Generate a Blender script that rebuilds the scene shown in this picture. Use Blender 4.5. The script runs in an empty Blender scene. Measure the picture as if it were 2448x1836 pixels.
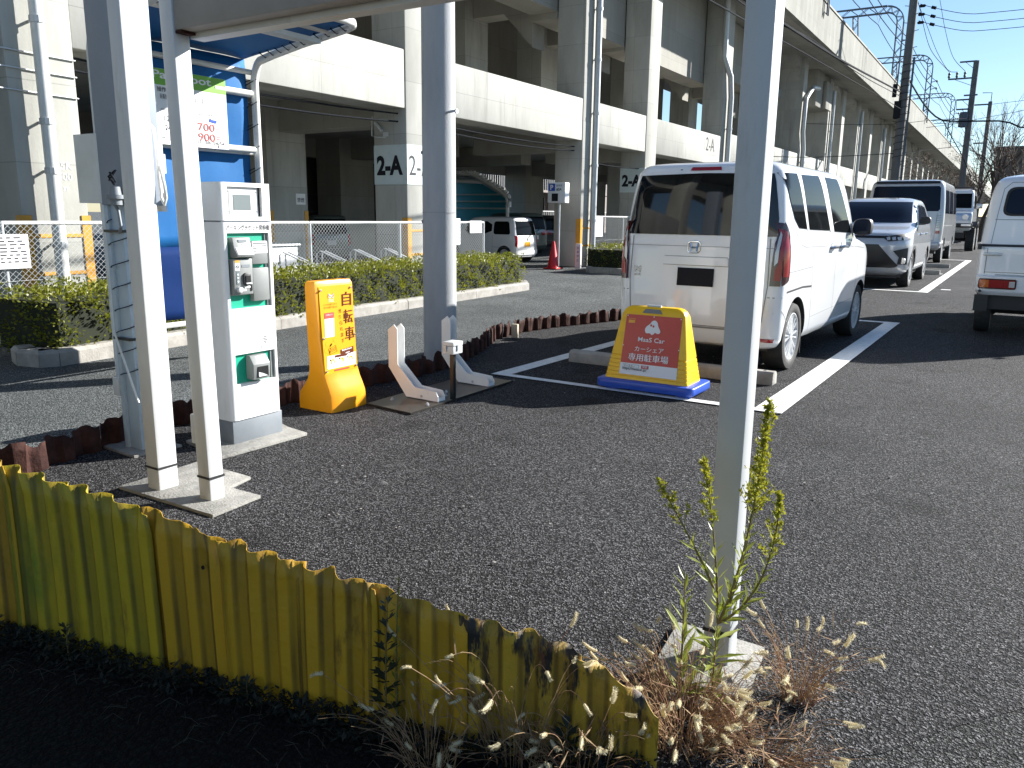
import bpy, bmesh, math, random
import numpy as np
from mathutils import Vector, Matrix
from mathutils.bvhtree import BVHTree
random.seed(7)
SC = bpy.context.scene
COL = SC.collection
# ------------------------------------------------------------------ camera
cd = bpy.data.cameras.new('camera'); cam = bpy.data.objects.new('camera', cd); COL.objects.link(cam)
Rw = [[0.844, 0.120, -0.523], [0.537, -0.168, 0.827], [0.012, -0.978, -0.206]]   # columns: right, down, forward
def _rot():
    f = 1911.
    d = Vector(((1117-1224)/f, (9991-918)/f, 1)).normalized()
    y = Vector(((2465-1224)/f, (530-918)/f, 1)).normalized()
    y = (y - y.dot(d)*d).normalized(); z = -d; x = y.cross(z)
    return x, y, z
_x, _y, _z = _rot()
M = Matrix(((_x[0], -_x[1], -_x[2]), (_y[0], -_y[1], -_y[2]), (_z[0], -_z[1], -_z[2]))).to_4x4()
M.translation = (0, 0, 1.3)
cam.matrix_world = M
cd.sensor_width = 36; cd.lens = 1911/2448*36; cd.clip_start = .05; cd.clip_end = 3000
SC.camera = cam
# ------------------------------------------------------------------ light
SUN = Vector((.545*.895, .839*.895, .4462)).normalized()
SUN_EL = math.asin(SUN.z); SUN_AZ = math.atan2(SUN.x, SUN.y)
w = bpy.data.worlds.new('World'); SC.world = w; w.use_nodes = True
nt = w.node_tree
bg = nt.nodes['Background']
sky = nt.nodes.new('ShaderNodeTexSky'); sky.sky_type = 'NISHITA'; sky.sun_disc = False
sky.sun_elevation = SUN_EL; sky.sun_rotation = SUN_AZ; sky.air_density = 1.0; sky.dust_density = .10; sky.ozone_density = 3.6
nt.links.new(sky.outputs[0], bg.inputs[0]); bg.inputs[1].default_value = .06
sl = bpy.data.lights.new('sun', 'SUN'); sl.energy = 5.0; sl.angle = math.radians(.53); sl.color = (1, .975, .925)
so = bpy.data.objects.new('sun', sl); COL.objects.link(so)
so.rotation_euler = (-SUN).to_track_quat('-Z', 'Y').to_euler(); so.location = (20, 30, 30)
SC.view_settings.view_transform = 'Standard'; SC.view_settings.look = 'None'
SC.view_settings.gamma = 1; SC.view_settings.use_curve_mapping = False
SC.view_settings.exposure = 1.45
SC.cycles.max_bounces = 7; SC.cycles.diffuse_bounces = 5; SC.cycles.glossy_bounces = 3
SC.cycles.transparent_max_bounces = 8; SC.cycles.use_denoising = True
# ------------------------------------------------------------------ materials
def mat(name, col, rough=.6, metal=0., col2=None, scale=8., bump=0., bscale=60., detail=4., lo=.35, hi=.7, stretch=None, spec=.5, coat=0.):
    m = bpy.data.materials.new(name); m.use_nodes = True
    n = m.node_tree.nodes; L = m.node_tree.links; b = n['Principled BSDF']
    b.inputs['Base Color'].default_value = (*col, 1); b.inputs['Roughness'].default_value = rough; b.inputs['Metallic'].default_value = metal
    b.inputs['Specular IOR Level'].default_value = spec
    if coat: b.inputs['Coat Weight'].default_value = coat; b.inputs['Coat Roughness'].default_value = .03
    tc = n.new('ShaderNodeTexCoord')
    src = tc.outputs['Object']
    if stretch:
        mp = n.new('ShaderNodeMapping'); mp.inputs['Scale'].default_value = stretch; L.new(src, mp.inputs[0]); src = mp.outputs[0]
    if col2:
        t = n.new('ShaderNodeTexNoise'); t.inputs['Scale'].default_value = scale; t.inputs['Detail'].default_value = detail; t.inputs['Roughness'].default_value = .65
        L.new(src, t.inputs['Vector'])
        r = n.new('ShaderNodeValToRGB'); r.color_ramp.elements[0].position = lo; r.color_ramp.elements[1].position = hi
        r.color_ramp.elements[0].color = (*col, 1); r.color_ramp.elements[1].color = (*col2, 1)
        L.new(t.outputs['Fac'], r.inputs[0]); L.new(r.outputs[0], b.inputs['Base Color'])
    if bump:
        t2 = n.new('ShaderNodeTexNoise'); t2.inputs['Scale'].default_value = bscale; t2.inputs['Detail'].default_value = 5
        L.new(tc.outputs['Object'], t2.inputs['Vector'])
        bp = n.new('ShaderNodeBump'); bp.inputs['Strength'].default_value = bump; bp.inputs['Distance'].default_value = .01
        L.new(t2.outputs['Fac'], bp.inputs['Height']); L.new(bp.outputs[0], b.inputs['Normal'])
    return m
def mixnode(m, fac_scale, col, lo, hi, stretch=None, detail=6, coord='Object'):
    """lay a second noise-masked colour over what already feeds Base Color"""
    n = m.node_tree.nodes; L = m.node_tree.links; b = n['Principled BSDF']
    tc = n.new('ShaderNodeTexCoord'); src = tc.outputs[coord]
    if stretch:
        mp = n.new('ShaderNodeMapping'); mp.inputs['Scale'].default_value = stretch; L.new(src, mp.inputs[0]); src = mp.outputs[0]
    t = n.new('ShaderNodeTexNoise'); t.inputs['Scale'].default_value = fac_scale; t.inputs['Detail'].default_value = detail; t.inputs['Roughness'].default_value = .7
    L.new(src, t.inputs['Vector'])
    mr = n.new('ShaderNodeMapRange'); mr.inputs[1].default_value = lo; mr.inputs[2].default_value = hi; L.new(t.outputs['Fac'], mr.inputs[0])
    mx = n.new('ShaderNodeMix'); mx.data_type = 'RGBA'
    L.new(mr.outputs[0], mx.inputs[0])
    bc = b.inputs['Base Color']
    if bc.is_linked: L.new(bc.links[0].from_socket, mx.inputs[6])
    else: mx.inputs[6].default_value = bc.default_value
    mx.inputs[7].default_value = (*col, 1)
    L.new(mx.outputs[2], bc)
    return m
def asphalt(name, dark, light, cell, bumpd, stain=None, strength=1.0, spread=1.0, chips=True, oil=False):
    m = bpy.data.materials.new(name); m.use_nodes = True
    n = m.node_tree.nodes; L = m.node_tree.links; b = n['Principled BSDF']
    b.inputs['Roughness'].default_value = .86; b.inputs['Specular IOR Level'].default_value = .2
    tc = n.new('ShaderNodeTexCoord')
    wz = n.new('ShaderNodeTexNoise'); wz.inputs['Scale'].default_value = cell*.6; L.new(tc.outputs['Object'], wz.inputs['Vector'])
    ad = n.new('ShaderNodeMix'); ad.data_type = 'RGBA'; ad.blend_type = 'LINEAR_LIGHT'; ad.inputs[0].default_value = .012
    L.new(tc.outputs['Object'], ad.inputs[6]); L.new(wz.outputs['Color'], ad.inputs[7])
    v = n.new('ShaderNodeTexVoronoi'); v.inputs['Scale'].default_value = cell; L.new(ad.outputs[2], v.inputs['Vector'])
    v2 = n.new('ShaderNodeTexVoronoi'); v2.inputs['Scale'].default_value = cell*2.3; L.new(tc.outputs['Object'], v2.inputs['Vector'])
    sep = n.new('ShaderNodeSeparateColor'); L.new(v.outputs['Color'], sep.inputs[0])
    r = n.new('ShaderNodeValToRGB'); r.color_ramp.elements[0].color = (*dark, 1); r.color_ramp.elements[1].color = (*light, 1)
    L.new(sep.outputs[0], r.inputs[0])
    # binder between the stones
    mr = n.new('ShaderNodeMapRange'); mr.inputs[1].default_value = .36; mr.inputs[2].default_value = .56; L.new(v.outputs['Distance'], mr.inputs[0])
    mx = n.new('ShaderNodeMix'); mx.data_type = 'RGBA'; L.new(mr.outputs[0], mx.inputs[0]); L.new(r.outputs[0], mx.inputs[6]); mx.inputs[7].default_value = (dark[0]*.38, dark[1]*.38, dark[2]*.38, 1)
    # broad wear
    t = n.new('ShaderNodeTexNoise'); t.inputs['Scale'].default_value = .9; t.inputs['Detail'].default_value = 7; L.new(tc.outputs['Object'], t.inputs['Vector'])
    mr2 = n.new('ShaderNodeMapRange'); mr2.inputs[1].default_value = .3; mr2.inputs[2].default_value = .72; mr2.inputs[3].default_value = 1-.22*spread; mr2.inputs[4].default_value = 1+.25*spread; L.new(t.outputs['Fac'], mr2.inputs[0])
    ml = n.new('ShaderNodeMix'); ml.data_type = 'RGBA'; ml.blend_type = 'MULTIPLY'; ml.inputs[0].default_value = 1
    L.new(mx.outputs[2], ml.inputs[6]); L.new(mr2.outputs[0], ml.inputs[7])
    last = ml.outputs[2]
    if oil:     # old oil spots and damp-looking patches
        for sc_, lo_, hi_, k_ in ((1.7, .60, .70, .55), (.45, .50, .66, .74)):
            to = n.new('ShaderNodeTexNoise'); to.inputs['Scale'].default_value = sc_; to.inputs['Detail'].default_value = 4; L.new(tc.outputs['Object'], to.inputs['Vector'])
            mo = n.new('ShaderNodeMapRange'); mo.inputs[1].default_value = lo_; mo.inputs[2].default_value = hi_; mo.inputs[3].default_value = 1; mo.inputs[4].default_value = k_; L.new(to.outputs['Fac'], mo.inputs[0])
            mm = n.new('ShaderNodeMix'); mm.data_type = 'RGBA'; mm.blend_type = 'MULTIPLY'; mm.inputs[0].default_value = 1; L.new(last, mm.inputs[6]); L.new(mo.outputs[0], mm.inputs[7]); last = mm.outputs[2]
    # rare pale chips
    v3 = n.new('ShaderNodeTexVoronoi'); v3.inputs['Scale'].default_value = 17; L.new(tc.outputs['Object'], v3.inputs['Vector'])
    sp = n.new('ShaderNodeSeparateColor'); L.new(v3.outputs['Color'], sp.inputs[0])
    c1 = n.new('ShaderNodeMath'); c1.operation = 'GREATER_THAN'; c1.inputs[1].default_value = .988 if chips else 2; L.new(sp.outputs[1], c1.inputs[0])
    c2 = n.new('ShaderNodeMath'); c2.operation = 'LESS_THAN'; c2.inputs[1].default_value = .13; L.new(v3.outputs['Distance'], c2.inputs[0])
    c3 = n.new('ShaderNodeMath'); c3.operation = 'MULTIPLY'; L.new(c1.outputs[0], c3.inputs[0]); L.new(c2.outputs[0], c3.inputs[1])
    m3 = n.new('ShaderNodeMix'); m3.data_type = 'RGBA'; L.new(c3.outputs[0], m3.inputs[0]); L.new(last, m3.inputs[6]); m3.inputs[7].default_value = (.4, .4, .38, 1)
    L.new(m3.outputs[2], b.inputs['Base Color'])
    inv = n.new('ShaderNodeMath'); inv.operation = 'SUBTRACT'; inv.inputs[0].default_value = 1; L.new(v.outputs['Distance'], inv.inputs[1])
    inv2 = n.new('ShaderNodeMath'); inv2.operation = 'MULTIPLY_ADD'; inv2.inputs[1].default_value = -.35; L.new(v2.outputs['Distance'], inv2.inputs[0]); L.new(inv.outputs[0], inv2.inputs[2])
    hh = n.new('ShaderNodeMath'); hh.operation = 'MULTIPLY_ADD'; hh.inputs[1].default_value = .7; L.new(sep.outputs[1], hh.inputs[0]); L.new(inv2.outputs[0], hh.inputs[2])
    bp = n.new('ShaderNodeBump'); bp.inputs['Strength'].default_value = strength; bp.inputs['Distance'].default_value = bumpd
    L.new(hh.outputs[0], bp.inputs['Height']); L.new(bp.outputs[0], b.inputs['Normal'])
    return m
MT = {}
MT['lot'] = asphalt('lot_asphalt', (.034, .0335, .036), (.215, .21, .216), 104, .017, spread=1.0, oil=True)
MT['lot2'] = asphalt('old_lane_asphalt', (.034, .034, .035), (.22, .22, .218), 110, .02, spread=.8)
MT['road'] = asphalt('road_asphalt', (.10, .109, .111), (.32, .338, .336), 105, .010)
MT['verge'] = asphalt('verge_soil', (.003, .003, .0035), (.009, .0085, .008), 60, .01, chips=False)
MT['paint'] = mat('line_paint', (.78, .78, .75), .6, col2=(.60, .60, .58), scale=14, bump=.5, bscale=110)
mixnode(MT['paint'], 40, (.09, .09, .09), .62, .70)
MT['conc'] = mat('viaduct_concrete', (.34, .337, .305), .85, col2=(.46, .456, .42), scale=1.3, bump=.15, bscale=25, stretch=(1, 1, .35), detail=7)
mixnode(MT['conc'], 2.6, (.19, .185, .165), .56, .85, stretch=(1.3, 1.3, .10))
MT['concp'] = mat('parapet_concrete', (.245, .245, .215), .88, col2=(.165, .163, .142), scale=.9, bump=.2, bscale=25, stretch=(1, 1, .3), detail=8)
mixnode(MT['concp'], 1.6, (.33, .33, .29), .5, .75, stretch=(1, .6, .2))
MT['concd'] = mat('old_concrete', (.34, .325, .285), .88, col2=(.26, .25, .22), scale=1.1, bump=.2, bscale=25, stretch=(1, 1, .3), detail=7)
def formwork(m, k=.72):
    """shutter-board joints and tie holes of cast concrete"""
    n = m.node_tree.nodes; L = m.node_tree.links; b = n['Principled BSDF']
    tc = n.new('ShaderNodeTexCoord'); sx = n.new('ShaderNodeSeparateXYZ'); L.new(tc.outputs['Object'], sx.inputs[0])
    ad = n.new('ShaderNodeMath'); L.new(sx.outputs[0], ad.inputs[0]); L.new(sx.outputs[1], ad.inputs[1])
    cb = n.new('ShaderNodeCombineXYZ'); L.new(ad.outputs[0], cb.inputs[0]); L.new(sx.outputs[2], cb.inputs[1])
    br = n.new('ShaderNodeTexBrick'); br.inputs['Scale'].default_value = 1; br.inputs['Brick Width'].default_value = 1.8; br.inputs['Row Height'].default_value = .92; br.inputs['Mortar Size'].default_value = .006; br.offset = 0
    br.inputs['Color1'].default_value = (1, 1, 1, 1); br.inputs['Color2'].default_value = (.88, .88, .87, 1); br.inputs['Mortar'].default_value = (k, k, k, 1); L.new(cb.outputs[0], br.inputs['Vector'])
    mm = n.new('ShaderNodeMix'); mm.data_type = 'RGBA'; mm.blend_type = 'MULTIPLY'; mm.inputs[0].default_value = 1
    L.new(b.inputs['Base Color'].links[0].from_socket, mm.inputs[6]); L.new(br.outputs['Color'], mm.inputs[7]); L.new(mm.outputs[2], b.inputs['Base Color'])
for k_ in ('conc', 'concd', 'concp'): formwork(MT[k_])
MT['pad'] = mat('pad_concrete', (.30, .29, .265), .85, col2=(.19, .185, .165), scale=9, bump=.5, bscale=90)
mixnode(MT['pad'], 7, (.095, .09, .085), .50, .75)
MT['kerb'] = mat('kerb_concrete', (.36, .34, .31), .9, col2=(.23, .215, .19), scale=6, bump=.4, bscale=60)
MT['polec'] = mat('pole_concrete', (.40, .41, .42), .8, col2=(.30, .31, .32), scale=3, bump=.2, bscale=70, stretch=(1, 1, .25))
mixnode(MT['polec'], 30, (.08, .08, .08), .68, .74, stretch=(1, 1, .3))
MT['wpost'] = mat('painted_post', (.64, .65, .655), .38, col2=(.58, .59, .60), scale=3, bump=.06, bscale=180)
mixnode(MT['wpost'], 9, (.45, .45, .42), .60, .8, stretch=(1, 1, .2)); mixnode(MT['wpost'], 70, (.22, .20, .17), .70, .745, stretch=(1, 1, .35))
MT['gpost'] = mat('grey_painted_post', (.50, .515, .525), .4, col2=(.46, .475, .485), scale=3, bump=.06, bscale=180)
mixnode(MT['gpost'], 8, (.33, .34, .345), .55, .8, stretch=(1, 1, .2)); mixnode(MT['gpost'], 70, (.17, .16, .14), .70, .745, stretch=(1, 1, .35))
MT['beamg'] = mat('beam_paint', (.28, .26, .245), .5, col2=(.23, .215, .20), scale=4)
MT['white'] = mat('white_paint', (.78, .78, .77), .4, col2=(.72, .72, .71), scale=4)
mixnode(MT['white'], 5, (.56, .55, .51), .58, .8, stretch=(1, 1, .35))
MT['wplas'] = mat('white_plastic', (.76, .76, .74), .45)
MT['grey'] = mat('grey_plastic', (.215, .225, .22), .5, col2=(.19, .20, .195), scale=10)
MT['dgrey'] = mat('plinth_grey', (.20, .22, .24), .5, col2=(.16, .18, .20), scale=6)
MT['lgrey'] = mat('light_grey', (.55, .56, .56), .5)
MT['black'] = mat('black_steel', (.012, .012, .013), .35)
MT['rubber'] = mat('rubber', (.016, .016, .017), .75, col2=(.035, .034, .033), scale=20)
MT['dark'] = mat('dark_trim', (.02, .02, .022), .5)
MT['void'] = mat('shutter_dark', (.035, .026, .022), .8, col2=(.05, .036, .03), scale=2)
MT['green'] = mat('machine_green', (.0, .33, .20), .45)
MT['lime'] = mat('sign_green', (.16, .42, .03), .5)
MT['ink'] = mat('ink', (.02, .02, .024), .7, spec=.1)
MT['inkg'] = mat('ink_grey', (.075, .075, .08), .7, spec=.1)
MT['inkr'] = mat('ink_red', (.42, .05, .04), .6)
MT['inkb'] = mat('ink_brown', (.12, .03, .012), .7, spec=.1)
MT['inkw'] = mat('ink_white', (.8, .8, .8), .6)
MT['blue'] = mat('tarp_blue', (.010, .105, .30), .6, spec=.2, col2=(.013, .125, .34), scale=2, bump=.25, bscale=5)
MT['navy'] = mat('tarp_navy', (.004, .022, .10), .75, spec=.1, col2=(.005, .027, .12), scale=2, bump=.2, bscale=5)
MT['teal'] = mat('tarp_teal', (.03, .34, .45), .5, col2=(.02, .30, .40), scale=2)
MT['pblue'] = mat('base_blue', (.02, .075, .42), .35, col2=(.03, .09, .46), scale=5)
MT['yel'] = mat('sign_yellow', (.78, .31, .006), .38, col2=(.73, .285, .006), scale=3)
mixnode(MT['yel'], 6, (.50, .22, .02), .60, .85); mixnode(MT['yel'], 80, (.18, .10, .03), .70, .74)
MT['yel2'] = mat('stand_yellow', (.86, .50, .006), .33)
mixnode(MT['yel2'], 6, (.60, .34, .03), .58, .82); mixnode(MT['yel2'], 80, (.2, .13, .04), .70, .74)
MT['paper_y'] = mat('poster_yellow', (.78, .36, .012), .35)
MT['paper_y2'] = mat('poster_pattern', (.70, .36, .01), .35)
MT['red'] = mat('poster_red', (.52, .035, .022), .35, col2=(.48, .032, .02), scale=30)
MT['guard'] = mat('guard_yellow', (.62, .30, .02), .5, col2=(.50, .24, .02), scale=4)
MT['cone'] = mat('cone_red', (.60, .015, .02), .4)
MT['galv'] = mat('galvanised', (.50, .52, .53), .45, .35, col2=(.42, .44, .45), scale=12)
MT['pipe'] = mat('pipe_white', (.72, .72, .69), .45, col2=(.62, .62, .58), scale=5)
MT['fasc'] = mat('fence_yellow', (.50, .34, .008), .55, col2=(.36, .28, .008), scale=3.2, bump=.3, bscale=45, stretch=(1.3, 1.3, .3), lo=.38, hi=.68)
def groove(m, col, scale=14):  # groove dirt colour, which also paints in the shading contrast of the ribs
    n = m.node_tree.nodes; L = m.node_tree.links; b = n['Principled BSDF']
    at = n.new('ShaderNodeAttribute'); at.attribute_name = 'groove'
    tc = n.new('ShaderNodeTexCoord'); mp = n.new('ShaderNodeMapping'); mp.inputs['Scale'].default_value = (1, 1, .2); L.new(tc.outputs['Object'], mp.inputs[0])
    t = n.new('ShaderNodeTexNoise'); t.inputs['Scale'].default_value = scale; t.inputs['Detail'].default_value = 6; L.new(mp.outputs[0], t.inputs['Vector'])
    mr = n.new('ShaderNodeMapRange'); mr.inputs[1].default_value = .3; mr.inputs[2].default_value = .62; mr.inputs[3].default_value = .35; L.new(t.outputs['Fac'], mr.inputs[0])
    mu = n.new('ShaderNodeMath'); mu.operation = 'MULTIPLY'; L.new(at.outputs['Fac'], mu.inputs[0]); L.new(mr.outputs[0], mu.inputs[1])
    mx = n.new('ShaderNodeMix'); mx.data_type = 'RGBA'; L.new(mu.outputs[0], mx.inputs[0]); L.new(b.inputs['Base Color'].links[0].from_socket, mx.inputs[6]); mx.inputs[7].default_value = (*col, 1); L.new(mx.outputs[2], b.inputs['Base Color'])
mixnode(MT['fasc'], 9, (.13, .055, .015), .62, .76, stretch=(1, 1, .35))
MT['rust'] = mat('rust_brown', (.026, .010, .008), .85, spec=.2, col2=(.066, .028, .021), scale=9, bump=.5, bscale=60)
MT['car'] = mat('white_car_paint', (.80, .81, .82), .28, coat=1., spec=.5)
MT['silver'] = mat('pearl_car_paint', (.50, .51, .53), .3, .2, coat=1.)
MT['suvp'] = mat('grey_pearl_car_paint', (.46, .48, .515), .28, .15, coat=1.)
MT['greenc'] = mat('green_grey_car_paint', (.11, .135, .12), .28, .3, coat=1.)
MT['darkc'] = mat('dark_car_paint', (.02, .02, .025), .28, coat=1.)
MT['skyb'] = mat('pale_blue_car_paint', (.30, .45, .68), .3, coat=1.)
MT['glass'] = mat('car_glass', (.007, .008, .009), .04, spec=.5)
MT['glassr'] = mat('rear_glass', (.007, .008, .009), .03, spec=.5)
MT['glassb'] = mat('car_glass_blue', (.012, .018, .032), .05, spec=.35)
MT['seam'] = mat('seam', (.24, .24, .24), .7)
MT['lampr'] = mat('lamp_red', (.30, .003, .007), .15, coat=.6)
MT['lampd'] = mat('lamp_smoke', (.05, .006, .008), .12, coat=1.)
MT['lampa'] = mat('lamp_amber', (.55, .12, .01), .15, coat=1.)
MT['lampw'] = mat('lamp_clear', (.55, .55, .55), .15, .2, coat=1.)
MT['chrome'] = mat('chrome', (.72, .72, .72), .12, .9)
MT['alloy'] = mat('alloy', (.70, .71, .72), .3, .25)
MT['leaf'] = mat('hedge_leaf', (.115, .135, .012), .45, col2=(.26, .265, .024), scale=7, lo=.3, hi=.7)
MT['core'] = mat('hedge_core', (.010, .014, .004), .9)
MT['gold_leaf'] = mat('goldenrod_leaf', (.20, .25, .025), .4, col2=(.34, .35, .08), scale=25)
MT['weed_leaf'] = mat('weed_leaf', (.012, .019, .008), .6, col2=(.020, .030, .011), scale=20)
MT['moss'] = mat('dark_moss', (.006, .009, .005), .8, col2=(.011, .013, .006), scale=20)
MT['flower'] = mat('goldenrod_flower', (.40, .36, .025), .7, col2=(.25, .29, .03), scale=60)
MT['stem'] = mat('plant_stem', (.14, .09, .035), .7, col2=(.18, .16, .04), scale=30)
MT['straw'] = mat('dry_straw', (.50, .37, .20), .8, col2=(.24, .095, .065), scale=30)
MT['litter'] = mat('old_straw', (.05, .042, .03), .9, col2=(.03, .025, .018), scale=30)
MT['seed'] = mat('seed_head', (.80, .73, .52), .9, col2=(.66, .57, .36), scale=70)
MT['bark'] = mat('bark', (.055, .04, .032), .9, col2=(.09, .07, .055), scale=12)
MT['brownl'] = mat('withered_leaf', (.16, .07, .03), .8, col2=(.10, .05, .025), scale=10)
MT['mast'] = mat('mast_steel', (.075, .095, .12), .6, .2)
MT['wire'] = mat('wire', (.02, .022, .026), .95, spec=.05)
MT['bldg'] = mat('brown_wall', (.10, .085, .075), .8, col2=(.14, .12, .105), scale=14)
MT['apt'] = mat('apartment_wall', (.30, .26, .24), .8, col2=(.26, .225, .21), scale=3)
MT['platec'] = mat('sign_pale_blue', (.56, .63, .62), .6, col2=(.50, .57, .57), scale=5)
MT['wood'] = mat('stake_wood', (.45, .40, .30), .8)
MT['glass'].node_tree.nodes['Principled BSDF'].inputs['IOR'].default_value = 1.17
MT['glassb'].node_tree.nodes['Principled BSDF'].inputs['IOR'].default_value = 1.25
mixnode(MT['leaf'], 3.1, (.13, .075, .022), .64, .72)
for k in ('leaf', 'gold_leaf', 'flower', 'seed', 'straw'):
    b = MT[k].node_tree.nodes['Principled BSDF']
    b.inputs['Subsurface Weight'].default_value = 0
    n = MT[k].node_tree.nodes; L = MT[k].node_tree.links
    tr = n.new('ShaderNodeBsdfTranslucent'); mx = n.new('ShaderNodeMixShader'); mx.inputs[0].default_value = .38
    s = b.inputs['Base Color'].links[0].from_socket
    L.new(s, tr.inputs[0]); L.new(b.outputs[0], mx.inputs[1]); L.new(tr.outputs[0], mx.inputs[2])
    L.new(mx.outputs[0], n['Material Output'].inputs[0])
# ------------------------------------------------------------------ object helpers
def wloc(o):
    v = Vector((0, 0, 0))
    while o is not None: v += o.location; o = o.parent
    return v
def tag(o, label=None, cat=None, group=None, kind=None):
    if label: o['label'] = label
    if cat: o['category'] = cat
    if group: o['group'] = group
    if kind: o['kind'] = kind
    return o
def thing(name, label, cat, loc=(0, 0, 0), rz=0, group=None):
    o = bpy.data.objects.new(name, None); COL.objects.link(o); o.empty_display_size = .1
    o.location = loc; o.rotation_euler = (0, 0, rz)
    return tag(o, label, cat, group)
def copytree(o, parent=None):
    c = o.copy(); COL.objects.link(c)
    if parent is not None: c.parent = parent
    for ch in list(o.children): copytree(ch, c)
    return c
class MB:
    """collects world-space geometry; build() links it as one mesh object"""
    def __init__(s): s.v = []; s.f = []; s.mi = []
    def add(s, vs, fs, mi=0):
        k = len(s.v); s.v += [tuple(p) for p in vs]; s.f += [tuple(i+k for i in f) for f in fs]; s.mi += [mi]*len(fs); return s
    def box(s, x0, x1, y0, y1, z0, z1, mi=0):
        return s.add([(x0,y0,z0),(x1,y0,z0),(x1,y1,z0),(x0,y1,z0),(x0,y0,z1),(x1,y0,z1),(x1,y1,z1),(x0,y1,z1)],
                     [(0,3,2,1),(4,5,6,7),(0,1,5,4),(1,2,6,5),(2,3,7,6),(3,0,4,7)], mi)
    def prism(s, pts, axis, a, b, mi=0):
        """pts: 2D polygon; axis 0: (y,z), 1: (x,z), 2: (x,y)"""
        n = len(pts)
        def P(p, t):
            return (t, p[0], p[1]) if axis == 0 else (p[0], t, p[1]) if axis == 1 else (p[0], p[1], t)
        vs = [P(p, a) for p in pts]+[P(p, b) for p in pts]
        fs = [tuple(range(n)), tuple(range(2*n-1, n-1, -1))]+[(i, n+i, n+(i+1) % n, (i+1) % n) for i in range(n)]
        return s.add(vs, fs, mi)
    def tube(s, pts, r, seg=8, mi=0, cap=True):
        pts = [Vector(p) for p in pts]; n = len(pts)
        rs = r if isinstance(r, (list, tuple)) else [r]*n
        k = len(s.v); prev = None; fs = []
        for i, p in enumerate(pts):
            d = (pts[min(i+1, n-1)]-pts[max(i-1, 0)])
            if d.length < 1e-9: d = Vector((0, 0, 1))
            d.normalize()
            if prev is None:
                u = d.orthogonal().normalized()
            else:
                u = prev-d*prev.dot(d)
                u = u.normalized() if u.length > 1e-6 else d.orthogonal().normalized()
            prev = u; w_ = d.cross(u)
            for j in range(seg):
                a = 2*math.pi*j/seg
                s.v.append(tuple(p+(u*math.cos(a)+w_*math.sin(a))*rs[i]))
        for i in range(n-1):
            for j in range(seg):
                fs.append((k+i*seg+j, k+i*seg+(j+1) % seg, k+(i+1)*seg+(j+1) % seg, k+(i+1)*seg+j))
        if cap and seg > 2:
            fs.append(tuple(k+j for j in range(seg-1, -1, -1))); fs.append(tuple(k+(n-1)*seg+j for j in range(seg)))
        s.f += fs; s.mi += [mi]*len(fs); return s
    def lathe(s, prof, c=(0, 0, 0), axis=2, seg=24, mi=0):
        """prof: (radius, height) list"""
        k = len(s.v); fs = []
        for r, h in prof:
            for j in range(seg):
                a = 2*math.pi*j/seg; x, y = r*math.cos(a), r*math.sin(a)
                p = (x, y, h) if axis == 2 else (h, x, y) if axis == 0 else (x, h, y)
                s.v.append((p[0]+c[0], p[1]+c[1], p[2]+c[2]))
        for i in range(len(prof)-1):
            for j in range(seg):
                fs.append((k+i*seg+j, k+i*seg+(j+1) % seg, k+(i+1)*seg+(j+1) % seg, k+(i+1)*seg+j))
        fs.append(tuple(k+j for j in range(seg-1, -1, -1))); fs.append(tuple(k+(len(prof)-1)*seg+j for j in range(seg)))
        s.f += fs; s.mi += [mi]*len(fs); return s
    def leaf(s, p, d, n, L, W, mi=0, fold=.0):
        d = Vector(d).normalized(); n = Vector(n); side = d.cross(n)
        side = side.normalized() if side.length > 1e-6 else d.orthogonal().normalized()
        p = Vector(p); up = side.cross(d)
        m_ = p+d*L*.45
        return s.add([p, m_+side*W*.5+up*fold*W, p+d*L, m_-side*W*.5+up*fold*W], [(0, 1, 2, 3)], mi)
    def build(s, name, m, parent=None, smooth=False, bevel=0, world=True, ang=40, bseg=2):
        me = bpy.data.meshes.new(name)
        off = wloc(parent) if (parent is not None and world) else Vector((0, 0, 0))
        me.from_pydata([(a-off.x, b-off.y, c-off.z) for a, b, c in s.v], [], s.f)
        for mm in (m if isinstance(m, (list, tuple)) else [m]): me.materials.append(MT[mm])
        if any(s.mi): me.polygons.foreach_set('material_index', s.mi)
        bm = bmesh.new(); bm.from_mesh(me)
        bmesh.ops.recalc_face_normals(bm, faces=bm.faces)
        if bevel:
            es = [e for e in bm.edges if len(e.link_faces) == 2 and e.calc_face_angle(0) > math.radians(30)]
            bmesh.ops.bevel(bm, geom=es, offset=bevel, segments=bseg, affect='EDGES', clamp_overlap=True, profile=.5)
        bm.to_mesh(me); bm.free()
        if smooth or bevel:
            me.shade_smooth(); me.set_sharp_from_angle(angle=math.radians(ang))
        o = bpy.data.objects.new(name, me); COL.objects.link(o)
        if parent is not None: o.parent = parent
        return o
def raw(name, vs, fs, m, parent=None, smooth=False):
    b = MB(); b.v = [tuple(v) for v in vs]; b.f = [tuple(f) for f in fs]; b.mi = [0]*len(fs)
    return b.build(name, m, parent, smooth)
def ring_arc(c, r, a0, a1, n):
    return [(c[0]+r*math.cos(math.radians(a0+(a1-a0)*i/n)), c[1]+r*math.sin(math.radians(a0+(a1-a0)*i/n))) for i in range(n+1)]
def rrect(x0, x1, z0, z1, r, n=4):
    return ring_arc((x1-r, z0+r), r, -90, 0, n)+ring_arc((x1-r, z1-r), r, 0, 90, n)+ring_arc((x0+r, z1-r), r, 90, 180, n)+ring_arc((x0+r, z0+r), r, 180, 270, n)
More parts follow.
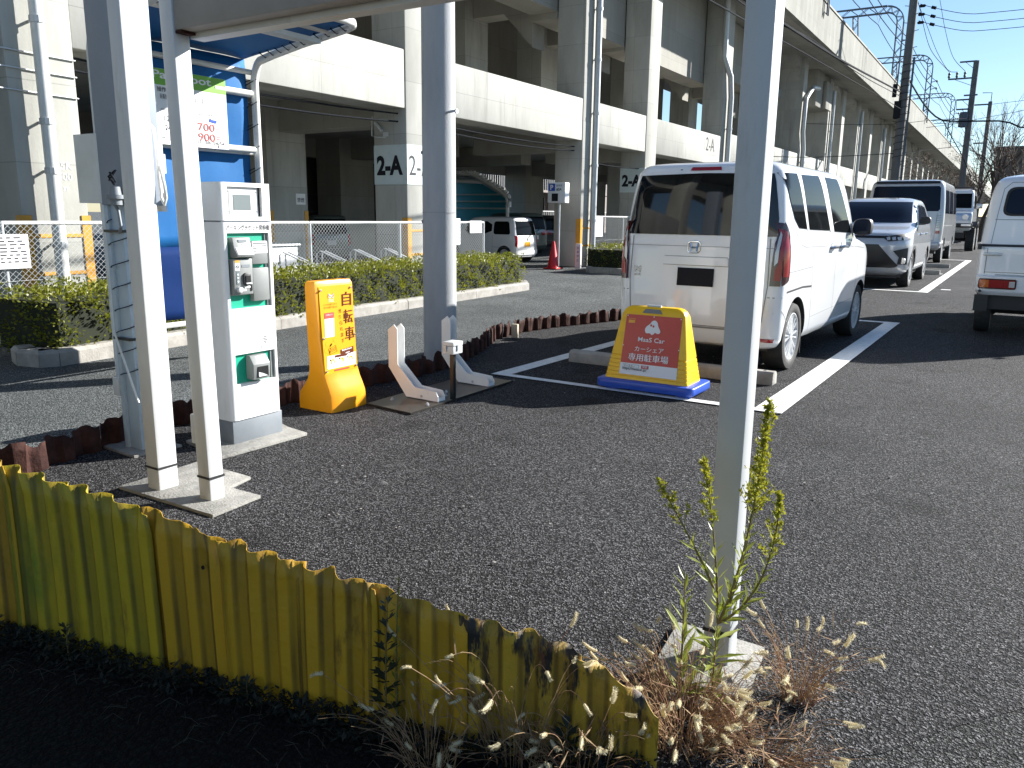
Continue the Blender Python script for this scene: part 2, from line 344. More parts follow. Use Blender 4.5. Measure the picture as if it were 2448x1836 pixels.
# lettering -----------------------------------------------------------
_tc = {}
def text_geo(body, bold=0.):
    k = (body, bold)
    if k not in _tc:
        c = bpy.data.curves.new('t', 'FONT'); c.body = body; c.size = 1; c.offset = bold; c.resolution_u = 3; c.fill_mode = 'FRONT'
        o = bpy.data.objects.new('t', c); COL.objects.link(o)
        bpy.context.view_layer.update()
        me = bpy.data.meshes.new_from_object(o.evaluated_get(bpy.context.evaluated_depsgraph_get()))
        vs = [tuple(v.co) for v in me.vertices]; fs = [tuple(p.vertices) for p in me.polygons]
        bpy.data.objects.remove(o); bpy.data.curves.remove(c); bpy.data.meshes.remove(me)
        xs = [v[0] for v in vs]; ys = [v[1] for v in vs]
        _tc[k] = (vs, fs, min(xs), max(xs), min(ys), max(ys))
    return _tc[k]
def lettering(mb, body, org, ux, uz, h=None, wd=None, bold=0., mi=0, align='l'):
    """org: lower-left corner of the ink box, ux/uz unit vectors; h, wd: height and/or width of the ink"""
    ux = Vector(ux); uz = Vector(uz); o = Vector(org)
    if bold and any(ord(ch) > 255 for ch in body):      # heavy CJK strokes: three thin layers side by side
        nn = ux.cross(uz).normalized(); e = bold*.6*(h or wd/len(body))
        for k, du in enumerate((-e, 0, e)): lettering(mb, body, o+ux*du+nn*(.0004*k), ux, uz, h, wd, 0, mi, align)
        return mb
    vs, fs, x0, x1, y0, y1 = text_geo(body, bold)
    sy = h/(y1-y0) if h else wd/(x1-x0); sx = wd/(x1-x0) if wd else sy
    if align == 'c': o = o-ux*(x1-x0)*sx*.5
    mb.add([o+ux*(v[0]-x0)*sx+uz*(v[1]-y0)*sy for v in vs], fs, mi); return mb
def flat(mb, pts, org, ux, uz, mi=0):
    ux = Vector(ux); uz = Vector(uz); o = Vector(org)
    mb.add([o+ux*p[0]+uz*p[1] for p in pts], [tuple(range(len(pts)))], mi); return mb
def rpoly(pts, r, n=4):
    out = []
    for i in range(len(pts)):
        p = Vector(pts[i]); a = Vector(pts[i-1])-p; c = Vector(pts[(i+1) % len(pts)])-p
        a = p+a.normalized()*min(r, a.length*.45); c = p+c.normalized()*min(r, c.length*.45)
        for k in range(n+1):
            t_ = k/n; q = a*(1-t_)**2+p*2*t_*(1-t_)+c*t_*t_; out.append((q.x, q.y))
    return out
def disc2(c, r, n=20, ry=None): return [(c[0]+r*math.cos(2*math.pi*i/n), c[1]+(ry or r)*math.sin(2*math.pi*i/n)) for i in range(n)]
def rect2(x0, x1, z0, z1): return [(x0, z0), (x1, z0), (x1, z1), (x0, z1)]
# ------------------------------------------------------------------ the setting
def struct(name, mb, m, **k):
    o = mb.build(name, m, **k); o['kind'] = 'structure'; return o
def sheet(name, pts, z, m):
    b = MB(); b.add([(x, y, z) for x, y in pts], [tuple(range(len(pts)))]); return struct(name, b, m)
sheet('ground', [(-900, -300), (700, -300), (700, 1500), (-900, 1500)], -.012, 'road')
YF = [(-3.9, .80, .60), (-3.2, .95, .57), (-2.6, 1.09, .54), (-2.07, 1.205, .48), (-1.66, 1.30, .396), (-1.40, 1.36, .375), (-1.18, 1.40, .34), (-1.0, 1.46, .31), (-.84, 1.52, .285), (-.68, 1.585, .20), (-.60, 1.615, .12)]
RF = [(-4.42, 1.55), (-4.08, 1.90), (-4.16, 2.05), (-4.20, 2.22), (-4.25, 2.48), (-4.31, 2.61), (-4.34, 3.03), (-4.27, 3.4), (-4.22, 3.75), (-4.18, 4.55), (-4.11, 5.0), (-4.14, 5.60), (-4.42, 6.4), (-4.68, 7.0), (-4.77, 7.62), (-4.66, 8.3), (-4.34, 9.3), (-4.25, 10.5), (-4.3, 16.)]
lotpts = [(x, y) for x, y, h in YF[::-1]] + [(-4.6, .75)] + RF + [(-4.6, 20), (-5.5, 34), (-6, 150), (9, 150), (9, 14.5), (2.6, 5.9), (.143, 2.41), (-.02, 2.2), (-.154, 1.99), (-.38, 1.775)]
sheet('parking_lot_surface', lotpts, -.002, 'lot')
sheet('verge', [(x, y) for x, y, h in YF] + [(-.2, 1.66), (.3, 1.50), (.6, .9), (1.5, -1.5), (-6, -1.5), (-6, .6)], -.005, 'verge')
sheet('old_lane', [(-.39, 1.785), (-.157, 2.0), (-.02, 2.21), (.14, 2.42), (2.6, 5.92), (9.0, 14.5), (12, 14.5), (12, -2), (1.5, -2), (.3, 1.5), (-.2, 1.66), (-.60, 1.60)], -.0035, 'lot2')
# painted bay lines
def line(pts, z=.004): sheet('bay_line', pts, z, 'paint')
line([(-3.66, 5.45), (-3.51, 5.53), (-3.42, 9.9), (-3.56, 9.9)])
line([(-3.66, 5.44), (-1.27, 5.43), (-1.40, 5.52), (-3.50, 5.525)], .0065)
line([(-1.47, 5.50), (-1.27, 5.43), (-1.27, 11.23), (-1.44, 11.23)], .009)
line([(-1.27, 11.23), (-1.27, 11.36), (-3.56, 11.36), (-3.56, 11.23)])
line([(-1.62, 16.55), (-1.445, 16.53), (-1.52, 31.2), (-1.70, 31.2)])
line([(-1.62, 16.55), (-1.62, 16.70), (-4.1, 16.70), (-4.1, 16.55)])
line([(-1.70, 22.55), (-1.70, 22.72), (-4.1, 22.72), (-4.1, 22.55)])
line([(-1.70, 31.05), (-1.70, 31.25), (-4.1, 31.25), (-4.1, 31.05)])
line([(-1.31, 17.4), (-1.14, 17.4), (-1.14, 17.55), (-1.31, 17.55)])
# worn white scuffs on the asphalt
def scuff(pts, z=.004):
    o = sheet('paint_scuff', pts, z, 'scuff')
m = MT['scuff'] = mat('paint_scuff', (.22, .22, .22), .8)
_n = m.node_tree.nodes; _L = m.node_tree.links
_t = _n.new('ShaderNodeTexNoise'); _t.inputs['Scale'].default_value = 16; _t.inputs['Detail'].default_value = 8; _t.inputs['Roughness'].default_value = .8
_c = _n.new('ShaderNodeTexCoord'); _L.new(_c.outputs['Object'], _t.inputs[0])
_r = _n.new('ShaderNodeMapRange'); _r.inputs[1].default_value = .56; _r.inputs[2].default_value = .70; _L.new(_t.outputs[0], _r.inputs[0])
_tr = _n.new('ShaderNodeBsdfTransparent'); _mx = _n.new('ShaderNodeMixShader')
_L.new(_r.outputs[0], _mx.inputs[0]); _L.new(_tr.outputs[0], _mx.inputs[1]); _L.new(_n['Principled BSDF'].outputs[0], _mx.inputs[2]); _L.new(_mx.outputs[0], _n['Material Output'].inputs[0])
scuff([(-2.85, 2.62), (-2.45, 2.86), (-2.42, 3.05), (-2.62, 3.12), (-2.95, 2.85), (-3.0, 2.68)])
scuff([(-1.35, 9.4), (-.2, 9.7), (-.2, 10.4), (-1.3, 10.2)])
# ------------------------------------------------------------------ kerbs and hedges
def kerb(name, pts, wdt=.16, h=.13):
    b = MB()
    for (x0, y0), (x1, y1) in zip(pts[:-1], pts[1:]):
        a = Vector((x0, y0, 0)); c = Vector((x1, y1, 0)); d = (c-a); n_ = max(1, round(d.length/.6)); dn = d.normalized(); sd = Vector((-dn.y, dn.x, 0))
        for i in range(n_):
            p = a+d*(i/n_)+dn*.004; q = a+d*((i+1)/n_)-dn*.004; j = random.uniform(-.004, .004)
            prof = [(0, -.02), (0, h-.03), (.03, h), (wdt, h), (wdt, -.02)]
            vs = [p+sd*(u+j)+Vector((0, 0, v)) for u, v in prof]+[q+sd*(u+j)+Vector((0, 0, v)) for u, v in prof]
            k = len(prof)
            b.add(vs, [tuple(range(k)), tuple(range(2*k-1, k-1, -1))]+[(i2, k+i2, k+(i2+1) % k, (i2+1) % k) for i2 in range(k)])
    return struct(name, b, 'kerb')
kerb('kerb', [(-6.88, 3.62), (-7.02, 5.0), (-7.14, 6.3), (-7.5, 12.4), (-7.75, 12.75), (-8.3, 13.1)])
kerb('kerb', [(-7.45, 3.5), (-7.2, 3.42), (-6.95, 3.48), (-6.88, 3.62)])
kerb('kerb', [(-7.6, 17.2), (-8.7, 17.28), (-8.85, 17.6), (-8.9, 30)])
def hedge(label, path, wdt, h, dens, sdir=(-1, 0), group='clipped hedges along the kerbs'):
    """path: front edge polyline at the ground; the hedge lies to the -X side"""
    t = thing('hedge', label, 'hedge', (path[0][0], path[0][1], 0), group=group)
    rnd = random.Random(len(label))
    core = MB(); lv = MB()
    for (x0, y0), (x1, y1) in zip(path[:-1], path[1:]):
        a = Vector((x0, y0, 0)); d = Vector((x1-x0, y1-y0, 0)); L = d.length; dn = d.normalized(); sd = Vector((-dn.y, dn.x, 0))
        if sd.x*sdir[0]+sd.y*sdir[1] < 0: sd = -sd
        c = [a+sd*.07, a+d+sd*.07, a+d+sd*(wdt-.07), a+sd*(wdt-.07)]
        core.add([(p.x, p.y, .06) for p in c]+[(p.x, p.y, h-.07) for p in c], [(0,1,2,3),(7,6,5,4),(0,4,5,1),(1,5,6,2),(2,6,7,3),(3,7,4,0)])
        def put(p, nrm, n_):
            for _ in range(n_):
                v = Vector((rnd.gauss(0, 1), rnd.gauss(0, 1), rnd.gauss(0, 1)+.25)).normalized()
                dd = (nrm*rnd.uniform(.25, 1)+v*.9).normalized()
                lv.leaf(p+v*.025, dd, v.cross(dd)+nrm*.3, rnd.uniform(.026, .046), rnd.uniform(.016, .026))
        def bumpy(u, v): return .035*math.sin(u*7.1+v*3)+.03*math.sin(u*17.3+1.7*v)+.02*math.sin(u*31+5*v)
        for _ in range(int(L*h*dens)):
            u = rnd.uniform(0, L); z = rnd.uniform(.08, h)
            put(a+dn*u+sd*(.03+bumpy(u, z*6)+rnd.uniform(-.01, .05))+Vector((0, 0, z)), -sd, 5)
        for _ in range(int(L*wdt*dens*.8)):
            u = rnd.uniform(0, L); q = rnd.uniform(0, wdt)
            put(a+dn*u+sd*q+Vector((0, 0, h+bumpy(u, q*6)+rnd.uniform(-.05, .01))), Vector((0, 0, 1)), 5)
    for e, sg in ((Vector((*path[0], 0)), -1), (Vector((*path[-1], 0)), 1)):
        for _ in range(int(wdt*h*dens)):
            q = rnd.uniform(0, wdt); z = rnd.uniform(.05, h)
            put(e+sd*q+dn*sg*rnd.uniform(-.03, .05)+Vector((0, 0, z)), dn*sg, 5)
    core.build('inner_branches', 'core', t); lv.build('foliage', 'leaf', t)
    return t
hedge('long clipped green hedge on the kerbed strip behind the ticket machine and the orange sign', [(-6.95, 3.72), (-7.12, 5.4), (-7.2, 6.4), (-7.58, 12.3)], 1.0, .58, 330)
hedge('short clipped hedge beside the white van, in front of the far mesh fence', [(-8.95, 17.42), (-7.75, 17.40)], 3.2, .6, 170, sdir=(0, 1))
# ------------------------------------------------------------------ viaduct
via = thing('railway_viaduct', 'long concrete railway viaduct on square columns running back to the right', 'viaduct', (-10.3, 12, 0))
FX = -9.9
def dz(y): return -.0127*(y-37)
COLY = [-16, -9, -2, 4.95, 11.9, 18.87, 22.9, 29.7, 35.8]
colobj = {}
for y in COLY:
    b = MB(); b.box(-10.7, FX, y, y+.8, -.01, 9.2+dz(y)); colobj[y] = b.build('column', 'conc', via, bevel=.025)
for y in [41.2, 47.1, 50.8, 55.8, 60.6, 65.4, 69.6, 74.2, 78.7, 83.5, 88.3, 93, 98, 103, 109, 115, 122, 130, 138, 147, 157, 168, 180]:
    b = MB(); zt = 8.9+dz(y); b.box(-14.2, FX, y, y+.75, -.01, zt)
    b.prism([(y, zt-1.1), (y-.25, zt-.55), (y-.9, zt-.15), (y-1.4, zt), (y+2.1, zt), (y+1.6, zt-.15), (y+1.0, zt-.55), (y+.75, zt-1.1)], 0, -14.2, FX-.15)
    colobj[y] = b.build('column', 'conc', via)
for y in COLY:      # the middle and the far row
    b = MB(); b.box(-14.3, -13.4, y-.25, y+.82, 3.86 if y in (18.87, 22.9) else -.01, 8.79+dz(y)); c = b.build('column', 'conc', via)
    if y == 11.9: inner = c
    b = MB(); b.box(-19.0, -18.0, y-.4, y+1.1, -.01, 9+dz(y)); b.build('column', 'concd', via)
# edge beam of the lower floor, bay by bay
ys = COLY + [41.2, 47.1, 50.8, 55.8, 60.6, 65.4, 69.6, 74.2, 78.7]
for i in range(len(ys)-1):
    y0 = ys[i]+(.8 if i < 9 else .75)+.001; y1 = ys[i+1]-.001
    if y1 < 33: z0, z1 = 3.2, 4.22
    else: z0, z1 = 3.35, 4.4
    b = MB(); b.box(-10.55, FX-.02, y0, y1, z0, z1); b.build('edge_beam', 'conc', via, bevel=.02)
b = MB(); b.box(-19, -10.56, -20, 80, 3.55, 3.85); b.build('lower_floor', 'conc', via)
for y in COLY:
    for xa, xb in ((-17.99, -14.31), (-13.39, -10.71)):
        b = MB(); b.box(xa, xb, y+.1, y+.7, 2.95, 3.549); b.build('cross_beam', 'concd', via)
b = MB(); b.box(-19.6, -19.01, -20, 80, 3.0, 4.5); b.build('edge_beam', 'concd', via)
# deck, girders and parapet follow the gentle gradient of the track
def long(b, x0, x1, zl, zh, y0, y1, step=20):
    y = y0
    while y < y1-.01:
        e = min(y+step, y1)
        b.add([(x0,y,zl+dz(y)),(x1,y,zl+dz(y)),(x1,e,zl+dz(e)),(x0,e,zl+dz(e)),(x0,y,zh+dz(y)),(x1,y,zh+dz(y)),(x1,e,zh+dz(e)),(x0,e,zh+dz(e))],
              [(0,3,2,1),(4,5,6,7),(0,1,5,4),(1,2,6,5),(2,3,7,6),(3,0,4,7)]); y = e
    return b
b = MB(); b.add([(x, y, z+dz(y)) for y in (-20, 260) for x, z in ((-8.42, 8.70), (-9.95, 8.80), (-19.2, 8.80), (-19.2, 9.3), (-8.42, 9.05))], [(0,1,2,3,4),(9,8,7,6,5)]+[(i, 5+i, 5+(i+1) % 5, (i+1) % 5) for i in range(5)]); b.build('deck', 'concd', via)
for y0, y1 in ((-20, 17.96), (18, 46.96), (47.0, 79.96), (80, 112), (112.04, 150), (150.04, 200), (200.04, 260)):
    b = long(MB(), -8.62, -8.4, 8.69, 10.23, y0, y1, 60); b.build('parapet', 'concp', via)
b = long(MB(), -8.66, -8.36, 10.231, 10.31, -20, 260, 300)
b.build('parapet_coping', 'concd', via)
for y0, y1, z in ((-16, 4.95, 6.7), (5.75, 11.9, 6.6), (12.7, 18.87, 6.6), (19.67, 22.9, 6.45), (23.7, 29.7, 6.35), (30.5, 35.8, 6.9)):
    b = MB(); b.box(-11.5, -10.72, y0-.798, y1+.798, z-.25, 8.79+dz(y1)); b.build('girder', 'concd' , via)
    continue
    # haunches beside the columns
    b = MB()
    b.prism([(y0+.002, z-1.5), (y0+.9, z-.002), (y0+.002, z-.002)], 0, -10.5, -10.08)
    b.prism([(y1-.002, z-1.5), (y1-.9, z-.002), (y1-.002, z-.002)], 0, -10.5, -10.08)
    b.build('haunch', 'conc', via)
for y in [-2, 4.95, 11.9, 18.87, 22.9, 29.7, 35.8]:       # deep cross walls above the columns
    b = MB(); b.prism([(-11.51, 5.6), (-12.4, 6.5), (-13.39, 6.5), (-13.39, 8.78+dz(y)), (-11.51, 8.78+dz(y))], 1, y+.1, y+.7); b.build('cross_girder', 'concd', via)
b = MB(); b.box(-17.6, -17.3, -18, 42, 4.3, 8.8); b.build('back_wall', 'concd', via)
b = MB(); b.box(-13.6, -9.95, 44.2, 47.05, 6.95, 8.75); b.box(-9.945, -9.75, 45.6, 47.05, 6.95, 8.3); b.build('expansion_bracket', 'concd', via, bevel=.04)
b = MB(); b.box(-11.6, -10.9, 32.5, 44.1, 7.0, 7.35); b.build('service_girder', 'galv', via)
# drain pipes
def pipe_run(pts, r, col, name='drain_pipe', m='pipe', bands=()):
    b = MB(); b.tube(pts, r, 12); o = b.build(name, m, col, smooth=True)
    if bands:
        for z in bands:
            b = MB(); b.tube([(pts[0][0], pts[0][1], z-.035), (pts[0][0], pts[0][1], z+.035)], r*1.14, 12); b.box(FX-.01, pts[0][0], pts[0][1]-.012, pts[0][1]+.012, z-.012, z+.012); b.build('pipe_clamp', 'galv', o)
    return o
pipe_run([(-9.72, 5.26, 0), (-9.72, 5.26, 8.9)], .075, colobj[4.95], bands=(.9, 1.75, 2.3, 3.4, 4.6))
pipe_run([(-9.78, 19.35, 0), (-9.78, 19.35, 9.0)], .085, colobj[18.87], m='galv', bands=(1.2, 2.6, 3.9, 5.2, 6.4))
pipe_run([(-9.76, 30.1, 0), (-9.76, 30.1, 5.6), (-9.76, 29.9, 6.3), (-9.9, 29.5, 6.9), (-9.9, 29.5, 9.)], .10, colobj[29.7], m='galv', bands=(1.5, 3.0, 4.5))
pipe_run([(-9.76, 41.6, 0), (-9.76, 41.6, 4.6), (-9.76, 41.2, 5.4), (-9.76, 41.3, 6.9), (-9.76, 42.6, 7.6), (-9.76, 43.8, 7.7)], .11, colobj[41.2], m='galv', bands=(2, 4))
for y in (47.1, 55.8, 65.4, 74.2): pipe_run([(-9.78, y+.55, 0), (-9.78, y+.55, 8.2+dz(y))], .09, colobj[y], m='galv', bands=(2, 4, 6))
# painted numbers, guards, lettering
def numberplate(y, z0, z1, x0=-10.7, x1=-9.9):
    b = MB(); b.box(x0+.002, x1-.002, y-.006, y-.001, z0, z1); p = b.build('painted_number', 'platec', colobj[y])
    b = MB(); lettering(b, '2-A', (x0+.07, y-.009, z0+.17), (1, 0, 0), (0, 0, 1), h=z1-z0-.36, wd=.64, bold=.045); b.build('lettering', 'ink', p)
    b = MB(); b.box(x1+.001, x1+.005, y+.002, y+.78, z0, z1); p = b.build('painted_number', 'platec', colobj[y])
    b = MB(); lettering(b, '2-A', (x1+.008, y+.06, z0+.17), (0, 1, 0), (0, 0, 1), h=z1-z0-.36, wd=.66, bold=.0); b.build('lettering', 'inkg', p)
numberplate(11.9, 1.85, 2.57); numberplate(22.9, 2.03, 2.74)
b = MB(); b.box(FX-.0199, FX-.014, 28.0, 29.2, 3.5, 4.2); pl = b.build('painted_number', 'conc', via)
b = MB(); lettering(b, '2-A', (FX-.010, 28.15, 3.62), (0, 1, 0), (0, 0, 1), h=.45, wd=.9); b.build('lettering', 'inkg', pl)
b = MB()
lettering(b, '15K', (FX+.004, 5.41, 1.78), (0, 1, 0), (0, 0, 1), h=.09); lettering(b, '600', (FX+.004, 5.41, 1.655), (0, 1, 0), (0, 0, 1), h=.085); lettering(b, '- 37', (FX+.004, 5.42, 1.53), (0, 1, 0), (0, 0, 1), h=.05)
b.build('lettering', 'inkw', colobj[4.95])
for y in (4.95, 11.9, 18.87, 22.9):
    for yy in (y, y+.8):
        b = MB(); s_ = -1 if yy == y else 1
        b.box(FX-.12, FX+.012, yy+(-.014 if s_ < 0 else .002), yy+(-.002 if s_ < 0 else .014), .05, 1.24); b.box(FX+.002, FX+.014, yy-(0 if s_ < 0 else .10), yy+(.10 if s_ < 0 else 0), .05, 1.24)
        b.build('corner_guard', 'guard', colobj[y])
    for z in (.55, 1.0):
        b = MB(); b.box(FX+.003, FX+.011, y+.1, y+.7, z-.02, z+.02); b.build('guard_strap', 'guard', colobj[y])
b = MB(); b.box(-13.397, -13.385, 12.38, 12.65, 1.48, 1.71); ns = b.build('wall_notice', 'white', inner)
b = MB(); lettering(b, '禁煙', (-13.38, 12.41, 1.53), (0, 1, 0), (0, 0, 1), wd=.20, bold=.015); b.build('lettering', 'inkg', ns)
for yy in (11.70, 12.67):
    b = MB(); b.box(-13.42, -13.385, yy-.05, yy+.05, .02, 1.35); b.build('corner_guard', 'guard', inner)
# cables along the beams
for z, sag, y0, y1 in ((3.12, .06, 5.8, 11.9), (2.98, .08, 5.8, 11.9), (3.05, .05, 12.7, 18.8), (2.95, .07, 12.7, 18.8), (2.72, .03, 19.7, 22.9), (2.9, .05, 23.7, 29.7)):
    b = MB(); b.tube([(-10.1, y0+(y1-y0)*t/8, z-sag*4*t/8*(1-t/8)) for t in range(9)], .016, 5); b.build('cable', 'wire', via)
for z in (3.05, 2.86, 2.62):
    b = MB(); b.tube([(FX+.02, 4.0, z+.03), (FX+.02, 5.75, z)], .009, 5); b.build('cable', 'galv', via)
b = MB(); b.box(-10.45, -10.33, 11.88, 11.898, 2.72, 2.80); b.tube([(-10.62, 11.86, 2.98), (-10.46, 11.86, 2.82)], .03, 8); b.tube([(-10.7, 11.87, 3.1), (-10.72, 11.87, 2.75), (-10.6, 11.87, 2.72), (-10.36, 11.87, 2.7)], .012, 5); b.build('wall_lamp', 'lgrey', colobj[11.9])
# dark shutter and storage behind the first inner column
t = thing('roller_shutter', 'tall dark brown shutter wall deep under the viaduct', 'shutter', (-19.4, 17.5, 0))
b = MB()
for i in range(12): b.box(-19.45, -19.4+.01*(i % 2), 12.5, 21.6, i*.27, i*.27+.268)
b.build('shutter_slats', 'void', t)
for y_ in (12.35, 21.61):
    b = MB(); b.box(-19.5, -19.38, y_, y_+.14, 0, 3.4); b.build('shutter_post', 'void', t)
# apartment block seen between the columns
t = thing('apartment_block', 'grey apartment block with railed balconies glimpsed behind the viaduct columns', 'building', (-30, 44, 0))
b = MB(); b.box(-37, -30, 30, 62, 0, 7.5); b.build('wall', 'apt', t)
for fl in range(3):
    z = .6+fl*2.45
    b = MB(); b.box(-30, -28.6, 31, 61, z-.15, z); b.build('balcony_floor', 'apt', t)
    for y in range(31, 61, 3):
        f = MB(); f.box(-29.99, -29.95, y+.4, y+2.4, z+.1, z+2.0); w_ = f.build('window', 'glass', t)
        b = MB()
        for q in (y+.35, y+1.4, y+2.4): b.box(-29.97, -29.93, q, q+.06, z+.05, z+2.05)
        b.build('frame', 'lgrey', w_)
    b = MB(); b.box(-28.68, -28.62, 31, 61, z+1.0, z+1.06)
    for k in range(120): b.box(-28.67, -28.64, 31+k*.25, 31.03+k*.25, z, z+1.0)
    b.build('railing', 'lgrey', t)
for y in (40.9, 45.6, 52):
    b = MB(); b.box(-29.99, -28.5, y, y+.3, 0, 7.4); b.build('partition_wall', 'lgrey', t)
# ------------------------------------------------------------------ chain-link fences
def chain_fence(label, x, y0, y1, h, posts, pitch=.062, group='chain-link fences in front of the viaduct'):
    t = thing('chain_link_fence', label, 'fence', (x, y0, 0), group=group)
    b = MB(); L = y1-y0; r = .0022
    n = int((L+h)/pitch)
    for i in range(n):
        for s_ in (1, -1):
            a0 = y0-h+i*pitch if s_ > 0 else y0+i*pitch; p = [a0, 0.04]; q = [a0+s_*h, h]
            lo, hi = (p, q) if p[0] < q[0] else (q, p)
            (ya, za), (yb, zb) = lo, hi
            if yb <= y0 or ya >= y1: continue
            if ya < y0: za += (zb-za)*(y0-ya)/(yb-ya); ya = y0
            if yb > y1: zb = za+(zb-za)*(y1-ya)/(yb-ya); yb = y1
            b.tube([(x+.003*s_, ya, za), (x+.003*s_, yb, zb)], r, 3, cap=False)
    b.build('wire_mesh', 'galv', t)
    for y in posts:
        p = MB(); p.tube([(x-.02, y, 0), (x-.02, y, h+.02)], .024, 10); p.build('fence_post', 'galv', t, smooth=True)
    p = MB(); p.tube([(x-.02, y0, h), (x-.02, y1, h)], .021, 10); p.build('top_rail', 'pipe', t, smooth=True)
    p = MB(); pts = []
    for i in range(41):
        q = y0+(y1-y0)*i/40; pts.append((x+.012, q, h*.5+.012*math.sin(i*1.3)))
    p.tube(pts, .003, 4); p.build('middle_wire', 'galv', t)
    return t
cf = chain_fence('long low chain-link fence with pale top rail behind the long hedge', -8.6, 1.2, 12.55, 1.17, [1.4, 3.2, 4.1, 6.0, 8.2, 10.15, 12.55])
chain_fence('short chain-link fence with pale top rail beyond the red cone', -10.2, 20.1, 24.4, 1.3, [20.1, 22.2, 24.4], pitch=.075)
def notice(label, x, y0, y1, z0, z1, rows=5):
    t = thing('notice_board', label, 'notice', (x, y0, z0))
    b = MB(); b.box(x-.004, x+.002, y0, y1, z0, z1); b.build('panel', 'inkw', t)
    b = MB(); rnd = random.Random(int(y0*100))
    for i in range(rows):
        z = z1-(i+1)*(z1-z0)/(rows+2); q = y0+.12*(y1-y0)
        while q < y1-.15*(y1-y0):
            l = rnd.uniform(.08, .22)*(y1-y0); b.box(x+.003, x+.004, q, min(q+l, y1-.03), z-.007, z+.007); q += l+.1*(y1-y0)
    b.build('print', 'inkg', t)
notice('white printed notice tied low on the left end of the mesh fence', -8.57, 4.0, 4.32, .72, 1.06, 8)
notice('small white card on the mesh fence beside the white conduit post', -8.57, 5.55, 5.85, .75, .94, 2)
notice('white board on the mesh fence just right of the concrete utility pole', -8.57, 10.9, 11.75, .78, 1.24, 1)
notice('small white card near the end post of the long mesh fence', -8.57, 12.05, 12.42, .98, 1.2, 1)
notice('white board on the mesh fence beyond the red cone', -10.17, 20.2, 20.75, .75, 1.28, 1)
# ------------------------------------------------------------------ bicycle racks behind the fence
rk = None
for i in range(7):
    y = 6.4+i*.78
    if rk is None:
        rk = thing('bicycle_rack', 'slanted grey tube bicycle rack behind the mesh fence', 'bicycle rack', (-9.3, y, 0), group='bicycle racks behind the mesh fence')
        b = MB()
        for k in (-.05, .05):
            b.tube([(-9.75+k*.2, y-.05+k, 0), (-9.75+k*.2, y-.05+k, .66), (-9.72, y+k, .70), (-9.3, y+.55+k, .36), (-9.05, y+.85+k, .12), (-9.0, y+.9+k, 0)], .014, 6)
        b.build('slanted_rails', 'galv', rk, smooth=True)
        b = MB(); b.tube([(-9.6, y+.15, .1), (-9.35, y+.5, .34), (-9.1, y+.72, .36), (-8.95, y+1.0, .05)], .03, 8); b.build('wheel_guide', 'galv', rk, smooth=True)
        b = MB(); b.box(-9.8, -9.7, y-.11, y+.01, 0, .015); b.build('foot_plate', 'galv', rk)
    else:
        c = copytree(rk); c.location.y = y
tk = thing('utility_trailer', 'low grey metal bin behind the mesh fence beside the ticket machine', 'bin', (-10.9, 8.2, 0))
b = MB(); b.box(-11.6, -10.6, 8.0, 9.8, .12, .75); b.build('tub', 'lgrey', tk, bevel=.03)
b = MB(); b.tube([(-11.62, 7.98, .77), (-10.58, 7.98, .77), (-10.58, 9.82, .77), (-11.62, 9.82, .77), (-11.62, 7.98, .77)], .02, 6); b.build('rim', 'galv', tk)
for x in (-11.4, -10.8):
    b = MB(); b.lathe([(.06, -.02), (.06, .02)], (x, 8.3, .06), axis=1, seg=12); b.build('wheel', 'rubber', tk)
# ------------------------------------------------------------------ steel posts, beam and cabinet in the foreground
t = thing('steel_gantry', 'pair of white square steel posts joined by an overhead beam beside the ticket machine', 'gantry', (-3.2, 2.2, 0))
def post(x0, x1, y0, y1, z1, parent, name='post', m='wpost', lean=0):
    b = MB(); b.box(x0, x1, y0, y1, -.005, z1); b.v = [(x+lean*max(0, z), y, z) for x, y, z in b.v]; p = b.build(name, m, parent, bevel=.006)
    b = MB(); b.box(x0-.003, x1+.003, y0-.003, y1+.003, .112, .122); b.build('joint_band', 'dark', p)
    b = MB(); b.tube([((x0+x1)/2-.05, y0-.02, .001), ((x0+x1)/2, y0-.02, .05), ((x0+x1)/2, y0-.001, .06)], .004, 4)
    return p
post(-3.405, -3.313, 2.14, 2.243, 2.6, t)
post(-3.078, -2.997, 2.184, 2.262, 2.6, t, lean=-.017)
b = MB(); b.box(-3.028, -.40, 2.19, 2.262, 2.021, 2.16); b.build('beam', 'beamg', t, bevel=.006)
b = MB(); b.box(-3.03, -.40, 2.264, 2.33, 2.0, 2.10); b.build('back_rail', 'wpost', t)
b = MB(); b.box(-3.027, -2.99, 2.192, 2.26, 2.010, 2.020); b.build('bracket_plate', 'rust', t)
b = MB(); b.box(-3.132, -3.079, 2.20, 2.25, .26, .40); bx = b.build('junction_box', 'lgrey', t, bevel=.008)
b = MB(); b.box(-3.458, -3.406, 2.19, 2.26, .16, .32); b.build('junction_box', 'lgrey', t, bevel=.008)
b = MB()
b.tube([(-3.40, 2.262, 1.72), (-3.35, 2.28, 1.66), (-3.335, 2.275, 1.58), (-3.33, 2.275, 1.42), (-3.325, 2.275, 1.36), (-3.306, 2.275, 1.33), (-3.29, 2.275, 1.36), (-3.297, 2.275, 1.42), (-3.32, 2.275, 1.50)], .007, 8)
b.build('conduit_loop', 'pipe', t, smooth=True)
t = thing('steel_post', 'tall grey square steel post standing alone on a pad among weeds at the right', 'post', (-.62, 2.17, 0))
p = post(-.670, -.592, 2.13, 2.212, 2.6, t, 'shaft', 'gpost')
def pad(name_label, pts, h=.012, hole=None):
    t = thing('concrete_pad', name_label, 'concrete pad', (pts[0][0], pts[0][1], 0))
    b = MB(); b.prism(pts, 2, -.02, h); b.build('slab', 'pad', t, bevel=.004)
    return t
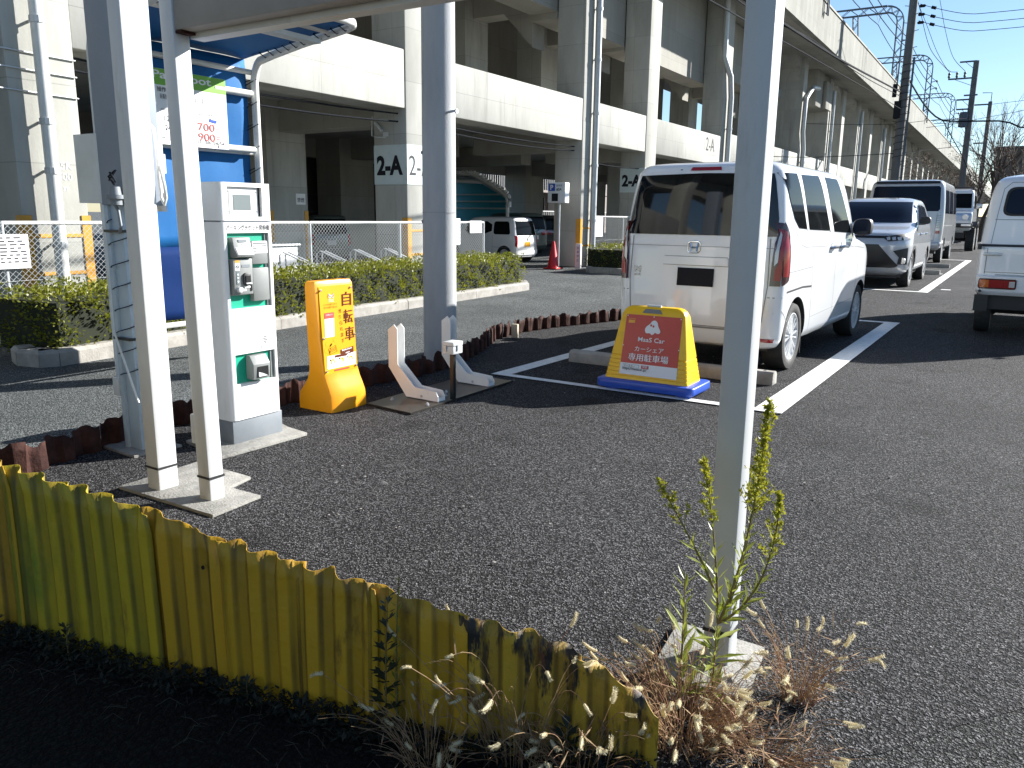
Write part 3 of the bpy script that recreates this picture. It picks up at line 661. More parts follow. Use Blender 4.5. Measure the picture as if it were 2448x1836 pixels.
pad('rough concrete pad under the two white posts', [(-3.53, 2.07), (-2.85, 2.08), (-2.875, 2.365), (-3.09, 2.36), (-3.13, 2.52), (-3.56, 2.53)])
pad('rough concrete pad under the lone grey post at the right', [(-.775, 1.985), (-.50, 1.99), (-.53, 2.30), (-.70, 2.305), (-.81, 2.30)], .02)
pad('pale concrete pad under the grey plinth of the ticket machine', [(-3.95, 2.74), (-3.65, 2.68), (-3.52, 2.65), (-3.505, 3.25), (-3.70, 3.28), (-3.93, 3.36)], .016)
pad('pale concrete pad at the foot of the bluish conduit post', [(-4.35, 2.42), (-3.92, 2.40), (-3.9, 2.68), (-4.3, 2.66)])
# cabinet on conduit post
t = thing('cable_cabinet', 'tall bluish steel cabinet carried on a slim conduit post behind the white posts', 'cabinet', (-4.1, 2.5, 0))
b = MB(); b.box(-4.128, -3.90, 2.47, 2.68, 1.33, 2.75)
MT['dgreyb'] = mat('cabinet_blue_grey', (.24, .275, .33), .5, col2=(.21, .245, .30), scale=5)
MT['condp'] = mat('conduit_blue_white', (.42, .50, .57), .5, col2=(.36, .44, .50), scale=6)
b.build('cabinet_body', 'dgreyb', t, bevel=.006)
b = MB()
b.prism(rrect(-4.335, -4.11, 2.46, 2.66, .03), 2, 1.34, 1.69); b.build('meter_box', 'pipe', t, smooth=True, ang=50)
b = MB(); b.box(-4.12, -4.085, 2.475, 2.545, 0, 1.33); b.box(-4.085, -3.985, 2.49, 2.53, 0, 1.329); b.build('conduit_post', 'condp', t, bevel=.003)
b = MB(); b.box(-4.085, -4.005, 2.74, 2.77, 1.30, 1.80); b.build('side_panel', 'pipe', t)
b = MB(); b.box(-4.1, -3.95, 2.66, 2.745, 1.5, 1.6); b.build('panel_bracket', 'lgrey', t)
b = MB(); pts = []
for i in range(90):
    a = i*.55; pts.append((-4.05+.075*math.cos(a), 2.51+.05*math.sin(a), .35+i*.0102))
b.tube(pts, .0028, 5); b.build('wrapped_cable', 'wire', t, smooth=True)
for z in (.62, 1.19):
    b = MB(); b.box(-4.127, -3.977, 2.468, 2.552, z, z+.014); b.build('cable_tie', 'black', t)
b = MB(); b.lathe([(.0, 0), (.03, 0), (.03, .03), (.045, .03), (.045, .05), (.03, .05), (.025, .09), (0, .09)], (-3.93, 2.43, 1.33), seg=14); b.tube([(-3.99, 2.46, 1.33), (-3.93, 2.44, 1.30), (-3.92, 2.44, 1.22), (-3.97, 2.46, 1.19)], .008, 6); b.build('clamp_fitting', 'dgrey', t, smooth=True)
b = MB(); b.tube([(-3.93, 2.43, 1.43), (-3.96, 2.42, 1.47), (-3.91, 2.43, 1.50), (-3.94, 2.41, 1.45), (-3.90, 2.42, 1.44), (-3.93, 2.41, 1.49)], .006, 5); b.build('tied_wire', 'wire', t)
b = MB(); b.tube([(-4.1, 2.46, .66), (-3.9, 2.44, .30)], .006, 6); b.build('loose_cord', 'pipe', t)
b = MB(); b.box(-4.18, -4.121, 2.47, 2.53, .30, .40); b.build('junction_box', 'lgrey', t, bevel=.006)
# ------------------------------------------------------------------ ticket machine (front faces +X)
t = thing('ticket_machine', 'white parking ticket machine with green panels on a grey plinth', 'ticket machine', (-3.78, 3.02, 0))
X0 = -3.64
b = MB(); b.prism([(-3.95, 2.835), (-3.648, 2.835), (-3.648, 3.19), (-3.95, 3.19)], 2, .01, .147); pl = b.build('plinth', 'dgrey', t, bevel=.003)
def rbox(x0, x1, y0, y1, r): return rrect(x0, x1, y0, y1, r, 5)
# front wall with real recesses: build the body as a prism with panels let into it
def mach(z0, z1, holes, name):
    b = MB()
    # side and back shell (rounded front corners)
    c = ring_arc((X0-.03, 2.83+.03), .03, -90, 0, 5); d = ring_arc((X0-.03, 3.185-.03), .03, 0, 90, 5)
    outl = [(-3.94, 2.83)]+c+d+[(-3.94, 3.185)]
    n_ = len(outl)
    vs = [(x, y, z0) for x, y in outl]+[(x, y, z1) for x, y in outl]
    fs = []
    for i in range(n_):
        j = (i+1) % n_
        if i == 6: continue      # the flat front is made below
        fs.append((i, j, n_+j, n_+i))
    fs += [tuple(range(n_)), tuple(range(n_, 2*n_))]
    b.add(vs, fs)
    ya, yb = 2.86, 3.155
    yc = sorted({ya, yb, *[q for h in holes for q in h[:2]]}); zc = sorted({z0, z1, *[q for h in holes for q in h[2:4]]})
    for i in range(len(yc)-1):
        for k in range(len(zc)-1):
            ym = (yc[i]+yc[i+1])/2; zm = (zc[k]+zc[k+1])/2
            if any(h[0] < ym < h[1] and h[2] < zm < h[3] for h in holes): continue
            b.add([(X0, yc[i], zc[k]), (X0, yc[i+1], zc[k]), (X0, yc[i+1], zc[k+1]), (X0, yc[i], zc[k+1])], [(0, 1, 2, 3)])
    for y0, y1, za, zb, dp in holes:
        b.add([(X0-u, y, z) for u in (0, dp) for y, z in ((y0, za), (y1, za), (y1, zb), (y0, zb))], [(0,1,5,4),(1,2,6,5),(2,3,7,6),(3,0,4,7)])
    return b.build(name, 'white', t, smooth=True, ang=30)
head = mach(1.256, 1.458, [(2.882, 3.116, 1.277, 1.436, .022)], 'head')
body = mach(.149, 1.248, [(2.864, 3.15, .778, 1.19, .022), (2.872, 3.163-.010, .355, .522, .022)], 'cabinet')
b = MB(); b.box(-3.93, X0-.008, 2.838, 3.178, 1.247, 1.257); b.build('seam', 'dgrey', t)
b = MB(); b.box(X0-.022, X0-.016, 2.883, 3.10, 1.278, 1.435); scr = b.build('screen_bezel', 'lgrey', head)
b = MB(); b.box(X0-.0159, X0-.012, 2.905, 3.075, 1.292, 1.42); b.build('screen_frame', 'inkw', scr)
b = MB(); b.box(X0-.0119, X0-.010, 2.928, 3.045, 1.313, 1.395)
MT['disp'] = mat('display_glass', (.16, .19, .20), .12, spec=.6)
b.build('display', 'disp', scr)
b = MB(); 
for y, z in ((2.895, 1.41), (3.088, 1.41), (2.895, 1.305), (3.088, 1.305)): b.lathe([(0, X0-.0155), (.004, X0-.0155), (.004, X0-.014), (0, X0-.014)], (0, y, z), axis=0, seg=8)
b.build('screws', 'grey', scr)
b = MB(); b.box(X0-.023, X0-.020, 2.865, 3.127, .779, 1.189); gp = b.build('green_panel', 'green', body)
b = MB(); b.box(X0-.0225, X0-.012, 3.128, 3.149, .779, 1.189); b.build('side_strip', 'grey', body)
b = MB(); b.box(X0-.023, X0-.020, 2.873, 3.127, .356, .521); gp2 = b.build('green_panel', 'green', body)
b = MB(); b.box(X0-.0225, X0-.012, 3.128, 3.152, .356, .521); b.build('side_strip', 'grey', body)
# printer / coin unit
b = MB(); b.prism([(X0-.02, .85), (X0+.022, .855), (X0+.026, 1.052), (X0-.02, 1.052)], 1, 2.876, 3.006); cu = b.build('coin_unit', 'grey', body, bevel=.006)
b = MB(); b.prism([(X0-.02, 1.054), (X0+.045, 1.06), (X0+.05, 1.075), (X0+.026, 1.112), (X0+.015, 1.166), (X0-.02, 1.168)], 1, 2.886, 3.004); pu = b.build('ticket_slot_unit', 'grey', body, bevel=.004)
b = MB(); b.add([(X0+.052, 2.895, 1.076), (X0+.052, 3.0, 1.076), (X0+.029, 3.0, 1.113), (X0+.029, 2.895, 1.113)], [(0, 1, 2, 3)]); b.build('slot_flap', 'inkw', pu)
b = MB(); b.box(X0+.020, X0+.0225, 2.92, 2.975, 1.140, 1.155); b.build('slot_label', 'dgrey', pu)
b = MB(); flat(b, [(0, 0), (.02, 0), (.01, -.012)], (X0+.024, 2.938, 1.135), (0, 1, 0), (0, 0, 1)); b.build('arrow', 'lgrey', pu)
b = MB(); b.prism(rrect(2.935, 2.982, .905, .975, .015, 3), 0, X0+.02, X0+.036); b.build('coin_hood', 'dark', cu, bevel=.003)
b = MB(); b.box(X0+.0361, X0+.040, 2.945, 2.975, .925, .96); b.build('coin_mouth', 'black', cu)
b = MB(); b.box(X0+.036, X0+.044, 2.945, 2.98, .915, .921); b.build('coin_lip', 'inkw', cu)
b = MB(); b.box(X0+.024, X0+.0268, 2.93, 2.985, 1.005, 1.02); b.build('coin_label', 'dgrey', cu)
b = MB(); b.box(X0+.0245, X0+.0262, 2.887, 2.915, .99, 1.045); st = b.build('warning_sticker', 'inkw', cu)
b = MB(); b.box(X0+.0263, X0+.027, 2.887, 2.915, 1.031, 1.045); b.build('sticker_band', 'guard', st)
b = MB(); pts = disc2((2.901, 1.01), .009, 16); b.tube([(X0+.027, y, z) for y, z in pts+[pts[0]]], .0012, 4); b.tube([(X0+.027, 2.895, 1.017), (X0+.027, 2.907, 1.003)], .0012, 4); b.build('no_entry_mark', 'ink', st)
b = MB(); b.box(X0+.0235, X0+.0258, 2.892, 2.912, .915, .985); lb = b.build('coin_list', 'disp', cu)
b = MB()
for z in (.93, .95, .968): b.lathe([(0, X0+.026), (.005, X0+.026), (.005, X0+.027), (0, X0+.027)], (0, 2.902, z), axis=0, seg=10)
b.build('coin_marks', 'inkw', lb)
b = MB(); b.lathe([(0, X0+.02), (.017, X0+.02), (.015, X0+.042), (.006, X0+.045), (0, X0+.045)], (0, 2.905, .885), axis=0, seg=14); b.box(X0+.03, X0+.045, 2.91, 2.94, .878, .89); b.build('return_lever', 'lgrey', cu, smooth=True)
b = MB(); b.box(X0+.022, X0+.0262, 2.985, 2.996, .875, .91); b.build('card_slot', 'black', cu)
b = MB(); b.box(X0+.022, X0+.0255, 2.945, 2.982, .892, .902); b.build('slot_label', 'inkw', cu)
b = MB(); b.box(X0-.02, X0+.012, 3.016, 3.126, 1.018, 1.146); sp = b.build('instruction_unit', 'grey', body, bevel=.004)
b = MB(); b.box(X0+.0121, X0+.0135, 3.018, 3.124, 1.078, 1.142); ip = b.build('instruction_label', 'inkw', sp)
b = MB()
for i, z in enumerate((1.132, 1.118, 1.104, 1.09)):
    b.box(X0+.0136, X0+.0142, 3.022, 3.05 if i else 3.118, z-.0025, z+.0025)
    if i == 1: b.box(X0+.0136, X0+.0142, 3.056, 3.118, z-.0025, z+.0025)
b.build('print', 'inkg', ip)
b = MB(); b.box(X0-.02, X0+.014, 3.012, 3.126, .813, .997); b.build('cover_plate', 'grey', body, bevel=.005)
# lower ticket outlet
b = MB(); b.prism([(X0-.02, .372), (X0+.04, .372), (X0+.045, .46), (X0+.012, .508), (X0-.02, .508)], 1, 2.957, 3.076); ou = b.build('ticket_outlet', 'grey', body, bevel=.004)
b = MB(); b.box(X0+.0405, X0+.047, 2.985, 3.06, .385, .445); b.build('outlet_mouth', 'black', ou)
b = MB(); b.add([(X0+.0475, 2.99, .387), (X0+.0475, 3.055, .387), (X0+.0475, 3.02, .405), (X0+.0475, 2.99, .415)], [(0, 1, 2, 3)]); b.build('outlet_tray', 'lgrey', ou)
b = MB(); b.add([(X0+.025, 2.99, .487), (X0+.025, 3.04, .487), (X0+.018, 3.04, .502), (X0+.018, 2.99, .502)], [(0, 1, 2, 3)]); b.build('slot_label', 'dgrey', ou)
b = MB(); lettering(b, 'パーキングチケット発券機', (X0+.002, 2.862, 1.204), (0, 1, .0), (0, 0, 1), wd=.293, h=.030, bold=.03); b.build('lettering', 'inkg', body)
b = MB(); lettering(b, 'パーキングチケット取出口', (X0+.002, 2.93, .540), (0, 1, 0), (0, 0, 1), wd=.16); b.build('lettering', 'inkg', body)
b = MB()
for i, w_ in enumerate((.012, .022, .030, .030, .022, .012)): b.box(X0+.0005, X0+.002, 3.088-w_/2, 3.088+w_/2, .565+i*.009, .5685+i*.009)
b.build('speaker_slots', 'inkg', body)
b = MB()
for i in range(46): b.box(-3.80, -3.797, 2.826, 2.8295, .19+i*.0228, .19+i*.0228+.015)
b.build('side_hinge', 'grey', body)
# ------------------------------------------------------------------ orange bicycle-share sign
MT['blk60'] = MT['ink']
t = thing('bicycle_share_sign', 'orange upright plastic sign stand reading 自転車 for rental bicycles', 'sign', (-3.9, 3.88, 0))
b = MB()
# cross-sections (z, x_back, x_front, y0, y1, nose): the front flares into a keel at the foot
secs = [(0, -4.085, -3.765, 3.715, 4.062, .010), (.06, -4.085, -3.765, 3.715, 4.06, .012), (.11, -4.075, -3.768, 3.714, 4.056, .014), (.16, -4.03, -3.778, 3.708, 4.045, .012), (.21, -3.985, -3.79, 3.70, 4.032, .006), (.27, -3.955, -3.80, 3.692, 4.022, .0), (.36, -3.94, -3.80, 3.68, 4.015, 0), (.5, -3.93, -3.80, 3.665, 4.007, 0), (.65, -3.92, -3.80, 3.65, 4.0, 0), (.85, -3.905, -3.80, 3.635, 3.99, 0), (.872, -3.898, -3.81, 3.645, 3.98, 0)]
def ring(s):
    z, xb, xf, y0, y1, ns = s; r = .02
    ym = y0+.12
    pts = [(xb, y0+r), (xb+r, y0), (xf-.03, y0), (xf-.006, y0+.008), (xf+ns*.3, y0+.03), (xf+ns, ym), (xf+ns*.55, y0+.24), (xf+ns*.15, y1-.03), (xf-.006, y1-.008), (xf-.03, y1), (xb+r, y1), (xb, y1-r)]
    return [(x, y, z) for x, y in pts]
rs = [ring(s) for s in secs]; n_ = len(rs[0]); vs = sum(rs, [])
fs = [(i*n_+j, i*n_+(j+1) % n_, (i+1)*n_+(j+1) % n_, (i+1)*n_+j) for i in range(len(rs)-1) for j in range(n_)]
fs += [tuple(range(n_)), tuple(range((len(rs)-1)*n_, len(rs)*n_))]
b.add(vs, fs); b.build('stand_body', 'yel', t, smooth=True, ang=35)
def onface(y, z, off=.004): return (-3.80+off, y, z)
b = MB(); b.add([(-3.797, 3.668, .835), (-3.797, 3.968, .835), (-3.797, 4.0, .262), (-3.797, 3.70, .258)], [(0, 1, 2, 3)])
b.add([(-3.7999, 3.664, .84), (-3.7999, 3.972, .84), (-3.7999, 4.005, .257), (-3.7999, 3.695, .252)], [(0, 1, 2, 3)]); ps = b.build('poster', 'paper_y', t)
b = MB(); rnd = random.Random(3)
for y, z, r in ((3.74, .46, .03), (3.78, .44, .035), (3.73, .42, .03), (3.80, .48, .02), (3.76, .40, .022)): flat(b, disc2((y, z), r, 14, r*.7), (-3.796, 0, 0), (0, 1, 0), (0, 0, 1))
b.build('pattern', 'paper_y2', ps)
b = MB()
for i, ch in enumerate('自転車'): lettering(b, ch, (-3.7945, 3.874+.010*i, .70-.118*i), (0, 1, 0), (0, 0, 1), h=.092, wd=.084, bold=.03)
b.build('lettering', 'inkb', ps)
b = MB()
for i, ch in enumerate('借りられます'): lettering(b, ch, (-3.7945, 3.838+.004*i, .655-.040*i), (0, 1, 0), (0, 0, 1), h=.028, wd=.026 if ch != 'り' else .016)
lettering(b, 'いつでも借りられて', (-3.7945, 3.705, .713), (0, 1, 0), (0, 0, 1), wd=.12); lettering(b, '好きな場所で返せる', (-3.7945, 3.706, .694), (0, 1, 0), (0, 0, 1), wd=.12)
b.build('lettering', 'inkb', ps)
b = MB(); b.tube([(-3.794, 3.752, .765), (-3.794, 3.755, .788), (-3.794, 3.767, .776), (-3.794, 3.782, .776), (-3.794, 3.794, .790), (-3.794, 3.798, .767)], .0028, 4)
b.tube([(-3.794, 3.757, .760), (-3.794, 3.775, .768), (-3.794, 3.795, .762)], .0022, 4)
lettering(b, 'HELLO', (-3.794, 3.752, .745), (0, 1, 0), (0, 0, 1), wd=.045); lettering(b, 'CYCLING', (-3.794, 3.752, .734), (0, 1, 0), (0, 0, 1), wd=.046); b.build('emblem', 'inkw', ps)
b = MB(); flat(b, rrect(3.710, 3.795, .505, .662, .006), (-3.7955, 0, 0), (0, 1, 0), (0, 0, 1)); cdd = b.build('app_card', 'inkw', ps)
b = MB(); flat(b, rect2(3.710, 3.795, .628, .666), (-3.795, 0, 0), (0, 1, 0), (0, 0, 1)); b.build('card_header', 'inkr', cdd)
b = MB(); lettering(b, 'ご利用はこちら', (-3.794, 3.72, .648), (0, 1, 0), (0, 0, 1), wd=.065); b.build('lettering', 'inkw', cdd)
b = MB(); b.add([(-3.795, 3.845, .408), (-3.795, 3.968, .42), (-3.795, 3.970, .378), (-3.795, 3.846, .366)], [(0, 1, 2, 3)]); tb = b.build('title_bar', 'inkb', ps)
b = MB(); lettering(b, 'Bicycle sharing', (-3.7935, 3.858, .394), (0, 1, .08), (0, -.05, 1), wd=.095, bold=.02); lettering(b, 'station', (-3.7935, 3.89, .378), (0, 1, .08), (0, -.05, 1), wd=.04, bold=.02); b.build('lettering', 'inkw', tb)
b = MB(); flat(b, rrect(3.720, 3.985, .292, .380, .008), (-3.7955, 0, 0), (0, 1, 0), (0, 0, 1)); steps = b.build('step_card', 'inkw', ps)
b = MB(); flat(b, rrect(3.79, 3.905, .362, .378, .006), (-3.7945, 0, 0), (0, 1, 0), (0, 0, 1)); b.build('step_title', 'inkb', steps)
b = MB()
for i in range(3):
    y = 3.770+i*.085
    flat(b, disc2((y, .338), .019, 18), (-3.7945, 0, 0), (0, 1, 0), (0, 0, 1))
b.build('step_icon', 'paper_y2', steps)
b = MB()
for i in range(3):
    y = 3.770+i*.085
    flat(b, disc2((y+(-.001, -.006, -.004)[i], .333), .009, 14, .014), (-3.7938, 0, 0), (0, 1, 0), (0, 0, 1))
b.build('step_icon', 'inkw', steps)
b = MB()
for i in range(3):
    y = 3.748+i*.082
    flat(b, disc2((y, .352), .006, 12), (-3.794, 0, 0), (0, 1, 0), (0, 0, 1))
    lettering(b, ('会員登録', 'レンタル', '返却する')[i], (-3.794, 3.756+i*.082, .302), (0, 1, .03), (0, 0, 1), wd=.038)
b.build('step_text', 'ink', steps)
b = MB(); flat(b, rrect(3.785, 3.925, .272, .283, .004), (-3.7945, 0, 0), (0, 1, 0), (0, 0, 1))
o = b.build('address_bar', 'inkr', ps)
b = MB(); b.tube([(-3.794, 3.735, .428), (-3.794, 3.8, .445), (-3.794, 3.815, .405), (-3.794, 3.75, .39), (-3.794, 3.735, .428)], .0012, 4)
for k in range(3): b.tube([(-3.794, 3.747, .42-k*.009), (-3.794, 3.80, .434-k*.009)], .0014, 4)
b.build('speech_note', 'inkb', ps)
b = MB()
for y, z in ((3.682, .815), (3.955, .82), (3.695, .50), (3.985, .50), (3.715, .28), (3.99, .285)): b.lathe([(0, -3.797), (.008, -3.797), (.007, -3.788), (0, -3.787)], (0, y, z), axis=0, seg=10)
b.build('poster_bolts', 'chrome', t, smooth=True)
# ------------------------------------------------------------------ bicycle stand on steel plate
t = thing('bicycle_stand', 'pair of white bent-channel bicycle stands with a small grey box on a dark steel plate', 'bicycle stand', (-3.55, 4.6, 0))
MT['plate'] = mat('steel_plate', (.055, .052, .048), .35, .6, col2=(.085, .075, .062), scale=3)
b = MB(); b.prism([(-3.74, 4.03), (-3.315, 3.985), (-3.335, 5.265), (-3.76, 5.29)], 2, .003, .014); b.build('base_plate', 'plate', t)
for yb in (4.33, 4.96):
    b = MB()
    prof = [(-3.352, .016), (-3.352, .05), (-3.372, .085), (-3.56, .098), (-3.715, .245), (-3.715, .50), (-3.745, .53), (-3.80, .49), (-3.80, .22), (-3.64, .02)]
    for dy in (0, .075): b.prism(prof, 1, yb+dy, yb+dy+.006)
    # web that joins the two cheeks along the underside
    web = [(-3.80, .49), (-3.80, .22), (-3.645, .022), (-3.42, .016)]
    for (xa, za), (xb_, zb) in zip(web[:-1], web[1:]):
        b.add([(xa, yb+.006, za), (xb_, yb+.006, zb), (xb_, yb+.075, zb), (xa, yb+.075, za)], [(0, 1, 2, 3)])
        b.add([(xa+.006, yb+.006, za+.003), (xb_+.006, yb+.006, zb+.003), (xb_+.006, yb+.075, zb+.003), (xa+.006, yb+.075, za+.003)], [(0, 1, 2, 3)])
    b.box(-3.36, -3.352, yb+.006, yb+.075, .016, .04)
    c = b.build('wheel_channel', 'white', t)
    b = MB(); b.lathe([(0, yb-.006), (.009, yb-.006), (.009, yb), (0, yb)], (-3.50, 0, .04), axis=1, seg=10); b.build('bolt', 'galv', c)
b = MB(); b.box(-3.345, -3.315, 4.46, 4.49, .014, .345); b.build('box_post', 'black', t)
b = MB(); b.box(-3.375, -3.285, 4.42, 4.53, .346, .40); bx = b.build('control_box', 'lgrey', t, bevel=.004)
b = MB(); b.box(-3.378, -3.282, 4.417, 4.533, .401, .432); b.build('lid', 'lgrey', bx, bevel=.006)
b = MB(); b.box(-3.36, -3.34, 4.408, 4.4165, .365, .405); b.box(-3.284, -3.277, 4.46, 4.48, .37, .41); b.build('latch', 'galv', bx)
b = MB()
for x, y in ((-3.50, 4.62), (-3.60, 4.62), (-3.42, 4.60), (-3.43, 4.52), (-3.36, 4.22), (-3.66, 4.2)): b.lathe([(0, .014), (.012, .014), (.012, .024), (.006, .024), (.006, .034), (0, .034)], (x, y, 0), seg=8)
b.build('anchor_bolts', 'galv', t)
# ------------------------------------------------------------------ concrete utility pole
t = thing('utility_pole', 'thick grey concrete utility pole standing behind the bicycle stand', 'utility pole', (-4.46, 5.80, 0))
b = MB(); b.lathe([(.151, -.02), (.148, 1.5), (.143, 3.2), (.12, 9)], (-4.46, 5.80, 0), seg=40); pl = b.build('shaft', 'polec', t, smooth=True, ang=60)
b = MB()
for z, a in ((1.24, -2.35), (1.83, -2.3)):
    c = (-4.46+.147*math.cos(a), 5.80+.147*math.sin(a), z); b.lathe([(0, -.004), (.016, -.004), (.016, .004), (.008, .004), (.008, -.002), (0, -.002)], c, axis=1, seg=12)
b.build('step_sockets', 'dgrey', pl)
b = MB(); b.tube([(-4.32, 5.75, 2.16), (-4.22, 5.73, 2.165)], .011, 8); b.lathe([(0, 0), (.02, 0), (.02, .012), (0, .012)], (-4.222, 5.73, 2.16), axis=0, seg=10); b.build('step_bolt', 'galv', pl)
b = MB(); rnd = random.Random(5)
for z in (1.0,): b.tube([(-4.46+.1525*math.cos(a*.1), 5.80+.1525*math.sin(a*.1), 1.32) for a in range(63)], .0015, 4)
b.build('tie_band', 'dgrey', pl)
b = MB()
for k in range(60):
    a = -2.62+rnd.gauss(0, .045); z = rnd.uniform(.1, .95); r = .1515
    l = rnd.uniform(.01, .05); b.add([(-4.46+r*math.cos(a+u), 5.80+r*math.sin(a+u), z+v) for u, v in ((0, 0), (rnd.uniform(.01, .05), .005), (rnd.uniform(.01, .04), l), (0, l*.8))], [(0, 1, 2, 3)])
b.build('tar_marks', 'ink', pl)
# ------------------------------------------------------------------ blue canopy with the price board
t = thing('blue_shelter', 'white pipe framed shelter hung with blue tarpaulin behind the ticket machine', 'shelter', (-6.0, 4.4, 0))
YL, YR, XB, XFr = 3.62, 5.12, -6.0, -4.72
def roofz(x): return 2.62+(x-XB)/(XFr-XB)*.16
def frame_pts(y): return [(XB, y, 0), (XB, y, 2.42)]+[(XB+.10*(1-math.cos(a)), y, 2.42+.17*math.sin(a)+.03*(1-math.cos(a))) for a in (.3, .7, 1.1, 1.4)]+[(XB+.25, y, 2.645), (-5.4, y, 2.70), (XFr-.14, y, 2.768)]
b = MB()
b.tube(frame_pts(YR)+[(XFr-.06, YR-.02, 2.778), (XFr-.01, YR-.08, 2.783), (XFr, YR-.18, 2.785), (XFr, 4.5, 2.785), (XFr, YL+.16, 2.785), (XFr-.04, YL+.04, 2.78), (XFr-.14, YL, 2.768)]+frame_pts(YL)[::-1][1:], .034, 12)
fr = b.build('pipe_frame', 'pipe', t, smooth=True, ang=60)
for z in (2.52, 2.33, 1.83, .36):
    b = MB(); b.tube([(XB-.02, YL, z), (XB-.02, YR, z)], .024, 8); b.build('cross_pipe', 'pipe', t, smooth=True)
for x in (-5.35, -5.05):
    b = MB(); b.tube([(x, YL, roofz(x)+.02), (x, YR, roofz(x)+.02)], .024, 8); b.build('cross_pipe', 'pipe', t, smooth=True)
b = MB(); b.box(-5.16, -5.06, 3.9, 5.02, 2.655, 2.69); b.build('lamp_tube', 'galv', t)
def cloth(name, p0, du, dv, nu, nv, m, seed, amp=.012):
    rnd = random.Random(seed); p0 = Vector(p0); du = Vector(du); dv = Vector(dv); nn = du.cross(dv).normalized()
    ph = [rnd.uniform(0, 6) for _ in range(6)]
    vs = []
    for i in range(nu+1):
        for j in range(nv+1):
            u, v = i/nu, j/nv
            vs.append(p0+du*u+dv*v+nn*amp*(math.sin(5*u+ph[0]+3*v)+.6*math.sin(11*v+ph[1])+.4*math.sin(17*u+9*v+ph[2])))
    fs = [(i*(nv+1)+j, (i+1)*(nv+1)+j, (i+1)*(nv+1)+j+1, i*(nv+1)+j+1) for i in range(nu) for j in range(nv)]
    o = raw(name, vs, fs, m, t, True); sm = o.modifiers.new('s', 'SOLIDIFY'); sm.thickness = .004; return o
cloth('wall_tarp', (XB-.05, YL+.04, 1.0), (0, YR-YL-.10, 0), (0, 0, 1.625), 16, 16, 'blue', 1)
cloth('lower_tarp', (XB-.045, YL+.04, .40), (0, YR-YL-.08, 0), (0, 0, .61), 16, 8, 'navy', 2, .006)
cloth('roof_tarp', (XB-.075, YL+.05, 2.635), (0, YR-YL-.1, 0), (1.285, 0, .165), 16, 12, 'blue', 3, .008)
for z in [.5+i*.19 for i in range(11)]:
    b = MB(); b.tube([(XB-.04, YR-.08, z), (XB+.036, YR-.01, z+.06), (XB-.03, YR+.034, z+.08), (XB-.04, YR-.08, z+.03)], .004, 4); b.build('lacing_cord', 'wire', t)
for i in range(11):
    b = MB(); x = XB+.2+i*.095; z = roofz(x)+.012
    b.tube([(x-.02, YR-.09, z), (x, YR-.035, z-.036), (x+.03, YR+.036, z+.01), (x+.02, YR-.01, z+.038), (x-.02, YR-.09, z)], .005, 4); b.build('lacing_cord', 'wire', t)
b = thing('price_board', 'white price board with a green header hung on the blue shelter', 'price board', (-5.94, 4.4, 1.82)); pb = b
m_ = MB(); m_.box(-5.95, -5.944, 4.02, 4.757, 1.83, 2.405); bd = m_.build('board', 'inkw', pb)
XS = -5.942
m_ = MB(); flat(m_, rect2(4.021, 4.756, 2.282, 2.404), (XS, 0, 0), (0, 1, 0), (0, 0, 1)); hd = m_.build('header', 'lime', bd)
m_ = MB(); lettering(m_, 'Park Spot', (XS+.002, 4.065, 2.312), (0, 1, 0), (0, 0, 1), wd=.545, h=.08, bold=.02); m_.build('lettering', 'inkw', hd)
m_ = MB(); lettering(m_, '操作方法', (XS+.002, 4.10, 2.23), (0, 1, 0), (0, 0, 1), wd=.16, bold=.02)
for i, z in enumerate((2.215, 2.195, 2.178)): lettering(m_, '駐車場のご利用は発券機で駐車券をお取りください', (XS+.002, 4.33 if i == 0 else 4.12, z), (0, 1, 0), (0, 0, 1), wd=.30 if i == 0 else .52)
lettering(m_, '12時間', (XS+.002, 4.15, 2.005), (0, 1, 0), (0, 0, 1), wd=.17); lettering(m_, '24時間', (XS+.002, 4.15, 1.935), (0, 1, 0), (0, 0, 1), wd=.17)
lettering(m_, '利用料金のご案内', (XS+.002, 4.12, 2.09), (0, 1, 0), (0, 0, 1), wd=.12); lettering(m_, '現金のみ使用できます', (XS+.002, 4.47, 2.085), (0, 1, 0), (0, 0, 1), wd=.23)
lettering(m_, 'センター 0281-38-5656', (XS+.002, 4.09, 1.86), (0, 1, 0), (0, 0, 1), wd=.63, h=.032)
m_.build('lettering', 'inkg', bd)
m_ = MB()
lettering(m_, '700', (XS+.002, 4.455, 1.965), (0, 1, 0), (0, 0, 1), wd=.165, h=.062, bold=.0); lettering(m_, '円', (XS+.002, 4.635, 1.965), (0, 1, 0), (0, 0, 1), h=.042, bold=.0)
lettering(m_, '900', (XS+.002, 4.455, 1.885), (0, 1, 0), (0, 0, 1), wd=.165, h=.062, bold=.0); lettering(m_, '円', (XS+.002, 4.635, 1.885), (0, 1, 0), (0, 0, 1), h=.042, bold=.0)
m_.build('lettering', 'inkr', bd)
m_ = MB(); flat(m_, [(4.57, 2.045), (4.64, 2.035), (4.645, 2.06), (4.60, 2.062), (4.575, 2.072)], (XS+.002, 0, 0), (0, 1, 0), (0, 0, 1)); m_.build('banknote_picture', 'pblue', bd)
for y in (4.75,):
    for z in (2.33, 1.85):
        m_ = MB(); m_.tube([(-5.965, y-.1, z), (-5.965, y+.3, z)], .028, 10); m_.build('bracket_pipe', 'pipe', pb, smooth=True)
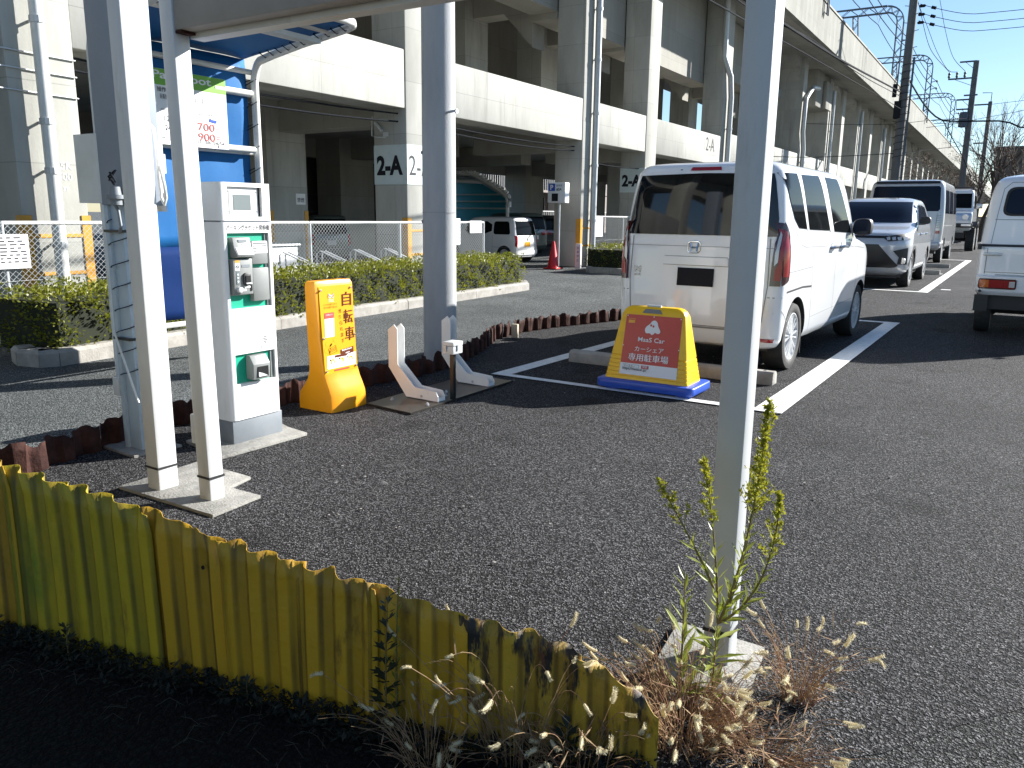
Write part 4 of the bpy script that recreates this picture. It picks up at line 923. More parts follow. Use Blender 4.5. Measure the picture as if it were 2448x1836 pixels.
# ------------------------------------------------------------------ car-share stand
t = thing('car_share_sign', 'yellow A-shaped stand with a red car share poster on a blue base', 'sign', (-2.3, 5.7, 0))
b = MB(); b.prism(rrect(-2.70, -1.92, 5.47, 5.90, .05), 2, .02, .085); bs = b.build('base', 'pblue', t, bevel=.012, ang=50)
for x, y in ((-2.62, 5.50), (-2.05, 5.50), (-2.62, 5.78), (-2.05, 5.78)):
    b = MB(); b.box(x, x+.1, y, y+.1, .003, .021); b.build('foot', 'pblue', bs)
b = MB()
def msec(z, x0, x1, yf, yb, r=.03): return [(x, y, z) for x, y in rrect(x0, x1, yf, yb, r, 3)]
rr = []; z = .085; zs = [.085]
def lin(z): # outline at height z
    f = (z-.085)/(.64-.085); return (-2.655+.095*f, -1.985-.085*f, 5.535+.105*f, 5.835-.095*f)
levels = []
for i in range(6):
    z0_ = .086+i*.03; levels += [(z0_, 0), (z0_+.022, .0), (z0_+.024, -.007), (z0_+.028, -.007)]
levels += [(.27, 0), (.45, 0), (.58, 0), (.61, .012), (.628, .03), (.638, .055)]
for z, g in levels:
    x0, x1, yf, yb = lin(z); gx = g if z > .5 else 0
    dd = -g if z < .5 else 0
    rr.append(msec(z, x0+gx+dd*.8, x1-gx-dd*.8, yf+dd+(gx*.25), yb-dd-(gx*.25), .022))
n_ = len(rr[0]); vs = sum(rr, [])
fs = [(i*n_+j, i*n_+(j+1) % n_, (i+1)*n_+(j+1) % n_, (i+1)*n_+j) for i in range(len(rr)-1) for j in range(n_)]+[tuple(range(n_)), tuple(range((len(rr)-1)*n_, len(rr)*n_))]
b.add(vs, fs); sb = b.build('stand_body', 'yel2', t, smooth=True, ang=30)
def fy(z, off): return lin(z)[2]-off
def MP(u, v, off=.004):     # u across 0..1, v height in metres, on the leaning front
    return (-2.525+u*.445, fy(v, off), v)
UX = Vector((1, 0, 0)); UZ = Vector((0, .105/.555, 1))
b = MB(); b.add([MP(0, .575, .003), MP(1, .575, .003), MP(1.02, .125, .003), MP(-.02, .125, .003)], [(0, 1, 2, 3)]); ps = b.build('poster', 'red', t)
b = MB(); b.add([MP(-.016, .21), MP(1.016, .21), MP(1.02, .125), MP(-.02, .125)], [(0, 1, 2, 3)]); wb = b.build('poster_foot', 'inkw', ps)
def ML(mb, s, u, v, wd, **k): return lettering(mb, s, MP(u, v, .006), UX, UZ, wd=wd*.445, **k)
b = MB(); ML(b, 'MaaS Car', .26, .378, .48, h=.034, bold=.012); ML(b, 'カーシェア', .22, .305, .52, h=.036, bold=.04); ML(b, '専用駐車場', .12, .232, .72, h=.055, bold=.05)
blob = [(-.30, -.16), (-.33, -.02), (-.22, .10), (-.12, .16), (-.06, .27), (.08, .31), (.19, .22), (.22, .08), (.33, -.06), (.33, -.16), (.22, -.2), (.12, -.14), (.06, -.22), (-.03, -.25), (-.08, -.18), (-.18, -.19), (-.24, -.2)]
def smooth_poly(p, it=2):
    for _ in range(it):
        q = []
        for i in range(len(p)):
            a = p[i]; c = p[(i+1) % len(p)]
            q += [(a[0]*.75+c[0]*.25, a[1]*.75+c[1]*.25), (a[0]*.25+c[0]*.75, a[1]*.25+c[1]*.75)]
        p = q
    return p
flat(b, smooth_poly([(x*.19, z*.20) for x, z in blob]), Vector(MP(.5, .482, .006)), UX, UZ)
b.build('lettering', 'inkw', ps)
b = MB()
for x, z in ((-.014, .022), (.005, .016)): flat(b, disc2((x, z), .0085, 14), Vector(MP(.5, .482, .0075)), UX, UZ)
b.build('emblem_dots', 'red', ps)
b = MB(); flat(b, rect2(0, .052, 0, .034), Vector(MP(.05, .512, .006)), UX, UZ); tk_ = b.build('corner_tag', 'paper_y', ps)
b = MB(); flat(b, rect2(.003, .049, .022, .031), Vector(MP(.05, .512, .008)), UX, UZ); b.build('tag_band', 'red', tk_)
b = MB(); flat(b, rect2(0, .13, 0, .024), Vector(MP(.04, .178, .0055)), UX, UZ); o = b.build('search_box', 'inkg', wb)
b = MB(); flat(b, rect2(.0015, .1285, .0015, .0225), Vector(MP(.04, .178, .0065)), UX, UZ); b.build('search_field', 'inkw', o)
b = MB(); ML(b, 'マースカー', .06, .1825, .20, bold=.01) ; ML(b, 'https://maascar.jp/', .04, .155, .44, bold=.01)
for v in b.v: pass
b.v = [(x, y-.004, z) for x, y, z in b.v]; b.build('lettering', 'ink', wb)
b = MB(); flat(b, rect2(0, .06, 0, .024), Vector(MP(.375, .178, .0065)), UX, UZ); sbn = b.build('search_button', 'red', wb)
b = MB(); ML(b, '検索', .40, .1835, .09, bold=.02); b.v = [(x, y-.004, z) for x, y, z in b.v]; b.build('lettering', 'inkw', sbn)
b = MB()
for u, v in ((.02, .565), (.5, .567), (.98, .565), (0, .34), (1.0, .34), (-.01, .14), (1.01, .14)): b.lathe([(0, 0), (.005, 0), (.004, -.004), (0, -.004)], MP(u, v, .003), axis=1, seg=8)
b.build('poster_pins', 'inkw', t)
b = MB(); b.prism([(-2.40, .592), (-2.24, .592), (-2.265, .622), (-2.375, .622)], 1, 5.625, 5.66); b.build('handle_recess', 'dgrey', t)
b = MB(); b.tube([(-2.375, 5.665, .642), (-2.265, 5.665, .642)], .012, 8); b.build('handle', 'lgrey', t, smooth=True)
# ------------------------------------------------------------------ wheel stops
def stop(x0, x1, y, label):
    t = thing('wheel_stop', label, 'wheel stop', ((x0+x1)/2, y, 0), group='concrete wheel stops')
    b = MB(); b.prism([(y, -.002), (y+.135, -.002), (y+.125, .085), (y+.10, .105), (y+.03, .105), (y+.008, .085)], 0, x0, x1); b.build('block', 'kerb', t, bevel=.006)
    b = MB()
    for x in (x0+.08, x1-.08): b.lathe([(0, .1055), (.012, .1055), (.012, .108), (0, .108)], (x, y+.065, 0), seg=8)
    b.build('anchor_holes', 'dgrey', t)
stop(-2.24, -1.58, 6.36, 'concrete wheel stop behind the right rear tyre of the nearest white van')
stop(-3.42, -2.80, 6.36, 'concrete wheel stop partly hidden behind the left side of the yellow stand')
stop(-2.9, -1.74, 22.3, 'concrete wheel stop just behind the silver compact SUV')
stop(-2.85, -1.78, 25.7, 'concrete wheel stop under the tail of the tall pale van')
# ------------------------------------------------------------------ parking sign, cone, marker
t = thing('parking_sign', 'small white parking sign box with a blue P on a steel pole', 'sign', (-10.19, 18.22, 0))
b = MB(); b.tube([(-10.19, 18.24, 0), (-10.19, 18.24, 1.66)], .035, 10); b.build('pole', 'galv', t, smooth=True)
b = MB(); b.box(-10.45, -9.95, 18.1, 18.32, 1.63, 2.13); bx = b.build('sign_box', 'inkw', t, bevel=.008)
b = MB(); b.box(-10.42, -10.24, 18.092, 18.098, 1.92, 2.10); bp_ = b.build('blue_square', 'pblue', bx)
b = MB(); lettering(b, 'P', (-10.375, 18.089, 1.945), (1, 0, 0), (0, 0, 1), h=.13, bold=.04); b.build('lettering', 'inkw', bp_)
b = MB(); lettering(b, '#2A', (-10.2, 18.094, 1.925), (1, 0, 0), (0, 0, 1), h=.07, bold=.03); lettering(b, '駐車場', (-10.2, 18.094, 2.03), (1, 0, 0), (0, 0, 1), h=.05); b.build('lettering', 'inkg', bx)
b = MB(); b.box(-10.33, -10.15, 18.092, 18.098, 1.67, 1.86); b.build('display_panel', 'ink', bx)
t = thing('traffic_cone', 'red traffic cone at the foot of the parking sign', 'traffic cone', (-10.05, 17.75, 0))
b = MB(); b.lathe([(.16, .03), (.145, .06), (.035, .66), (.03, .68), (0, .68)], (-10.05, 17.75, 0), seg=20); b.build('cone', 'cone', t, smooth=True)
b = MB(); b.box(-10.24, -9.86, 17.56, 17.94, 0, .03); b.build('foot_plate', 'cone', t, bevel=.008)
t = thing('marker_post', 'short white marker post with printed lettering between the cone and the short hedge', 'marker post', (-9.62, 18.3, 0))
b = MB(); b.box(-9.70, -9.55, 18.26, 18.32, 0, .62); b.build('board', 'inkw', t, bevel=.006)
b = MB(); lettering(b, '駐', (-9.66, 18.257, .48), (1, 0, 0), (0, 0, 1), h=.07); lettering(b, '車', (-9.66, 18.257, .38), (1, 0, 0), (0, 0, 1), h=.07); lettering(b, '禁', (-9.66, 18.257, .28), (1, 0, 0), (0, 0, 1), h=.07); lettering(b, '止', (-9.66, 18.257, .18), (1, 0, 0), (0, 0, 1), h=.07); b.build('lettering', 'inkg', t)
# teal shelter under the viaduct
t = thing('teal_shelter', 'teal tarpaulin shelter with white pipe edges under the viaduct behind the small white van', 'shelter', (-17, 23.4, 0))
def TS(x, z, y): return (x-.64*(y-21.8), y, z)
hoop = [(-14.05, 0), (-14.05, 1.5), (-14.05, 1.78), (-14.12, 1.94), (-14.28, 2.05), (-15.36, 2.58), (-15.5, 2.60), (-17.6, 2.60)]
b = MB()
for y in (21.8, 23.4, 25): b.tube([TS(x, z, y) for x, z in hoop]+[TS(-17.6, 0, y)], .055, 8)
for x, z in ((-14.1, 1.6), (-14.1, 1.9), (-15.4, 2.56), (-17.55, 2.0)): b.tube([TS(x, z, 21.8), TS(x, z, 25)], .03, 6)
for z in (1.55, 1.8, 2.05): b.tube([TS(-14.1, z, 25.02), TS(-17.5, z, 25.02)], .03, 6)
b.build('pipe_frame', 'pipe', t, smooth=True)
b = MB(); n_ = len(hoop)
b.add([TS(x+.07, z+.05, y) for y in (21.75, 25.05) for x, z in hoop[1:]], [(i, i+1, n_-1+i+1, n_-1+i) for i in range(n_-2)]); b.build('roof_tarp', 'teal', t)
b = MB(); b.add([TS(x, z, 25.08) for x, z in [(-14.05, .6)]+hoop[1:]+[(-17.6, .6)]], [tuple(range(n_+1))]); b.build('end_tarp', 'teal', t)
b = MB()
for i in range(n_-2):
    (xa, za), (xb, zb) = hoop[i+1], hoop[i+2]
    k = max(1, int(math.hypot(xb-xa, zb-za)/.16))
    for j in range(k):
        f0, f1 = j/k, (j+.62)/k
        b = MB(); b.tube([TS(xa+(xb-xa)*f0+.08, za+(zb-za)*f0+.06, 21.72), TS(xa+(xb-xa)*f1+.08, za+(zb-za)*f1+.06, 21.72)], .055, 5); b.build('lacing_trim', 'inkw', t)
b = MB(); b.tube([TS(-15.0, 2.36, 22.2), TS(-16.6, 2.44, 22.2)], .06, 8); b.build('lamp_tube', 'inkw', t)
# ------------------------------------------------------------------ vehicles: y = 0 at the tail, +y forward, x to the right
def pchip(xs, ys, q):
    xs = np.array(xs, float); ys = np.array(ys, float); h = np.diff(xs); d = np.diff(ys)/h; m = np.zeros_like(ys)
    m[0] = d[0]; m[-1] = d[-1]
    for i in range(1, len(xs)-1):
        if d[i-1]*d[i] > 0:
            w1 = 2*h[i]+h[i-1]; w2 = h[i]+2*h[i-1]; m[i] = (w1+w2)/(w1/d[i-1]+w2/d[i])
    k = np.clip(np.searchsorted(xs, q)-1, 0, len(h)-1); t = (q-xs[k])/h[k]
    return (2*t**3-3*t**2+1)*ys[k]+(t**3-2*t**2+t)*h[k]*m[k]+(-2*t**3+3*t**2)*ys[k+1]+(t**3-t**2)*h[k]*m[k+1]
class Car:
    def __init__(s, root, slices, paint, arches, bow=.03, nz=56, crown=.02):
        s.root = root
        S = np.array(slices, float); zq = np.unique(np.concatenate([np.linspace(S[0, 0], S[-1, 0], nz), S[:, 0]]))
        cols = [pchip(S[:, 0], S[:, k], zq) for k in range(1, 6)]
        vs = []; N = None
        def ring(z, yr, yf, w, rr, rf):
            rr = min(rr, w*.9, (yf-yr)*.45); rf = min(rf, w*.9, (yf-yr)*.45); p = []
            def bw(x): return bow*(1-(x/w)**2)
            for x in np.linspace(-w+rr, w-rr, 13): p.append((x, yr-bw(x)*.6))
            for i in range(1, 7): a = math.radians(-90+90*i/6); p.append((w-rr+rr*math.cos(a), yr-bw(w-rr)*.6*(1-i/6)+rr+rr*math.sin(a)))
            for y in np.linspace(yr+rr, yf-rf, 26)[1:-1]: p.append((w, y))
            for i in range(0, 7): a = math.radians(90*i/6); p.append((w-rf+rf*math.cos(a), yf+bw(w-rf)*(i/6)-rf+rf*math.sin(a)))
            for x in np.linspace(w-rf, -w+rf, 13)[1:-1]: p.append((x, yf+bw(x)))
            for i in range(0, 7): a = math.radians(90+90*i/6); p.append((-w+rf+rf*math.cos(a), yf+bw(w-rf)*(1-i/6)-rf+rf*math.sin(a)))
            for y in np.linspace(yf-rf, yr+rr, 26)[1:-1]: p.append((-w, y))
            for i in range(0, 6): a = math.radians(180+90*i/6); p.append((-w+rr+rr*math.cos(a), yr-bw(w-rr)*.6*(i/6)+rr+rr*math.sin(a)))
            return [(x, y, z) for x, y in p]
        R = [ring(z, *[c[i] for c in cols]) for i, z in enumerate(zq)]
        zt, last = zq[-1], [c[-1] for c in cols]
        cy = (last[0]+last[1])/2; top = R[-1]
        for f, dz_ in ((.85, .35), (.6, .75), (.3, .95)): R.append([(x*f, cy+(y-cy)*f, zt+crown*dz_) for x, y, z in top])
        n_ = len(R[0]); vs = sum(R, [])
        fs = [(i*n_+j, i*n_+(j+1) % n_, (i+1)*n_+(j+1) % n_, (i+1)*n_+j) for i in range(len(R)-1) for j in range(n_)]
        fs += [tuple(range(n_))[::-1], tuple(range((len(R)-1)*n_, len(R)*n_))]
        me = bpy.data.meshes.new('body'); me.from_pydata(vs, [], fs); me.materials.append(MT[paint]); me.materials.append(MT['dark'])
        bm = bmesh.new(); bm.from_mesh(me); bmesh.ops.recalc_face_normals(bm, faces=bm.faces); bm.to_mesh(me); bm.free()
        s.bvh = BVHTree.FromPolygons([Vector(v) for v in vs], fs)
        o = bpy.data.objects.new('body', me); COL.objects.link(o)
        tmp = []
        for y, zc, r, wd in arches:
            for sg in (-1, 1):
                wmax = max(c for c in cols[2])
                c = MB(); c.lathe([(r, sg*(wmax-wd)), (r, sg*(wmax+.2))], (0, y, zc), axis=0, seg=40); k = c.build('cut', 'dark'); k.data.materials.clear(); k.data.materials.append(MT[paint]); k.data.materials.append(MT['dark'])
                for p in k.data.polygons: p.material_index = 1
                md = o.modifiers.new('b', 'BOOLEAN'); md.operation = 'DIFFERENCE'; md.object = k; md.solver = 'EXACT'; tmp.append(k)
        bpy.context.view_layer.update()
        ev = o.evaluated_get(bpy.context.evaluated_depsgraph_get()); nm = bpy.data.meshes.new_from_object(ev)
        o.modifiers.clear(); o.data = nm
        for k in tmp: bpy.data.objects.remove(k)
        nm.shade_smooth(); nm.set_sharp_from_angle(angle=math.radians(38))
        o.parent = root; s.body = o
    def hit(s, side, a, b):
        """side 'R','L': (y,z); 'B','F': (x,z); 'T': (x,y)"""
        if side in 'RL':
            sg = 1 if side == 'R' else -1; o_, d = Vector((sg*4, a, b)), Vector((-sg, 0, 0))
        elif side in 'BF':
            sg = -1 if side == 'B' else 1; o_, d = Vector((a, 4+sg*12, b)), Vector((0, -sg, 0))
        else: o_, d = Vector((a, b, 9)), Vector((0, 0, -1))
        p, n, i, dist = s.bvh.ray_cast(o_, d)
        if p is None: return None
        return p, n
    def panel(s, name, side, pts, m, parent=None, off=.004, step=.07, curve=0):
        if curve: pts = smooth_poly(pts, curve)
        bm = bmesh.new(); vv = [bm.verts.new((p[0], p[1], 0)) for p in pts]; bm.faces.new(vv)
        xs = [p[0] for p in pts]; ys = [p[1] for p in pts]
        for ax, lo, hi in ((0, min(xs), max(xs)), (1, min(ys), max(ys))):
            k = int((hi-lo)/step)
            for i in range(1, k+1):
                c = lo+(hi-lo)*i/(k+1); co = [0, 0, 0]; no = [0, 0, 0]; co[ax] = c; no[ax] = 1
                bmesh.ops.bisect_plane(bm, geom=bm.verts[:]+bm.edges[:]+bm.faces[:], plane_co=co, plane_no=no)
        ok = True
        for v in bm.verts:
            h = s.hit(side, v.co.x, v.co.y)
            if h is None: ok = False; continue
            v.co = h[0]+h[1]*off
        if not ok:
            for v in [v for v in bm.verts if abs(v.co.z) < 1e-9]: bm.verts.remove(v)
        me = bpy.data.meshes.new(name); bm.to_mesh(me); bm.free(); me.materials.append(MT[m]); me.shade_smooth()
        o = bpy.data.objects.new(name, me); COL.objects.link(o); o.parent = parent or s.root
        return o
    def seam(s, side, lines, wd=.008, name='panel_seam', m='seam', off=.0025, parent=None):
        vs = []; fs = []
        for ln in lines:
            P = []
            for (a0, b0), (a1, b1) in zip(ln[:-1], ln[1:]):
                n_ = max(2, int(math.hypot(a1-a0, b1-b0)/.04))
                P += [(a0+(a1-a0)*i/n_, b0+(b1-b0)*i/n_) for i in range(n_)]
            P.append(ln[-1]); prev = None
            for i, p in enumerate(P):
                q = P[min(i+1, len(P)-1)]; r = P[max(i-1, 0)]; d = (q[0]-r[0], q[1]-r[1]); l = math.hypot(*d) or 1; nx, ny = -d[1]/l*wd/2, d[0]/l*wd/2
                h1 = s.hit(side, p[0]+nx, p[1]+ny); h2 = s.hit(side, p[0]-nx, p[1]-ny)
                if not h1 or not h2: prev = None; continue
                vs += [h1[0]+h1[1]*off, h2[0]+h2[1]*off]; k = len(vs)
                if prev is not None: fs.append((prev, prev+1, k-1, k-2))
                prev = k-2
        return raw(name, vs, fs, m, None, True) if False else s._raw(name, vs, fs, m, parent or s.body)
    def _raw(s, name, vs, fs, m, parent):
        me = bpy.data.meshes.new(name); me.from_pydata([tuple(v) for v in vs], [], fs); me.materials.append(MT[m]); me.shade_smooth()
        o = bpy.data.objects.new(name, me); COL.objects.link(o); o.parent = parent; return o
    def wheel(s, x, y, r, wd, spokes=9, rimr=.71, parent=None, tread=False, m='alloy'):
        sg = 1 if x > 0 else -1
        b = MB(); xo = x; xi = x-sg*wd
        b.lathe([(r*rimr, xi), (r*.95, xi), (r, xi+sg*.03), (r, xo-sg*.03), (r*.97, xo-sg*.006), (r*.86, xo), (r*.74, xo-sg*.004), (r*rimr, xo-sg*.012), (r*rimr, xo-sg*.08), (0, xo-sg*.085)], (0, y, r), axis=0, seg=44)
        if tread:
            for i in range(26):
                a = 2*math.pi*i/26
                for q in (.25, .75): b.box(xi+sg*wd*(q-.2), xi+sg*wd*(q+.2), y+(r)*math.cos(a)-.02, y+(r)*math.cos(a)+.02, r+r*math.sin(a)-.02, r+r*math.sin(a)+.02)
        w_ = b.build('wheel', 'rubber', s.root, smooth=True, world=False)
        b = MB(); R_ = r*rimr
        b.lathe([(R_, xo-sg*.075), (R_, xo-sg*.010), (R_*.95, xo-sg*.008), (R_*.93, xo-sg*.075)], (0, y, r), axis=0, seg=44)
        b.lathe([(0, xo-sg*.008), (R_*.16, xo-sg*.010), (R_*.2, xo-sg*.03), (R_*.2, xo-sg*.06), (0, xo-sg*.06)], (0, y, r), axis=0, seg=20)
        for i in range(spokes):
            a = 2*math.pi*i/spokes
            for da, db in ((-.10, -.16), (.10, .16)):
                p = [(R_*.17, a+da*1.6-.08), (R_*.17, a+da*1.6+.08), (R_*.95, a+db+.045), (R_*.95, a+db-.045)]
                V = [(xo-sg*(.014 if rr_ < R_*.5 else .016)-sg*dd, y+rr_*math.cos(t_), r+rr_*math.sin(t_)) for dd in (0, .03) for rr_, t_ in p]
                b.add(V, [(0, 1, 2, 3), (4, 5, 6, 7), (0, 1, 5, 4), (1, 2, 6, 5), (2, 3, 7, 6), (3, 0, 4, 7)])
        b.build('rim', m, w_, smooth=True, world=False)
        return w_
    def part(s, mb, name, m, parent=None, **k): return mb.build(name, m, parent or s.root, world=False, **k)
# --- the nearest white kei van -----------------------------------------------------------------
t = thing('kei_van', 'boxy white kei van seen from behind with dark rear window, parked behind the yellow stand', 'car', (-2.395, 6.735, 0), math.radians(-1.9))
ca = Car(t, [(.215, .07, 3.40, .66, .12, .25), (.24, .03, 3.46, .70, .12, .25), (.32, .005, 3.50, .735, .12, .26), (.45, -.005, 3.52, .745, .12, .26), (.62, .0, 3.53, .747, .11, .26), (.78, .012, 3.52, .747, .10, .24), (.95, .02, 3.46, .745, .10, .22), (1.03, .024, 3.34, .742, .10, .22), (1.075, .027, 3.08, .738, .10, .24), (1.10, .03, 2.93, .732, .10, .26), (1.2, .04, 2.80, .722, .10, .26), (1.4, .06, 2.64, .700, .10, .24), (1.6, .085, 2.46, .672, .10, .22), (1.69, .105, 2.36, .648, .10, .2), (1.735, .135, 2.26, .61, .10, .2), (1.762, .19, 2.10, .55, .12, .2), (1.775, .28, 1.9, .46, .14, .2)],
         'car', [(.475, .295, .345, .26), (3.06, .295, .345, .26)], bow=.022, crown=.012)
for x in (-.735, .735):
    for y in (.475, 3.06): ca.wheel(x, y, .292, .19, 8)
rw = ca.panel('rear_window', 'B', [(-.665, 1.155), (.665, 1.155), (.66, 1.30), (.635, 1.45), (.605, 1.60), (.585, 1.66), (0, 1.672), (-.585, 1.66), (-.605, 1.60), (-.635, 1.45), (-.66, 1.30)], 'glassr', off=.006)
b = MB()
for x0, x1, z0, z1 in ((-.137, .143, 1.694, 1.722),):
    ca.panel('high_brake_lamp', 'B', [(x0+.012, z1), (x1-.012, z1), (x1, z0), (x0, z0)], 'lampr', off=.006)
def taillamp(sg):
    P = [(.725, 1.245), (.705, 1.275), (.672, 1.20), (.655, 1.10), (.648, .95), (.642, .76), (.735, .76), (.745, .85), (.745, 1.15)]
    # build on the side and the rear face so that the lamp wraps the corner
    l = ca.panel('tail_lamp', 'B', [(sg*(x if x < .72 else .715), z) for x, z in [(.640, .755), (.715, .755), (.716, 1.20), (.700, 1.275), (.672, 1.22), (.652, 1.10), (.645, .95)]], 'lampd', off=.012, step=.03)
    ca.panel('lamp_lens', 'R' if sg > 0 else 'L', [(.045, .755), (.14, .80), (.155, .86), (.155, 1.16), (.105, 1.255), (.045, 1.275)], 'lampd', l, off=.010, step=.03)
    ca.panel('lamp_lens', 'B', [(sg*x, z) for x, z in [(.686, .80), (.714, .80), (.714, 1.17), (.702, 1.22), (.694, 1.12), (.69, 1.0), (.688, .93), (.672, .90), (.668, .80)]], 'lampr', l, off=.016, step=.03)
    ca.panel('lamp_lens', 'R' if sg > 0 else 'L', [(.05, .83), (.115, .83), (.125, .90), (.125, 1.12), (.10, 1.20), (.05, 1.22)], 'lampr', l, off=.014, step=.03)
    ca.panel('lamp_lens', 'B', [(sg*x, z) for x, z in [(.664, .92), (.685, .95), (.688, 1.10), (.690, 1.17), (.678, 1.20), (.668, 1.10), (.662, 1.0)]], 'lampw', l, off=.018, step=.03)
taillamp(1); taillamp(-1)
ca.panel('licence_garnish', 'B', [(-.30, .955), (-.285, .968), (.26, .968), (.275, .955), (.28, .90), (-.31, .90)], 'car', off=.014)
ca.seam('B', [[(-.30, .972), (.27, .972), (.285, .955), (.285, .90)], [(-.31, .897), (.285, .897)], [(-.66, 1.06), (.66, 1.06)]], wd=.004)
ca.panel('number_plate', 'B', [(-.165, .72), (.165, .72), (.165, .875), (-.165, .875)], 'ink', off=.012)
ca.seam('B', [[(-.615, 1.14), (-.625, .75), (-.60, .46), (-.56, .385), (.56, .385), (.60, .46), (.625, .75), (.615, 1.14)], [(-.735, .66), (-.63, .66)], [(.63, .66), (.735, .66)]], wd=.008)
ca.seam('B', [[(-.56, .37), (.56, .37)]], wd=.016, m='seam')
for sg in (-1, 1): ca.panel('reflector', 'B', [(sg*.60, .285), (sg*.69, .285), (sg*.70, .315), (sg*.60, .315)], 'lampr', off=.006, step=.03)
for sg in (-1, 1):
    b = MB(); b.lathe([(.014, -.012), (.012, -.014), (.010, -.012)], (sg*.675, .02, .53), axis=1, seg=14); ca.part(b, 'parking_sensor', 'lgrey')
# maker's badge and model badge
yb = ca.hit('B', -.03, 1.055)[0].y
b = MB()
ringp = rrect(-.085, .025, 1.005, 1.10, .025, 4)
b.tube([(x, yb-.008, z) for x, z in ringp+[ringp[0]]], .0055, 6)
for (xa, za), (xb2, zb) in (((-.066, 1.09), (-.052, 1.018)), ((.006, 1.09), (-.008, 1.018)), ((-.054, 1.048), (-.006, 1.048))): b.tube([(xa, yb-.008, za), (xb2, yb-.008, zb)], .007, 6)
ca.part(b, 'maker_badge', 'chrome', smooth=True)
b = MB(); yb2 = ca.hit('B', -.55, .84)[0].y-.008
lettering(b, 'N', (-.583, yb2, .815), (1, 0, 0), (0, 0, 1), h=.06, wd=.062, bold=.05); lettering(b, 'BOX', (-.583, yb2, .785), (1, 0, 0), (0, 0, 1), wd=.064, bold=.03); ca.part(b, 'model_badge', 'chrome')
b = MB(); b.lathe([(0, .0), (.012, 0), (.012, .012), (0, .012)], (-.22, .10, 1.70), axis=1, seg=12); ca.part(b, 'washer_nozzle', 'black')
for side in 'RL':
    ca.panel('side_window', side, [(.105, 1.665), (.475, 1.676), (.70, 1.215), (.46, 1.225), (.33, 1.30), (.20, 1.46)], 'glass', off=.006)
    ca.panel('side_window', side, [(.60, 1.672), (1.20, 1.688), (1.53, 1.195), (.78, 1.21)], 'glass', off=.006)
    ca.panel('side_window', side, [(1.42, 1.688), (1.92, 1.688), (2.44, 1.165), (1.70, 1.185)], 'glass', off=.006)
    ca.panel('window_pillar', side, [(.485, 1.68), (.59, 1.68), (.77, 1.205), (.71, 1.205)], 'lgrey', off=.005)
    ca.panel('window_pillar', side, [(1.215, 1.69), (1.41, 1.69), (1.69, 1.18), (1.545, 1.185)], 'lgrey', off=.005)
    ca.seam(side, [[(.90, 1.19), (.93, .66), (.97, .25), (1.72, .21)], [(1.62, 1.17), (1.78, .95), (1.80, .21)], [(2.56, 1.15), (2.82, .80), (2.74, .35), (2.66, .24), (1.80, .21)], [(.36, 1.20), (.52, 1.08), (.66, 1.06), (1.74, 1.05), (2.72, 1.02), (3.1, .99)], [(.15, .86), (.90, .88)], [(.06, .55), (.20, .45), (.32, .52)]], wd=.007)
    ca.seam(side, [[(.14, .70), (.62, .715), (.92, .705)]], wd=.016, name='sliding_rail', m='dark', parent=t)
    ca.seam(side, [[(.98, .42), (2.66, .46)]], wd=.004)
    sg = 1 if side == 'R' else -1
    for y in (1.62, 2.02):
        x = ca.hit(side, y, 1.03)[0].x
        b = MB(); b.tube([(x, y-.09, 1.03), (x+sg*.035, y-.07, 1.035), (x+sg*.04, y+.05, 1.035), (x, y+.08, 1.03)], .014, 8); ca.part(b, 'door_handle', 'chrome', smooth=True)
        b = MB(); b.lathe([(0, x+sg*.003), (.034, x+sg*.003), (.034, x+sg*.001), (0, x)], (0, y, 1.055), axis=0, seg=14); ca.part(b, 'handle_cup', 'lgrey')
    b = MB()
    prof = [(.0, .0), (.16, .0), (.185, .05), (.18, .15), (.14, .175), (.03, .17), (0, .13)]
    b.prism([(sg*(.73+u), 1.14+v) for u, v in smooth_poly(prof, 2)], 1, 2.48, 2.60); mr = ca.part(b, 'door_mirror', 'dark', bevel=.012, smooth=True)
    b = MB(); b.prism([(sg*(.742+u*.9), 1.152+v*.88) for u, v in smooth_poly(prof, 2)], 1, 2.474, 2.4795); ca.part(b, 'mirror_glass', 'glassb', mr)
ca.panel('windscreen', 'F', [(-.62, 1.14), (.62, 1.14), (.58, 1.62), (-.58, 1.62)], 'glass', off=.006)
ca.panel('headlamp', 'R', [(3.30, .78), (3.42, .80), (3.42, .94), (3.30, .93)], 'lampw', off=.006, step=.03)
b = MB(); b.box(-.62, .62, .15, 3.35, .19, .26); ca.part(b, 'underbody', 'dark')
for sg in (-1, 1):
    b = MB(); b.box(sg*.60, sg*.72, .80, .812, .10, .32); ca.part(b, 'mud_flap', 'dark')
# --- pale compact SUV facing us ---------------------------------------------------------------
t = thing('compact_suv', 'silver grey compact SUV facing the camera with a big black trapezoid grille', 'car', (-2.79, 21.05, 0), math.pi)
cb = Car(t, [(.24, .15, 3.80, .78, .2, .4), (.32, .05, 3.92, .86, .2, .42), (.5, .0, 3.99, .895, .2, .45), (.8, .0, 4.0, .905, .2, .45), (.95, .03, 3.96, .90, .2, .45), (1.05, .06, 3.86, .89, .2, .45), (1.12, .08, 3.55, .88, .2, .42), (1.18, .10, 3.15, .865, .2, .40), (1.24, .14, 2.95, .85, .2, .35), (1.45, .26, 2.62, .79, .2, .3), (1.65, .42, 2.25, .72, .2, .28), (1.73, .55, 2.0, .66, .2, .25), (1.765, .75, 1.7, .54, .2, .25)], 'suvp', [(.72, .345, .40, .28), (3.22, .345, .40, .28)], bow=.07, crown=.015)
for x in (-.88, .88):
    for y in (.72, 3.22): cb.wheel(x, y, .345, .22, 5)
cb.panel('windscreen', 'F', [(-.76, 1.25), (.76, 1.25), (.66, 1.67), (-.66, 1.67)], 'glassb', off=.006)
